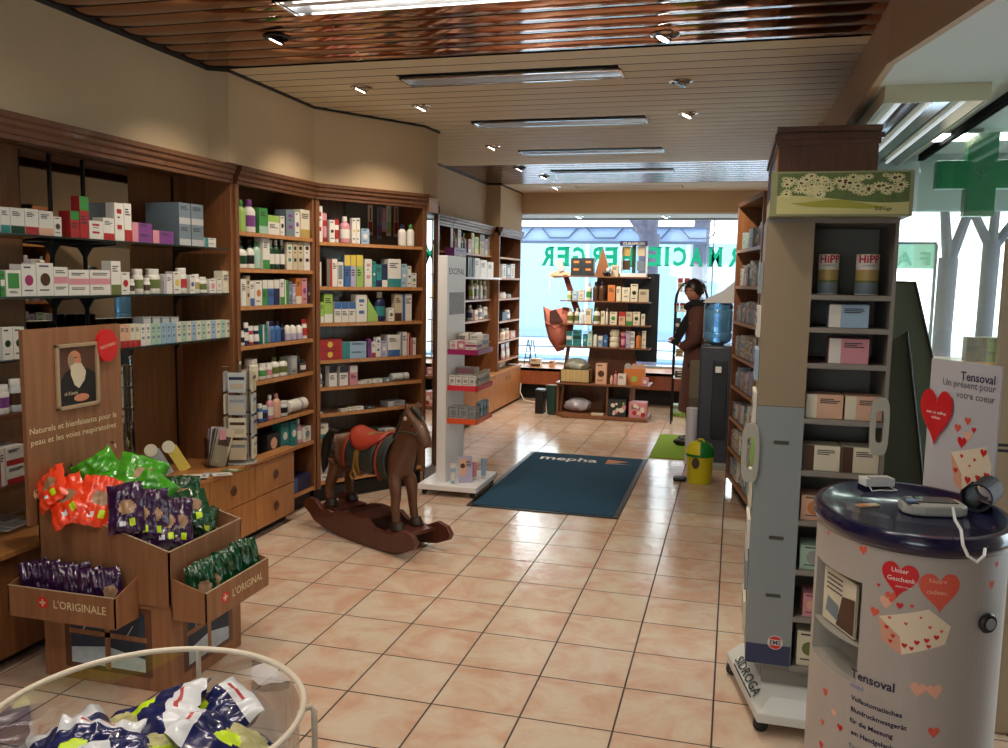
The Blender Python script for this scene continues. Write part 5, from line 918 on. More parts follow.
for i in range(3):
    xx = a+(b-a)*(.18+.32*i); m = M(); m.lathe(0, 0, [(.036, -.004), (.040, 0), (.036, .004)], cm(['silver', 'peach', 'peach'][i]), 18); m.xf(Matrix.Translation((xx, GY+.055, zt2)) @ Matrix.Rotation(math.pi/2, 4, 'X')); m.build('face_disc', t)
place('box', aty(645, 380, GY).x, GY, z, .07, .05, gz(376)-z, 'pink', 'white', 'dot', 'low pink carton at the right end of the deck')
lump((aty(576, 405, GY).x, GY+.12, .04+.085), .15, FOIL, 9, sq=(1, .6, .55), lab='shiny clear bag lying on the floor board of the window stand')
m, _ = carton(.2, .2, .19, 'charcoal', 'cream', 'plain'); q = random.Random(2)
for k in range(12): discf(m, q.uniform(-.07, .08), q.uniform(.03, .16), q.uniform(.012, .028), cm(q.choice(['lime', 'cream', 'pink', 'white'])), -.001-.00005*k)
o = m.build('gift_carton', local=True); o.location = (aty(618, 400, GY).x, GY-.08, .0405); tag(o, 'dark flower-patterned carton at the foot of the window stand', 'carton')
m, _ = carton(.19, .2, .17, 'pink', 'red', 'plain')
for k in range(12): discf(m, q.uniform(-.07, .07), q.uniform(.03, .14), q.uniform(.012, .028), cm(q.choice(['red', 'cream', 'peach', 'white'])), -.001-.00005*k)
o = m.build('gift_carton', local=True); o.location = (aty(638.5, 400, GY).x, GY-.08, .0405); tag(o, 'pink patterned carton at the foot of the window stand', 'carton')
m = M().box(aty(592, 412, GY).x, aty(604, 412, GY).x, GY-.06, GY, .0405, .06, cm('cream')); tag(m.build('flat_carton'), 'flat cream carton on the floor board beside the shiny bag', 'carton')
# stork carrying a pink bundle
SY = GY+.12; t = thing('stork_figure', 'wooden stork figure with beak and string left of the window stand', 'ornament', (aty(570, 380, SY).x, SY, 0)); P = lambda x, y, o=0: Vector(aty(x, y, SY+o))
m = M(); q = [P(563, 275), P(568, 275), P(581, 312), P(575, 314)]; m.prism([(p.x, p.z) for p in q], SY-.02, SY+.02, mat('stork_red', (.50, .20, .14), .5), 'y'); m.build('neck', t, smooth=0)
m = M(); q = [P(555, 260), P(561, 258.5), P(565, 270), P(560, 272)]; m.prism([(p.x, p.z) for p in q], SY-.025, SY+.025, cm('silver'), 'y'); m.build('head', t, smooth=0)
m = M(); q = [P(549, 274), P(558, 270), P(572, 273), P(572, 277), P(552, 278)]; m.prism([(p.x, p.z) for p in q], SY-.01, SY+.03, cm('beige'), 'y'); m.build('beak', t, smooth=0)
M().tube([P(550, 275), P(549.5, 283), P(550, 288), P(548, 292)], .006, cm('cream'), 6).build('string', t)
m = M(); q = [P(556, 345), P(561, 345), P(574, 420), P(568, 420)]; m.tube([P(574, 312), P(568, 350), P(563, 385), Vector((P(560, 400).x, SY, .002))], .022, GW).build('leg', t)
pts = [(543, 306), (551, 310), (557, 309), (564, 307), (571, 308), (572, 322), (569, 338), (564, 350), (557, 352), (549, 340), (545, 325)]; c = P(558, 328)
m = M(); PK = mat('bundle_pink', (.72, .42, .36), .8, noise=.2, nscale=12); n = len(pts)
vs = [P(*p) for p in pts]; V = [v+Vector((0, .0, 0)) for v in vs]+[c+(v-c)*.6+Vector((0, -.09, 0)) for v in vs]+[c+(v-c)*.6+Vector((0, .09, 0)) for v in vs]+[c+Vector((0, -.12, 0)), c+Vector((0, .12, 0))]
fs = []
for k in range(n): k2 = (k+1) % n; fs += [(k, k2, n+k2, n+k), (k2, k, 2*n+k, 2*n+k2), (n+k, n+k2, 3*n), (2*n+k2, 2*n+k, 3*n+1)]
m.add(V, fs, PK); m.tube([P(545, 322, -.08), P(555, 328, -.12), P(566, 322, -.09)], .008, PK); ob = m.build('cloth_bundle', smooth=1.5); tag(ob, 'hanging pink cloth bundle below the stork beak', 'bundle')
m = M(); m.prism([(p.x, p.z) for p in (P(552, 311), P(558, 309), P(566, 322), P(552, 322))], SY-.135, SY-.125, mat('bundle_dark', (.30, .17, .14), .8), 'y'); o = m.build('bundle_flap', smooth=0); o.parent = ob; o.location = o.location-ob.location
# bins left of the stand
t = thing('waste_bin', 'dark green waste bin left of the wooden stand, with a bag over its rim', 'bin', (aty(549.5, 400, GY+.1).x+.045, GY+.1, 0)); x = WL[t.name].x
m = M(); m.lathe(x, GY+.1, [(.07, .001), (.09, .33), (.094, .335), (.084, .33), (.066, .02)], mat('bin_green', (.05, .22, .2), .5), 18); m.build('body', t); M().tube([(x-.08, GY+.1, .33), (x-.03, GY+.02, .35), (x+.06, GY+.04, .345), (x+.09, GY+.1, .34)], .012, GREYPL).build('bag_rim', t)
x2 = x-.15; m = M(); m.box(x2-.06, x2+.04, GY+.06, GY+.22, .001, .27, BLACK); m.box(x2-.065, x2+.045, GY+.055, GY+.225, .27, .285, BLACK); tag(m.build('waste_bin', bevel=.008), 'narrow black bin left of the dark green bin', 'bin')
m = M().tube([aty(521, 383, 10.7), aty(520, 392, 10.65), aty(524, 400, 10.55), aty(534, 402, 10.45), aty(545, 402, 10.3)], .006, WHITEPL); tag(m.build('cable'), 'thin pale cable trailing on the floor under the window sill', 'cable')
# window sill display
WS = .4205; PAPR = mat('red_paper', (.86, .45, .45), .7)
t = thing('mini_ladder', 'small black folding ladder standing on the left of the window sill', 'ladder', (aty(530, 363, 11.1).x, 11.1, WS)); m = M(); P = lambda x, y, Y: aty(x, y, Y); zt3 = aty(530, 340, 11.1).z
for xa, xb, Y, yo in ((524, 528, 11.05, 0), (532, 528.6, 11.05, 0), (529, 531.6, 11.2, 0), (537, 533, 11.2, 0)): A_ = P(xa, 364, Y); B_ = P(xb, 341, 11.12); m = M(); m.tube([(A_.x, Y, WS+.004), (B_.x, 11.12, zt3)], .007, BLACK, 6); m.build('rail', t)
for f in (.3, .55, .8): a = P(524+4*f, 360, 11.08); b = P(532-3.4*f, 360, 11.08); M().tube([(a.x, 11.08, WS+(zt3-WS)*f), (b.x, 11.08, WS+(zt3-WS)*f)], .005, BLACK, 6).build('rung', t)
m, _ = carton(.14, .12, .1, 'cream', 'brown', 'base'); o = m.build('carton', local=True); o.location = (aty(535, 366, 11).x, 11.0, WS+.001); tag(o, 'cream gift carton beside the mini ladder on the sill', 'carton')
m, _ = carton(.06, .1, .08, 'peach', 'brown', 'plain'); o = m.build('carton', local=True); o.location = (aty(551.5, 366, 11).x, 11.0, WS+.001); tag(o, 'small peach carton on the sill left of the stand', 'carton')
q = random.Random(12)
for k in range(26):
    x = q.uniform(-2.6, .1); y = q.uniform(10.84, 11.3); r = q.uniform(.02, .05); m = M(); n = 9
    m.add([(x+r*math.cos(2*math.pi*i/n)*q.uniform(.7, 1.2), y+r*math.sin(2*math.pi*i/n)*q.uniform(.7, 1.2), WS+q.uniform(.001, .02)) for i in range(n)]+[(x, y, WS+.012)], [(i, (i+1) % n, n) for i in range(n)], mat(['red_paper', 'leaf_pink'][k % 2], [(.86, .45, .45), (.86, .45, .45)][0], .7) if k % 3 else cm('red'))
    tag(m.build('paper_petal', smooth=0), 'red and pink paper petals scattered along the window sill', 'petal', 'paper petals on the window sill')
# ------------------------------------------------------------------ wire card rack
RY = 9.5; xl = aty(671.5, 400, RY).x; xr = aty(703, 400, RY).x
t = thing('card_rack', 'black wire rack of cards and booklets by the person, arched top', 'rack', ((xl+xr)/2, RY+.1, 0)); zt4 = aty(680, 292, RY).z
BW = mat('black_wire', (.05, .05, .06), .35)
pts = [(xl, RY, .002), (xl, RY, zt4-.1)]+[(xl+(xr-xl)*.5*(1-math.cos(math.pi*k/12)), RY, zt4-.1+.22*math.sin(math.pi*k/12)) for k in range(13)]+[(xr, RY, zt4-.1), (xr, RY, .002)]
M().tube(pts, .010, BW, 8).build('arch_frame', t); M().tube([(x, y+.22, z) for x, y, z in pts], .008, BW, 8).build('rear_frame', t)
RZ = [aty(680, y, RY).z for y in (291, 311, 332, 356, 378)]
for z in RZ: M().box(xl, xr, RY, RY+.22, z-.012, z, WHITEPL).build('tray', t)
URK = Unit((xl, RY), (xr, RY))
row(URK, RZ[1], 'on second tray of card rack', 'box 674 679 303 cream red top;box 680 685 303 cream red top;box 686 691 303 peach red top;box 692 697 304 cream gold base', dep=.03)
row(URK, RZ[2], 'on third tray of card rack', 'box 674.5 681 318 charcoal white dot;box 682 686 321 lime olive base;box 687 694 318 beige orange base', dep=.03)
row(URK, RZ[0], 'on top tray of card rack', 'box 678 683 278 cream red top;box 684.6 690 278 cream red top', dep=.03)
row(URK, RZ[3], 'on fourth tray of card rack', 'flatx2 676 683 349 gold brown base;box 684 690 343 cream slate base', dep=.05)
row(URK, RZ[4], 'on lowest tray of card rack', 'flat 675 685 371 charcoal cream marks;flat 686 696 370 olive brown top', dep=.08)
m, _ = carton(.13, .16, .13, 'mint', 'lime', 'base'); o = m.build('carton', local=True); o.location = (aty(677.5, 405, 10.2).x, 10.1, .001); tag(o, 'pale green carton on the floor behind the wire rack', 'carton')
m, _ = carton(.06, .2, .13, 'lime', 'olive', 'plain'); o = m.build('carton', local=True); o.location = (aty(683, 405, 10.1).x+.02, 10.05, .001); o.rotation_euler = (0, 0, .3); tag(o, 'yellow green carton on the floor right of the pale green one', 'carton')
# ------------------------------------------------------------------ water cooler
CY = 7.35; cx0, cx1 = aty(699, 380, CY).x, aty(731, 380, CY).x; cxm = (cx0+cx1)/2; zc = aty(715, 346, CY).z
CGR = mat('cooler_grey', (.22, .24, .28), .45); t = thing('water_cooler', 'dark grey water cooler with a blue bottle beside the wooden shelf unit', 'cooler', (cxm, CY+.15, 0))
M().box(cx0, cx1, CY, CY+.3, .01, zc, CGR).build('body', t, bevel=.02); M().box(cxm-.02, cx1-.03, CY-.012, CY, .25, zc-.12, mat('cooler_dark', (.10, .11, .13), .4)).build('front_panel', t, bevel=.005)
M().box(cxm-.0, cxm+.05, CY-.05, CY-.01, zc-.22, zc-.17, WHITEPL).build('tap', t, bevel=.004); M().box(cx0+.01, cx1-.01, CY-.10, CY, .0, .045, GREYPL).build('foot', t, bevel=.004)
zb3 = aty(715, 303, CY).z; BL = mat('bottle_blue', (.42, .66, .86), .12, trans=.55, coat=.4); m = M(); r = (cx1-cx0)/2*.93
hb = zb3-zc; m.lathe(cxm, CY+.15, [(r*.4, zc), (r*.9, zc+.03), (r, zc+.06), (r, zc+hb*.28), (r*.95, zc+hb*.31), (r, zc+hb*.34), (r, zc+hb*.8), (r*.95, zc+hb*.83), (r, zc+hb*.86), (r, zb3-.03), (r*.93, zb3), (.01, zb3)], BL, 24); m.build('bottle', t, smooth=.8)
m = M(); m.prism([(cx0+.02, zb3+.002), (cx1, zb3+.002), (cx1, zb3+.19), (cxm+.03, zb3+.10), (cx0+.02, zb3+.03)], CY+.03, CY+.05, cm('silver'), 'y'); m.box(cx0+.01, cx1, CY+.02, CY+.25, zb3+.0005, zb3+.012, cm('silver')); tag(m.build('brochure_holder', smooth=0), 'grey slanted brochure holder on top of the blue water bottle', 'holder')
x = aty(691.5, 430, 7.45).x; zz = aty(691.5, 408, 7.45).z; m = M(); m.lathe(x, 7.45, [(.05, .002), (.05, zz), (.046, zz+.003)], mat('tube_white', (.76, .76, .80), .5), 20); tag(m.build('paper_roll'), 'tall white paper roll standing left of the dark cooler', 'roll')
m = M(); x = aty(694, 380, 7.9).x; m.box(x-.04, x+.10, 7.9, 8.05, .5, .85, mat('beige_sack', (.42, .38, .32), .8)); m.box(x-.04, x+.10, 7.9, 8.05, .0, .5, mat('carton_brown', (.34, .30, .26), .8)); tag(m.build('carton_stack', bevel=.01), 'brown cardboard boxes standing behind the white paper roll', 'box')
# yellow bin
BY = 6.66; p = aty(698.5, 487, BY); x = p.x; r = .105; zt5 = aty(698, 455, BY).z; zt6 = aty(698, 441, BY).z; YB = mat('bin_yellow', (.88, .84, .14), .35); GB = mat('bin_lid_green', (.10, .50, .20), .3)
t = thing('waste_bin', 'small yellow bin with green domed lid on the floor at the cooler', 'bin', (x, BY+.1, 0)); m = M(); m.lathe(x, BY+.1, [(r*.84, .002), (r*.87, .01), (r, zt5-.01), (r*1.04, zt5)], YB, 24); discf(m, x-.03, .17, .03, cm('brown'), BY-.002, 10, .045); m.build('body', t)
m = M(); m.lathe(x, BY+.1, [(r*1.08, zt5-.02), (r*1.08, zt5+.005), (r*1.0, zt5+.035), (r*.8, zt5+.07), (r*.5, zt5+.09), (.01, zt5+.095)], GB, 24, lambda i: GB); m.build('lid', t, smooth=.8)
m = M(); pr_ = [(r*1.1, zt5-.0), (r*1.02, zt5+.037), (r*.82, zt5+.073), (r*.5, zt5+.094)]; vs = []
for rr, z in pr_:
    for k in range(9): a = R(150+15*k); vs.append((x+rr*math.cos(a), BY+.1+rr*math.sin(a), z))
m.add(vs, [(i*9+k, i*9+k+1, (i+1)*9+k+1, (i+1)*9+k) for i in range(3) for k in range(8)], YB); m.build('lid_flap', t, smooth=1); M().tube([(x-.03, BY+.08, zt5+.088), (x-.015, BY+.08, zt5+.11), (x+.015, BY+.08, zt5+.11), (x+.03, BY+.08, zt5+.088)], .008, YB).build('handle', t)
m = M(); m.tube([aty(679, 483, 6.8)-Vector((0, 0, 0)), aty(684, 478, 6.8)], [.02, .012], BLACK); m = M().box(x-.2, x-.1, 6.72, 6.82, .001, .03, BLACK); tag(m.build('door_stop', bevel=.01), 'small black wedge on the floor left of the yellow bin', 'wedge')
# ------------------------------------------------------------------ skinned figures
def skin(name, verts, edges, radii, mt, parent=None, root=0, sub=2, org=(0, 0, 0)):
    me = bpy.data.meshes.new(name); bm = bmesh.new(); lay = bm.verts.layers.skin.verify(); bv = []
    for i, (v, r) in enumerate(zip(verts, radii)):
        q = bm.verts.new(v); q[lay].radius = r if isinstance(r, tuple) else (r, r); q[lay].use_root = (i == root); bv.append(q)
    for a, b in edges: bm.edges.new((bv[a], bv[b]))
    bm.to_mesh(me); bm.free(); me.materials.append(mt); ob = bpy.data.objects.new(name, me); COL.objects.link(ob)
    s = ob.modifiers.new('skin', 'SKIN'); s.use_smooth_shade = True; s.branch_smoothing = .6
    u = ob.modifiers.new('sub', 'SUBSURF'); u.levels = sub; u.render_levels = sub
    if parent: ob.parent = parent
    return ob
# person behind the cooler, local coords: faces -x
PY = 8.3; px_ = aty(690, 440, PY).x; t = thing('person', 'person in a long brown coat and black scarf, looking down beside the card rack', 'person', (px_+.03, PY, 0)); SK = mat('skin', (.72, .48, .40), .5); COAT = mat('coat_brown', (.34, .20, .17), .85, noise=.2, nscale=30); HAIR = mat('hair_dark', (.10, .05, .05), .45); SCF = mat('scarf_black', (.06, .06, .08), .9); SHOE = mat('shoe_black', (.05, .05, .05), .4)
V = [(0, 0, .86), (0, 0, 1.0), (-.01, 0, 1.15), (-.01, 0, 1.28), (-.02, 0, 1.335), (-.035, 0, 1.39),
     (0, .08, .80), (.02, .09, .46), (.03, .09, .09), (-.08, .09, .04), (0, -.08, .80), (-.02, -.09, .46), (.0, -.09, .09), (-.11, -.09, .04),
     (-.01, .17, 1.27), (-.02, .21, 1.03), (-.14, .19, .93), (-.22, .17, .98), (-.01, -.17, 1.27), (-.02, -.21, 1.03), (-.13, -.17, .95), (-.20, -.15, 1.03)]
Eg = [(0, 1), (1, 2), (2, 3), (3, 4), (4, 5), (0, 6), (6, 7), (7, 8), (8, 9), (0, 10), (10, 11), (11, 12), (12, 13), (3, 14), (14, 15), (15, 16), (16, 17), (3, 18), (18, 19), (19, 20), (20, 21)]
Rr = [(.12, .15), (.11, .13), (.12, .15), (.10, .13), .05, .05, .085, .055, .04, .03, .085, .055, .04, .03, .06, .045, .035, .026, .06, .045, .035, .026]
skin('body', V, Eg, Rr, SK, t)
hd = M(); n = 20; rows = 16; vs = []
for i in range(rows+1):
    th = math.pi*i/rows; zz = -math.cos(th); 
    for k in range(n):
        a = 2*math.pi*k/n; rx = .092*math.sin(th)*(1 if zz > -.1 else 1-.28*(-zz-.1)); ry = .074*math.sin(th)*(1 if zz > -.1 else 1-.35*(-zz-.1)); X = rx*math.cos(a); Yv = ry*math.sin(a); Zv = zz*.112
        f = max(0, -math.cos(a))
        if f > .93: X += -.016*math.exp(-((Zv+.012)/.018)**2)*((f-.93)/.07) ; X += -.006*math.exp(-((Zv+.055)/.012)**2); X += .006*math.exp(-((Zv-.018)/.01)**2)
        vs.append((X, Yv, Zv))
hd.add(vs, [(i*n+k, i*n+(k+1) % n, (i+1)*n+(k+1) % n, (i+1)*n+k) for i in range(rows) for k in range(n)], SK)
HM = Matrix.Translation((-.05, 0, 1.47)) @ Matrix.Rotation(R(58), 4, 'Z') @ Matrix.Rotation(R(-14), 4, 'Y'); hd.xf(HM); hd.build('head', t, True, smooth=1.5)
ft = M()
for s in (-1, 1): ft.sphere((-.083, s*.03, .016), .010, cm('white'), 10, (.6, 1, .7)); ft.sphere((-.0885, s*.03, .015), .005, BLACK, 8, (.6, 1, 1)); ft.box(-.09, -.083, s*.03-.014, s*.03+.014, .032, .037, HAIR); ft.sphere((.0, s*.074, -.005), .018, SK, 8, (.7, .4, 1.2))
ft.sphere((-.088, 0, -.056), .015, mat('lips', (.60, .20, .22), .4), 10, (.35, 1, .4)); ft.xf(HM); ft.build('face', t, True)
hr = M(); vs = []; n = 20
for i in range(13):
    th = math.pi*(1-i/13*.62)
    for k in range(n):
        a = 2*math.pi*k/n; fr_ = max(0, -math.cos(a)); th2 = th if fr_ < .5 else math.pi-(math.pi-th)*(1-.42*(fr_-.5)/.5)
        vs.append((.103*math.sin(th2)*math.cos(a)+.006, .086*math.sin(th2)*math.sin(a), -math.cos(th2)*.124+.004))
hr.add(vs, [(i*n+(k+1) % n, i*n+k, (i+1)*n+k, (i+1)*n+(k+1) % n) for i in range(12) for k in range(n)], HAIR); hr.sphere((.10, 0, .02), .055, HAIR, 12, (1, 1, .9)); hr.xf(HM); hr.build('hair', t, True, smooth=1.5)
ct_ = M(); ct_.lathe(0, 0, [(.185, .34), (.19, .36), (.165, .7), (.145, .92), (.14, 1.05), (.152, 1.2), (.14, 1.29), (.09, 1.345), (.06, 1.37)], COAT, 22, sx=.82, sy=1.12); ct_.build('coat', t, True, smooth=1.2)
for s in (1, -1): j = 14 if s > 0 else 18; M().tube([V[3], V[j], V[j+1], V[j+2]], [.08, .08, .062, .045], COAT, 10).build('sleeve', t, True, smooth=1.2)
for s, (hx, hy, hz) in ((1, V[17]), (-1, V[21])):
    for k in range(5): dy = (k-2)*.016 if k < 4 else .03*s; l = (.05, .06, .062, .052, .035)[k]; M().tube([(hx, hy+dy*.7, hz), (hx-l*.6, hy+dy, hz+.008), (hx-l, hy+dy, hz-.008)], [.010, .009, .007], SK, 8).build('finger', t, True)
for s in (1, -1): q0 = 6 if s > 0 else 10; M().tube([V[q0], V[q0+1], V[q0+2], Vector((V[q0+2][0]-.01, V[q0+2][1], .05))], [.10, .075, .06, .055], SCF, 12).build('trouser_leg', t, True, smooth=1.2)
sf = M(); sf.tube([(.05, .06, 1.35), (-.05, .075, 1.36), (-.10, 0, 1.33), (-.05, -.08, 1.355), (.06, -.06, 1.36), (.08, 0, 1.36)], .042, SCF, 10, closed=True)
sf.add([(-.08, -.12, 1.33), (.02, -.14, 1.30), (-.09, -.17, 1.12), (-.17, -.17, .97), (-.24, -.15, .99), (-.17, -.14, 1.15), (-.08, -.15, 1.33), (.02, -.17, 1.30), (-.09, -.20, 1.12), (-.17, -.20, .97), (-.24, -.18, .99), (-.17, -.17, 1.15)], [(0, 1, 2, 5), (5, 2, 3, 4), (6, 11, 8, 7), (11, 10, 9, 8), (1, 7, 8, 2), (2, 8, 9, 3), (3, 9, 10, 4), (4, 10, 11, 5), (5, 11, 6, 0)], SCF); sf.build('scarf', t, True, smooth=.9)
for s in (-1, 1): x = -.05 if s < 0 else -.02; M().sphere((x-.03, s*.09, .045), .05, SHOE, 12, (2.1, .85, .85)).build('shoe', t, True)
# ------------------------------------------------------------------ rocking horse (local: +x is forward)
HB_ = mat('horse_brown', (.35, .21, .12), .5, noise=.35, nscale=14, bump=.2, bscale=30, coat=.15); HDK = mat('horse_dark', (.14, .09, .06), .5); SAD = mat('saddle_red', (.58, .18, .11), .4, noise=.15, nscale=20); RK = wood('rocker_wood', (.36, .18, .13), (.28, .13, .09), rough=.4); TEA = mat('harness_teal', (.14, .17, .15), .6, noise=.3, nscale=30); GLD = mat('girth_gold', (.50, .36, .12), .5)
pA = atz(418, 551, .0); pB = atz(303, 512, .09); pC = atz(443, 535, .04)
hx, hy = (-2.60+-1.66)/2, (5.02+4.58)/2; ha = math.atan2(4.50-4.98, -1.69+2.60)
HX, HY = -2.02, 4.63
t = thing('rocking_horse', 'carved brown wooden rocking horse with red saddle on dark red rockers', 'rocking horse', (HX, HY, 0), ha)
def rocker(y):
    top = [(-.53, .150), (-.47, .185), (-.40, .178), (-.34, .135), (-.26, .125), (-.20, .150), (-.10, .165), (.0, .160), (.09, .165), (.16, .125), (.25, .118), (.33, .125), (.42, .165), (.50, .150), (.535, .11)]
    bot_ = [(.515, .075), (.42, .035), (.30, .012), (.1, .001), (0, .0005), (-.1, .001), (-.3, .018), (-.42, .05), (-.47, .09), (-.53, .12)]
    M().prism(top+bot_, y-.016, y+.016, RK, 'y').build('rocker', t, True, smooth=0, bevel=.004)
rocker(-.13); rocker(.13)
for x0, x1, z in ((-.40, -.22, .15), (-.06, .08, .163), (.24, .40, .125)): M().box(x0, x1, -.115, .115, z-.02, z, RK).build('cross_board', t, True, bevel=.003)
z0 = .15
V = [(-.27, 0, .50), (-.16, 0, .505), (0, 0, .49), (.14, 0, .50), (.235, 0, .53), (.285, 0, .61), (.315, 0, .70), (.35, 0, .755), (.41, 0, .70), (.445, 0, .635), (.455, 0, .61),
     (-.28, -.065, .42), (-.315, -.075, .33), (-.35, -.08, .27), (-.325, -.085, .165), (-.28, .065, .42), (-.33, .075, .33), (-.365, .08, .27), (-.345, .085, .165),
     (.25, -.06, .42), (.275, -.065, .31), (.27, -.07, .26), (.295, -.075, .14), (.25, .06, .42), (.265, .065, .31), (.26, .07, .26), (.28, .075, .14),
     (.33, -.035, .80), (.335, -.042, .855), (.33, .035, .80), (.335, .042, .855)]
Eg = [(0, 1), (1, 2), (2, 3), (3, 4), (4, 5), (5, 6), (6, 7), (7, 8), (8, 9), (9, 10), (0, 11), (11, 12), (12, 13), (13, 14), (0, 15), (15, 16), (16, 17), (17, 18), (4, 19), (19, 20), (20, 21), (21, 22), (4, 23), (23, 24), (24, 25), (25, 26), (7, 27), (27, 28), (7, 29), (29, 30)]
Rr = [(.105, .115), (.105, .12), (.10, .12), (.10, .125), (.088, .12), (.066, .10), (.056, .08), (.060, .068), (.052, .062), (.042, .048), (.038, .038), .060, .040, .030, .025, .060, .040, .030, .025, .046, .032, .028, .024, .046, .032, .028, .024, .022, .009, .022, .009]
hb = skin('body', V, Eg, Rr, HB_, t, root=1)
for (x, y, z) in (V[14], V[18], V[22], V[26]): b = M(); zz = .155 if x < 0 else .128; b.lathe(x+.008, y, [(.040, zz), (.042, zz+.008), (.030, zz+.04), (.026, zz+.045)], HDK, 12, sx=1.15); b.build('hoof', t, True)
for s in (-1, 1): b = M(); b.sphere((.385, s*.045, .735), .010, BLACK, 10, (1, .6, 1)); b.build('eye', t, True); b = M(); b.sphere((.465, s*.018, .62), .006, HDK, 8); b.build('nostril', t, True)
# mane, tail
m = M(); m.tube([(.345, 0, .82), (.29, 0, .78), (.25, 0, .70), (.21, 0, .625), (.16, 0, .60)], [.02, .032, .034, .03, .012], HDK, 8); m.tube([(.345, 0, .82), (.385, 0, .80), (.41, 0, .755)], [.02, .022, .006], HDK, 8); m.build('mane', t, True, smooth=1.2)
m = M(); m.tube([(-.36, 0, .585), (-.42, 0, .59), (-.47, 0, .53), (-.49, 0, .44), (-.505, 0, .36), (-.52, 0, .31)], [.018, .026, .034, .032, .022, .004], mat('tail_black', (.07, .05, .04), .6), 10); m.build('tail', t, True, smooth=1.2)
# saddle: cloth plus seat draped across the back
def drape(name, xa, xb, r_, zc, lo, mt, th=.0, lift=0, n=14, shape=None):
    m = M(); vs = []; nx = 8
    for i in range(nx+1):
        f = i/nx; x = xa+(xb-xa)*f
        for k in range(n+1):
            a = R(-lo+2*lo*k/n); q = shape(f, abs(a)/R(lo)) if shape else 0; vs.append((x+q, (r_+lift)*1.02*math.sin(a), zc+(r_*1.14+lift)*math.cos(a)))
    m.add(vs, [(i*(n+1)+k, i*(n+1)+k+1, (i+1)*(n+1)+k+1, (i+1)*(n+1)+k) for i in range(nx) for k in range(n)], mt); o = m.build(name, t, True, smooth=1.5)
    s = o.modifiers.new('s', 'SOLIDIFY'); s.thickness = .012; s.offset = 0; return o
def drape2(name, xa, xb, mt, zt_l, half, thick, end_up):
    m = M(); nx, n = 10, 12; vs = []
    for i in range(nx+1):
        f = i/nx; x = xa+(xb-xa)*f; L_ = half*math.sin(math.pi*(.12+.76*f))
        for k in range(n+1):
            u = -1+2*k/n; a = u*L_; z = zt_l+end_up*(2*f-1)**2-.08*(1-math.cos(a/.105*.9)) - .02*abs(u)**3; y = .125*math.sin(min(1.5, max(-1.5, a/.11)))
            vs.append((x, y, z))
    m.add(vs, [(i*(n+1)+k, i*(n+1)+k+1, (i+1)*(n+1)+k+1, (i+1)*(n+1)+k) for i in range(nx) for k in range(n)], mt); o = m.build(name, t, True, smooth=1.5)
    s = o.modifiers.new('s', 'SOLIDIFY'); s.thickness = thick; s.offset = 0; return o
drape('saddle_cloth', -.13, .13, .121, .495, 118, TEA, shape=lambda f, a: 0)
drape('saddle_blanket_trim', -.15, -.13, .124, .495, 115, SAD); drape2('saddle', -.15, .16, SAD, .628, .15, .018, .03)
drape('girth', -.03, .01, .130, .487, 128, GLD); drape('breast_strap', .17, .24, .122, .51, 140, TEA); drape('breast_strap', .15, .165, .124, .50, 140, SAD)
for s in (-1, 1): M().tube([(-.02, s*.137, .50), (-.02, s*.145, .44), (-.045, s*.146, .40), (-.02, s*.15, .375), (.01, s*.146, .40), (-.02, s*.145, .44)], .006, GLD).build('stirrup', t, True)
M().tube([(.335, -.058, .77), (.335, .058, .77)], .011, cm('beige')).build('hand_peg', t, True); m = M(); m.tube([(.42, .0, .735), (.425, .05, .69), (.43, .0, .635), (.425, -.05, .69)], .006, TEA, 6, closed=True); m.tube([(.425, -.05, .69), (.35, -.07, .70), (.27, -.075, .68), (.2, -.03, .64)], .005, TEA, 6); m.build('bridle', t, True)
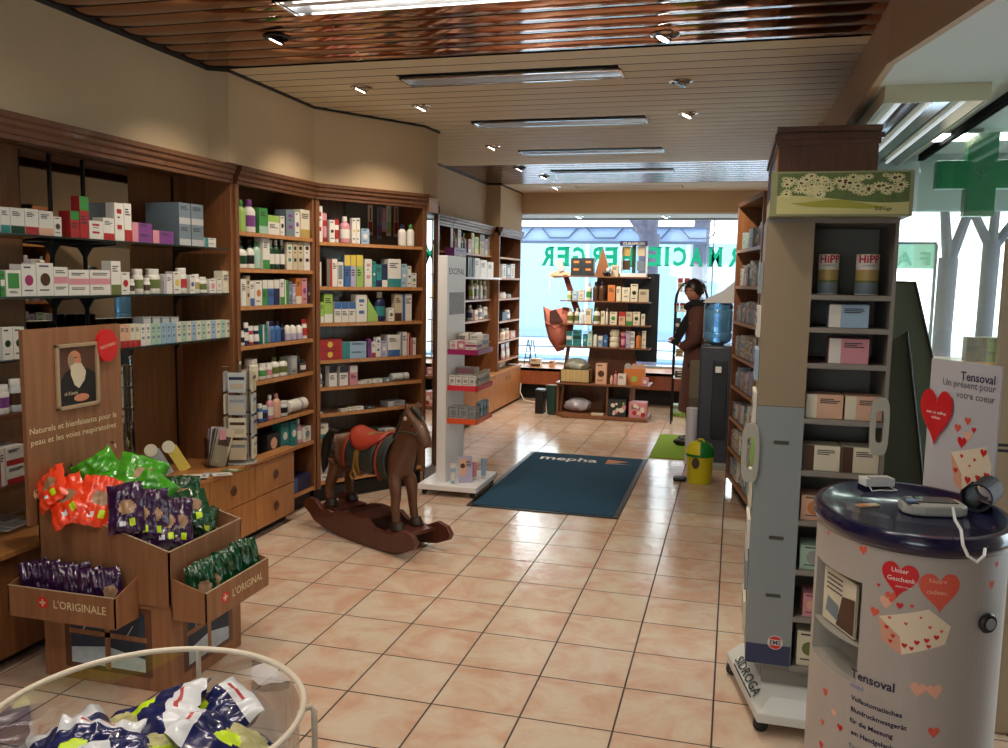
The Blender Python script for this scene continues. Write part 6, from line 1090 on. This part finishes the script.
# ------------------------------------------------------------------ candy bags
FG = mat('foil_green', (.26, .62, .12), .22, coat=.4, noise=.3, nscale=14); FDG = mat('foil_darkgreen', (.03, .26, .14), .24, coat=.4, noise=.3, nscale=14); FO = mat('foil_orange', (.93, .26, .12), .28, coat=.4, noise=.1, nscale=14); FP = mat('foil_purple', (.20, .08, .24), .24, coat=.4, noise=.3, nscale=14)
FN = mat('foil_navy', (.10, .13, .34), .25, coat=.4); FW = mat('foil_white', (.86, .87, .90), .3, coat=.3); HERB = mat('herb_print', (.70, .68, .48), .4, noise=.6, nscale=55); LG = mat('label_lime', (.76, .88, .10), .4); PHO = mat('photo_print', (.62, .48, .36), .4, noise=.5, nscale=40)
def bag(label, loc, rot, w, h, tck, base, look, seed, group, name='candy_bag', cat='candy bag'):
    q = random.Random(seed); ph = [q.uniform(0, 6.28) for _ in range(12)]; NU, NV = (30, 36) if look == 'herb' else (18, 22); m = M(); root = None
    def surf(u, v, s):
        e = max(0, 1-abs(u)**3.2)**.7*max(0, 1-abs(v)**4)**.6; y = tck/2*e*(1+.13*math.sin(5*u+ph[0])*math.sin(4*v+ph[1])+.06*math.sin(11*u+ph[2]+6*v)+.06*math.sin(17*v+ph[3]-7*u)+.05*math.sin(23*u+9*v+ph[9]))
        cr = .0020*math.sin(9*v+ph[4]+3*u)+.0016*math.sin(13*u+ph[5]); x = u*w/2*(1-.05*e-.02*math.sin(3*v+ph[6])); z = v*h/2*(1-.03*math.cos(3*u+ph[7]))
        return Vector((x, -s*y+cr*(1+1.5*abs(v))+.012*math.sin(1.7*v+ph[8])*abs(v), z))
    def fm(u, v):
        if abs(v) > .9: return base if look != 'herb' else (FW if v > 0 else FN)
        if look == 'herb':
            if v > .68: return cm('red') if .76 < v < .83 and -.45 < u < .35 else FW
            if (u+.35)**2*.5+(v-.12)**2*1.2 < .055: return LG
            if (u-.1)**2/.5+(v+.25)**2/.22 < .9: return HERB
            return FN
        if look == 'photo':
            if (u-.15)**2/.30+(v-.0)**2/.12 < .8: return PHO
            if -.35 < u < .0 and -.7 < v < -.5: return FW
            if .25 < u < .6 and -.75 < v < -.42: return LG
        return base
    for s in (1, -1):
        for i in range(NV):
            for j in range(NU):
                u0, u1 = -1+2*j/NU, -1+2*(j+1)/NU; v0, v1 = -1+2*i/NV, -1+2*(i+1)/NV
                mt = fm((u0+u1)/2, (v0+v1)/2) if s > 0 else base
                if j == 0: pass
                k = m.mi(mt)
                m.f.append([len(m.v)]); m.f.pop()
                b = len(m.v)
                if i == 0 and j == 0: grid0 = b; [m.v.append(surf(-1+2*jj/NU, -1+2*ii/NV, s)) for ii in range(NV+1) for jj in range(NU+1)]
                a = grid0+i*(NU+1)+j; f = [a, a+1, a+NU+2, a+NU+1]; m.f.append(f if s > 0 else f[::-1]); m.m.append(k)
    o = m.build(name, local=True, smooth=1.2); o.location = loc; o.rotation_euler = rot
    tag(o, label, cat, group); return o
# ------------------------------------------------------------------ wood-print display with candy bags
BX0, BX1, BY0, BY1 = -2.51, -1.94, 2.60, 3.07
t = thing('candy_display', 'wood-printed cardboard candy display with bearded man portrait and red round badge', 'display', ((BX0+BX1)/2, (BY0+BY1)/2, 0)); WCARD = mat('card_white_in', (.78, .76, .76), .7)
CE = mat('card_cut_edge', (.66, .58, .48), .7)
m = M(); m.box(BX0, BX1-.005, BY0+.008, BY1-.005, .002, .335, W_CARD); m.build('pedestal', t, smooth=0)
# upper bin with sloping rim: walls as prisms
zl, zr, zb4 = .70, .545, .34; th = .006
m = M()
m.prism([(BX0, zb4), (BX1, zb4), (BX1, zr), (BX0, zl)], BY0, BY0+th, W_CARD, 'y'); m.prism([(BX0, zb4), (BX1, zb4), (BX1, zr), (BX0, zl)], BY1-th, BY1, W_CARD, 'y'); m.box(BX1-th, BX1, BY0, BY1, zb4, zr, W_CARD); m.box(BX0, BX0+th, BY0, BY1, zb4, zl, W_CARD); m.box(BX0, BX1, BY0, BY1, zb4-.004, zb4, W_CARD)
m.prism([(BX0, zl), (BX1, zr), (BX1, zr+.002), (BX0, zl+.002)], BY0-.001, BY0+th+.001, CE, 'y'); m.prism([(BX0, zl), (BX1, zr), (BX1, zr+.002), (BX0, zl+.002)], BY1-th-.001, BY1+.001, CE, 'y'); m.box(BX1-th-.001, BX1+.001, BY0, BY1, zr, zr+.002, CE); m.build('upper_bin', t, smooth=0)
m = M(); m.prism([(BX0+.01, .62), (BX1-.01, .475), (BX1-.01, .47), (BX0+.01, .61)], BY0+.008, BY1-.008, WCARD, 'y'); m.build('inner_tray', t, smooth=0)
# printed cottage windows on both pedestal faces
NIGHT = mat('print_night_blue', (.12, .18, .26), .6, noise=.4, nscale=30); SN = mat('print_snow', (.70, .76, .80), .6, noise=.3, nscale=30)
def cottage(face):
    m = M()
    def P(u, z, o): return (BX0+u, BY0+.008-o, z) if face == 'L' else (BX1-.005+o, BY0+.008+u, z)
    def bx(u0, u1, z0, z1, o, mt): m.add([P(u0, z0, o), P(u1, z0, o), P(u1, z1, o), P(u0, z1, o)], [(0, 1, 2, 3)], mt)
    W = .565 if face == 'L' else .457; a, b = W*.22, W*.80
    bx(a-.03, b+.03, .05, .315, .0008, W_DARK); bx(a, b, .07, .295, .0012, NIGHT); m.add([P(a, .07, .0016), P(b, .07, .0016), P(b, .12, .0016), P((a+b)/2, .15, .0016), P(a, .13, .0016)], [(0, 1, 2, 3, 4)], SN)
    for k in range(3): u = a+(b-a)*(.15+.3*k); m.add([P(u, .2, .0017), P(u+.03, .245, .0017), P(u+.033, .243, .0017), P(u+.004, .198, .0017)], [(0, 1, 2, 3)], SN)
    bx((a+b)/2-.012, (a+b)/2+.012, .06, .30, .002, W_CARD); bx(a-.01, b+.01, .185, .205, .002, W_CARD)
    m.build('window_print', t, smooth=0)
cottage('L'); cottage('R')
# side trays
RED = mat('swiss_red', (.82, .10, .10), .5); TW = mat('tray_text', (.88, .80, .64), .6)
m = M(); a, b = -2.54, -2.075; m.box(a, b, 2.475, 2.48, .29, .40, W_CARD); m.prism([(2.475, .29), (2.60, .29), (2.60, .44), (2.475, .40)], b-.005, b, W_CARD, 'x'); m.prism([(2.475, .29), (2.60, .29), (2.60, .44), (2.475, .40)], a, a+.005, W_CARD, 'x'); m.box(a, b, 2.475, 2.60, .285, .29, W_CARD); m.box(a, b, 2.474, 2.481, .40, .402, CE)
discf(m, a+.155, .352, .022, RED, 2.474, 24); rectf(m, a+.142, a+.168, .348, .356, TW, 2.4734); rectf(m, a+.151, a+.159, .339, .365, TW, 2.4734); m.text("L'ORIGINALE", .042, TW, lambda x, y: (a+.20+x, 2.4738, .337+y), .005, 'LEFT', width=.225); m.build('front_tray', t, smooth=0)
m = M(); a, b = 2.615, 3.045; X = -1.80; m.box(X-.005, X, a, b, .29, .40, W_CARD)
for y in (a, b-.005): m.prism([(BX1, .29), (X, .29), (X, .40), (BX1, .44)], y, y+.005, W_CARD, 'y')
m.box(BX1, X, a, b, .285, .29, W_CARD); m.box(X-.006, X+.001, a, b, .40, .402, CE)
m.add([(X+.0008, a+.12+.022*math.cos(k*.3), .345+.022*math.sin(k*.3)) for k in range(21)], [tuple(range(21))], RED); m.box(X+.0009, X+.0014, a+.107, a+.133, .341, .349, TW); m.box(X+.0009, X+.0014, a+.116, a+.124, .332, .358, TW)
m.text("L'ORIGINAL", .042, TW, lambda x, y: (X+.0012, a+.165+x, .330+y), .005, 'LEFT', width=.215); m.build('side_tray', t, smooth=0)
# header board facing the aisle
m = M(); m.box(-2.53, -2.512, 2.565, 3.08, .60, 1.337, W_CARD); m.build('header_board', t, smooth=0); XB = -2.5115
YC = lambda y: y
m = M(); FRM = mat('frame_beige', (.66, .56, .44), .5)
f0, f1, g0, g1 = 2.712, 2.940, 1.015, 1.272; k = .014
m.box(XB, XB+.012, f0, f1, g0, g0+k, FRM); m.box(XB, XB+.012, f0, f1, g1-k, g1, FRM); m.box(XB, XB+.012, f0, f0+k, g0, g1, FRM); m.box(XB, XB+.012, f1-k, f1, g0, g1, FRM); fr_ = m.build('picture_frame', t, smooth=0, bevel=.002)
m = M(); x = XB+.001
def fx(pts, mt, o): m.add([(XB+o, f0+(f1-f0)*u, g0+(g1-g0)*v) for u, v in pts], [tuple(range(len(pts)))], mt)
fx([(0, 0), (1, 0), (1, 1), (0, 1)], mat('portrait_bg', (.36, .22, .14), .6, noise=.3, nscale=15), .001)
fx([(.08, .06), (.92, .06), (.94, .5), (.80, .58), (.60, .62), (.36, .62), (.2, .55), (.1, .42)], mat('portrait_black', (.05, .04, .04), .6), .002)
el = lambda cx, cy, rx, ry, n=20: [(cx+rx*math.cos(2*math.pi*i/n), cy+ry*math.sin(2*math.pi*i/n)) for i in range(n)]
fx(el(.44, .74, .16, .15), mat('portrait_skin', (.80, .52, .38), .6, noise=.15, nscale=40), .003); fx(el(.36, .72, .07, .12), mat('portrait_hair', (.62, .52, .42), .6), .0032)
fx([(.34, .66), (.46, .70), (.60, .68), (.70, .55), (.66, .42), (.52, .30), (.42, .36), (.34, .52)], mat('portrait_beard', (.82, .76, .66), .7, noise=.12, nscale=60), .004)
fx(el(.52, .72, .035, .03), mat('portrait_skin', (.8, .5, .4), .6), .0045); fx([(.42, .79), (.50, .79), (.50, .775), (.42, .775)], mat('portrait_shadow', (.35, .18, .12), .6), .0045); fx([(.56, .79), (.62, .78), (.62, .765), (.56, .775)], mat('portrait_shadow', (.35, .18, .12), .6), .0045)
fx(el(.58, .15, .18, .06), mat('portrait_skin', (.8, .5, .4), .6), .003); m.build('portrait', fr_, smooth=0)
m = M(); n = 30; m.add([(XB+.016, 2.987+.058*math.cos(2*math.pi*i/n), 1.252+.067*math.sin(2*math.pi*i/n)) for i in range(n)]+[(XB, 2.987+.058*math.cos(2*math.pi*i/n), 1.252+.067*math.sin(2*math.pi*i/n)) for i in range(n)], [tuple(range(n))]+[(i, n+i, n+(i+1) % n, (i+1) % n) for i in range(n)], RED)
m.text('NOUVEAU', .018, TW, lambda a, b: (XB+.017, 2.987+a*.98-b*.2, 1.246+b+a*.18), .01, width=.088); m.build('round_badge', t, smooth=0)
m = M()
for i, (s, y0, wd) in enumerate((('Naturels et bienfaisants pour la', 2.575, .465), ('peau et les voies respiratoires', 2.58, .455))): m.text(s, .033, TW, lambda a, b: (XB+.001, y0+a, .945-.043*i+b), .008, 'LEFT', width=wd)
m.build('slogan_print', t, smooth=0); m = M()
m.text('ck Künzle', .02, TW, lambda a, b: (XB+.006, 2.75+a, 1.07+b), 0, 'LEFT', width=.07)
m.build('signature_print', t, smooth=0); m = M()
HBG = mat('herb_leaf', (.18, .20, .12), .7, noise=.5, nscale=30); q = random.Random(4)
for k in range(34):
    y = q.uniform(2.58, 3.06); z = q.uniform(.70, .80+.05*math.sin(y*9)); r = q.uniform(.008, .02); a = q.uniform(0, 6.28)
    m.add([(XB+.0012+.00005*k, y+r*math.cos(a), z+r*math.sin(a)), (XB+.0012+.00005*k, y-r*.4*math.sin(a), z+r*.4*math.cos(a)), (XB+.0012+.00005*k, y-r*math.cos(a), z-r*math.sin(a)), (XB+.0012+.00005*k, y+r*.4*math.sin(a), z-r*.4*math.cos(a))], [(0, 1, 2, 3)], HBG if k % 4 else TW)
m.build('herb_print', t, smooth=0)
# the bags themselves
def at3(px, y, X): return atx(px, y, X)
rz = R(40)
for i, (px, y, X, tl, rr, w, h) in enumerate([(68, 500, -2.37, -48, -18, .14, .20), (98, 501, -2.27, -44, 30, .14, .20), (52, 488, -2.45, -44, -50, .13, .18)]):
    p = at3(px, y, X); bag(['orange foil bag lying front centre of the candy display', 'orange foil bag with photo, leaning right beside the purple ones', 'orange foil bag at the rear left edge of the display'][i], p, (R(tl), R([-28, 16, -42][i]), R([24, 34, 16][i])), w, h, .05, FO, 'photo', 20+i, 'orange candy bags')
for i, (px, y, X, w, h) in enumerate([(118, 482, -2.32, .19, .19), (140, 478, -2.22, .18, .20), (132, 490, -2.26, .17, .17), (100, 474, -2.40, .17, .16), (150, 496, -2.14, .15, .17)]):
    p = at3(px, y, X); bag('bright green foil bag heaped before the board, '+['largest in the middle', 'upper right one', 'front one above the purple bags', 'rear left one near the printed text', 'lower right one'][i], p, (R(-48+8*i), R([0, 20, -8, -30, 35][i]), R(35)), w, h, .085, FG, 'photo' if i in (1, 2) else 'plain', 30+i, 'bright green candy bags')
for i in range(5):
    X = -2.15+.03*i; p = at3(126+12.6*i, 511+3.6*i-(0 if i % 2 else 3), X); bag('purple foil bag standing in the upper bin, '+['leftmost', 'second from left', 'middle one', 'fourth from left', 'rightmost, next to the dark green'][i], p, (R(-22), R(-6+3*i), R(30+4*i)), .125, .19, .05, FP, 'photo', 40+i, 'purple candy bags in the upper bin')
for i, (px, y, X) in enumerate([(182, 496, -2.14), (190, 508, -2.04), (200, 519, -2.06)]):
    p = at3(px, y, X); bag('dark green foil bag in the upper bin, '+['rearmost, against the worktop', 'middle one', 'frontmost, lying over the white tray'][i], p, (R(-30-10*i), R([5, -8, 22][i]), R(40)), .14, .17, .055, FDG, 'photo', 50+i, 'dark green candy bags in the upper bin')
for i in range(6):
    x = -2.475+.064*i; bag('purple foil bag in the lower front tray, '+['leftmost', 'second from left', 'third from left', 'third from right', 'second from right', 'rightmost with lime tag'][i], (x, 2.54, .392+.004*(i % 2)), (R(-8), R(-9), R(40)), .10, .17, .034, FP, 'photo' if i == 5 else 'plain', 60+i, 'purple candy bags in the lower front tray')
for i in range(6):
    y = 2.70+.060*i; bag('dark green foil bag in the lower side tray, '+['nearest', 'second from front', 'third from front', 'third from back', 'second from back', 'farthest'][i], (-1.868, y-.01, .395+.004*(i % 2)), (R(-6), R(-8), R(50)), .105, .175, .034, FDG, 'photo' if i in (0, 1) else 'plain', 70+i, 'dark green candy bags in the lower side tray')
# ------------------------------------------------------------------ round acrylic dump bin in the foreground
RX, RYY, RR, RZ_ = -.94, 1.19, .262, .80; ENW = mat('enamel_cream', (.84, .79, .72), .35, coat=.3)
t = thing('dump_bin', 'round clear acrylic dump bin with cream enamel rim in the foreground', 'bin', (RX, RYY, 0))
m = M(); n = 64; m.tube([(RX+RR*math.cos(2*math.pi*i/n), RYY+RR*math.sin(2*math.pi*i/n), RZ_) for i in range(n)], .0058, ENW, 10, closed=True); m.build('rim', t)
m = M(); vs = [(RX+(RR-.008)*math.cos(2*math.pi*i/n), RYY+(RR-.008)*math.sin(2*math.pi*i/n), z) for z in (.56, RZ_-.004) for i in range(n)]; m.add(vs, [(i, (i+1) % n, n+(i+1) % n, n+i) for i in range(n)], ACRYL); m.build('drum', t, smooth=1.5)
m = M(); m.lathe(RX, RYY, [(RR-.01, .555), (RR-.01, .562)], WHITEPL, 48); m.build('floor_disc', t)
for a in (78, 180, 290): A = R(a+28); m = M(); x, y = RX+(RR-.002)*math.cos(A), RYY+(RR-.002)*math.sin(A); m.tube([(x, y, RZ_), (x, y, .3), (x+.03*math.cos(A), y+.03*math.sin(A), .004)], .005, ENW); m.build('leg', t)
p = atz(301, 706, .79); m = M(); q0 = atz(314, 708, .785); m.tube([(p.x-.004, p.y, .775), (p.x+.006, p.y, .785), (q0.x-.006, q0.y, .787), (q0.x, q0.y, .78), (q0.x+.001, q0.y, .74), (q0.x+.001, q0.y, .0)], .0055, ENW); m.build('side_rail', t)
BG = [(-1.03, 1.29, .705, (-60, 6, -70), .16, .24, 0, 'large navy and white herb bag lying on top of the pile'), (-.93, 1.33, .70, (-62, 4, -35), .15, .21, 1, 'herb bag with white top, middle of the dump bin'),
      (-.83, 1.27, .71, (-66, 8, 110), .15, .22, 2, 'herb bag right of centre with lime disc'), (-.93, 1.20, .715, (-72, -6, 150), .15, .21, 3, 'herb bag at the front centre'), (-.765, 1.19, .70, (-64, 10, -140), .13, .18, 4, 'navy herb bag at the right against the clear wall'),
      (-1.11, 1.22, .68, (-70, -12, 60), .15, .19, 5, 'herb bag at the left of the pile'), (-1.04, 1.16, .71, (-72, 5, 20), .15, .17, 6, 'herb bag front left, cut by the picture edge')]
for x, y, z, r_, w, h, s, lab in BG: bag(lab, (x, y, z), tuple(R(v) for v in r_), w, h, .06, FN, 'herb', 90+s, 'herb candy bags in the clear dump bin', 'herb_bag')
bag('herb bag underneath the others in the middle', (-.94, 1.18, .63), (R(-85), 0, R(20)), .16, .20, .06, FN, 'herb', 99, 'herb candy bags in the clear dump bin', 'herb_bag')
# ------------------------------------------------------------------ things on the worktop
WT = .4785
p = atz(241, 462, WT); SX, SYY = min(p.x, -2.78), p.y
t = thing('leaflet_spinner', 'clear revolving rack of small product cards on the worktop, chrome pole', 'rack', (p.x, p.y, WT)); zs0 = 0
hS = aty(240, 363, p.y).z-WT
M().lathe(0, 0, [(.095, 0), (.095, .008), (.02, .014)], mat('acrylic_base', (.70, .70, .66), .2), 24).build('base', t, True); M().tube([(0, 0, .01), (0, 0, hS)], .006, CHROME).build('pole', t, True); M().sphere((0, 0, hS), .012, CHROME).build('knob', t, True)
cc_ = ['beige', 'cream', 'silver', 'clear']
for k in range(4):
    a = R(20+90*k); Mx = Matrix.Rotation(a, 4, 'Z')
    for i in range(4):
        z = .03+i*(hS-.06)/4; c = M(); c.box(-.048, .048, -.082, -.070, z, z+(hS-.06)/4*.86, cm(cc_[(i+k) % 4])); rectf(c, -.038, .038, z+.02, z+.05, cm('beige'), -.0826); rectf(c, -.042, .042, z+(hS-.06)/4*.55, z+(hS-.06)/4*.68, cm(['navy', 'slate', 'brown', 'grey'][(i+2*k+1) % 4]), -.0826); c.xf(Mx); c.build('product_card', t, True)
    h = M(); h.tube([(-.04, -.05, .02), (-.04, -.05, hS-.02)], .003, CHROME, 6); h.tube([(.04, -.05, hS*.97), (.06, -.085, hS*.975)], .0015, CHROME, 5); h.tube([(-.02, -.05, hS*.7), (-.03, -.10, hS*.72)], .0015, CHROME, 5); h.xf(Mx); h.build('wire_hook', t, True)
p = atz(216, 466, WT); t = thing('brochure_holder', 'clear holder of leaning brochures with a pink note beside the spinner', 'holder', (p.x, p.y, WT), R(50)); hH = atx(216, 428, p.x).z-WT
hm = M()
for a in ((-.05, .05, -.045, -.042), (-.05, .05, .05, .053), (-.053, -.05, -.045, .053), (.05, .053, -.045, .053)): hm.box(*a, 0, hH*.75, ACRYL)
hm.box(-.053, .053, -.045, .053, 0, .003, ACRYL); hm.build('holder', t, True, smooth=0)
for k, c in enumerate(['beige', 'cream', 'olive', 'lilac', 'charcoal', 'olive', 'cream', 'purple', 'grey']):
    b = M(); b.box(-.042, .04, 0, .0035, 0, hH*(1-.03*(k % 3)), cm(c)); rectf(b, -.035, .03, hH*.55, hH*.8, cm(['brown', 'slate', 'cream'][k % 3]), -.0004); b.xf(Matrix.Translation((0, -.038+.0095*k, .004)) @ Matrix.Rotation(R(16-1.5*k), 4, 'Y')); o = b.build('brochure', local=True); o.location = (p.x, p.y, WT); o.rotation_euler = (0, 0, R(50)); tag(o, c+' brochure leaning in the clear holder, '+['front', 'second', 'third', 'fourth', 'fifth', 'sixth', 'seventh', 'eighth', 'rear'][k]+' of nine', 'brochure', 'brochures in the clear holder')
pn = M().box(.01, .045, -.048, -.046, hH*.72, hH*.98, cm('pink')); pn.build('pink_note', t, True, smooth=0)
for i, (px, y, c, ang) in enumerate(((155, 455, 'grey', 20), (172, 448, 'yellow', 20))):
    q_ = atz(px+14, 474-4*i, WT); hh = .15; t = thing('standing_leaflet', ('pale grey leaflet with green corner and round cream tag, leaning' if i == 0 else 'yellow leaflet with a round cream tag, leaning right of the grey one'), 'leaflet', (q_.x, q_.y, WT), R(55))
    b = M(); b.box(-.03, .03, 0, .006, 0, hh, cm(c)); 
    if i == 0: b.add([(-.028, -.0006, .02), (.0, -.0006, .02), (-.028, -.0006, .09)], [(0, 1, 2)], cm('green'))
    Mx = Matrix.Rotation(R(-28), 4, 'Y') @ Matrix.Rotation(R(-8), 4, 'X'); b.xf(Mx); b.build('card', t, True, smooth=0)
    d = M(); d.lathe(0, 0, [(.034, -.002), (.034, .002)], cm('cream'), 22); d.xf(Mx @ Matrix.Translation((-.012, -.006, hh+.012)) @ Matrix.Rotation(math.pi/2, 4, 'X')); d.build('round_tag', t, True)
q = random.Random(8)
for k in range(7):
    p = atz(172+10*k, 480-1.4*k+(k % 2)*2, WT); b = M(); b.box(-.05, .05, -.035, .035, .0, .002, cm(['white', 'charcoal', 'cream', 'white', 'grey', 'white', 'olive'][k])); rectf(b, 0, 0, 0, 0, INK); b.add([(-.03, -.02, .0023), (.03, -.02, .0023), (.03, .0, .0023), (-.03, .0, .0023)], [(0, 1, 2, 3)], cm(['slate', 'cream', 'pink', 'grey', 'olive', 'slate', 'white'][k]))
    o = b.build('leaflet', local=True, smooth=0); o.location = (p.x, p.y, WT+.001+.0026*(k % 4)); o.rotation_euler = (0, 0, q.uniform(0, 3)); tag(o, ['white', 'black', 'cream', 'white', 'grey', 'white', 'olive'][k]+' loose leaflet lying on the worktop, '+['nearest to the green bags', 'second along', 'third along', 'middle one', 'fifth along', 'near the brochure holder', 'at the brochure holder foot'][k], 'leaflet', 'loose leaflets on the worktop')
for k in range(5):
    p = atz(4+9*(k % 3), 530-3*(k // 2), WT); b = M().box(-.07, .07, -.05, .05, 0, .004, cm('white')); o = b.build('paper_pile', local=True); o.location = (p.x-.06, p.y, WT+.0006+.0045*k); o.rotation_euler = (0, 0, q.uniform(-.5, .5)); tag(o, 'white paper sheet in the pile left of the candy display, '+['lowest', 'second', 'middle', 'fourth', 'topmost'][k], 'paper', 'white papers on the worktop')
p = atz(150, 448, WT); row(UA, .70, 'lower shelf behind the portrait board', 'box 126 133 432 white lime base .05;jar 135 143 436 cream white plain .05') if 0 else None
# toothbrushes hanging on the back of the angled bay
bk = thing('brush_board', 'grey pegboard of hanging toothbrushes on the first shelf of the angled bay', 'board', (UC.P.x, UC.P.y, 0), UC.rot)
M().box(.40, .90, .265, .285, 1.79, 2.09, mat('peg_board', (.34, .31, .28), .6)).build('board', bk, True)
for k, (px, y0, y1, c, a) in enumerate([(370.5, 205, 235, 'cream', 'red'), (379.5, 207, 239, 'slate', 'purple'), (384.5, 208, 232, 'pink', 'lilac'), (389, 205, 236, 'cream', 'lime'), (396.5, 205, 237, 'beige', 'red'), (407, 204, 224, 'cream', 'slate')]):
    Pp = UC.P+UC.n*.25; s, zt6_ = hit(px, y0, Pp, UC.e); _, zb6 = hit(px, y1, Pp, UC.e); zb6 = max(zb6, 1.80); m = M(); m.box(-.020, .020, 0, .006, 0, zt6_-zb6, cm(c)); rectf(m, -.017, .017, (zt6_-zb6)*.1, (zt6_-zb6)*.45, cm(a)); rectf(m, -.006, .006, (zt6_-zb6)*.48, (zt6_-zb6)*.9, cm(a))
    o = m.build('toothbrush_pack', local=True, smooth=0); q_ = UC.xy(s, .252); o.location = (q_.x, q_.y, zb6); o.rotation_euler = (0, 0, UC.rot); tag(o, '%s and %s toothbrush pack hanging on the grey pegboard, %s' % (c, a, ['leftmost', 'second', 'third', 'fourth', 'fifth', 'rightmost'][k]), 'toothbrush pack', 'toothbrush packs on the pegboard')
m = M(); q0 = UC.xy(.42, .05); m.add([(0, 0, 0), (.12, 0, 0), (.0, 0, .17), (0, .03, 0), (.12, .03, 0), (0, .03, .17)], [(0, 1, 2), (3, 5, 4), (0, 3, 4, 1), (1, 4, 5, 2), (2, 5, 3, 0)], cm('lime')); o = m.build('wedge_display', local=True, smooth=0); s, _ = hit(367.5, 310, UC.P+UC.n*.03, UC.e); q0 = UC.xy(s, .03); o.location = (q0.x, q0.y, 1.2406); o.rotation_euler = (0, 0, UC.rot); tag(o, 'lime green triangular card beside the dark mouthwash on the third shelf', 'card')
# unique labels for whatever still clashes
seen = {}
for o in sc.objects:
    if o.parent is None and o.get('label'): seen.setdefault(o['label'], []).append(o)
DUP = {k: len(v) for k, v in seen.items() if len(v) > 1}
print('DUP', DUP)
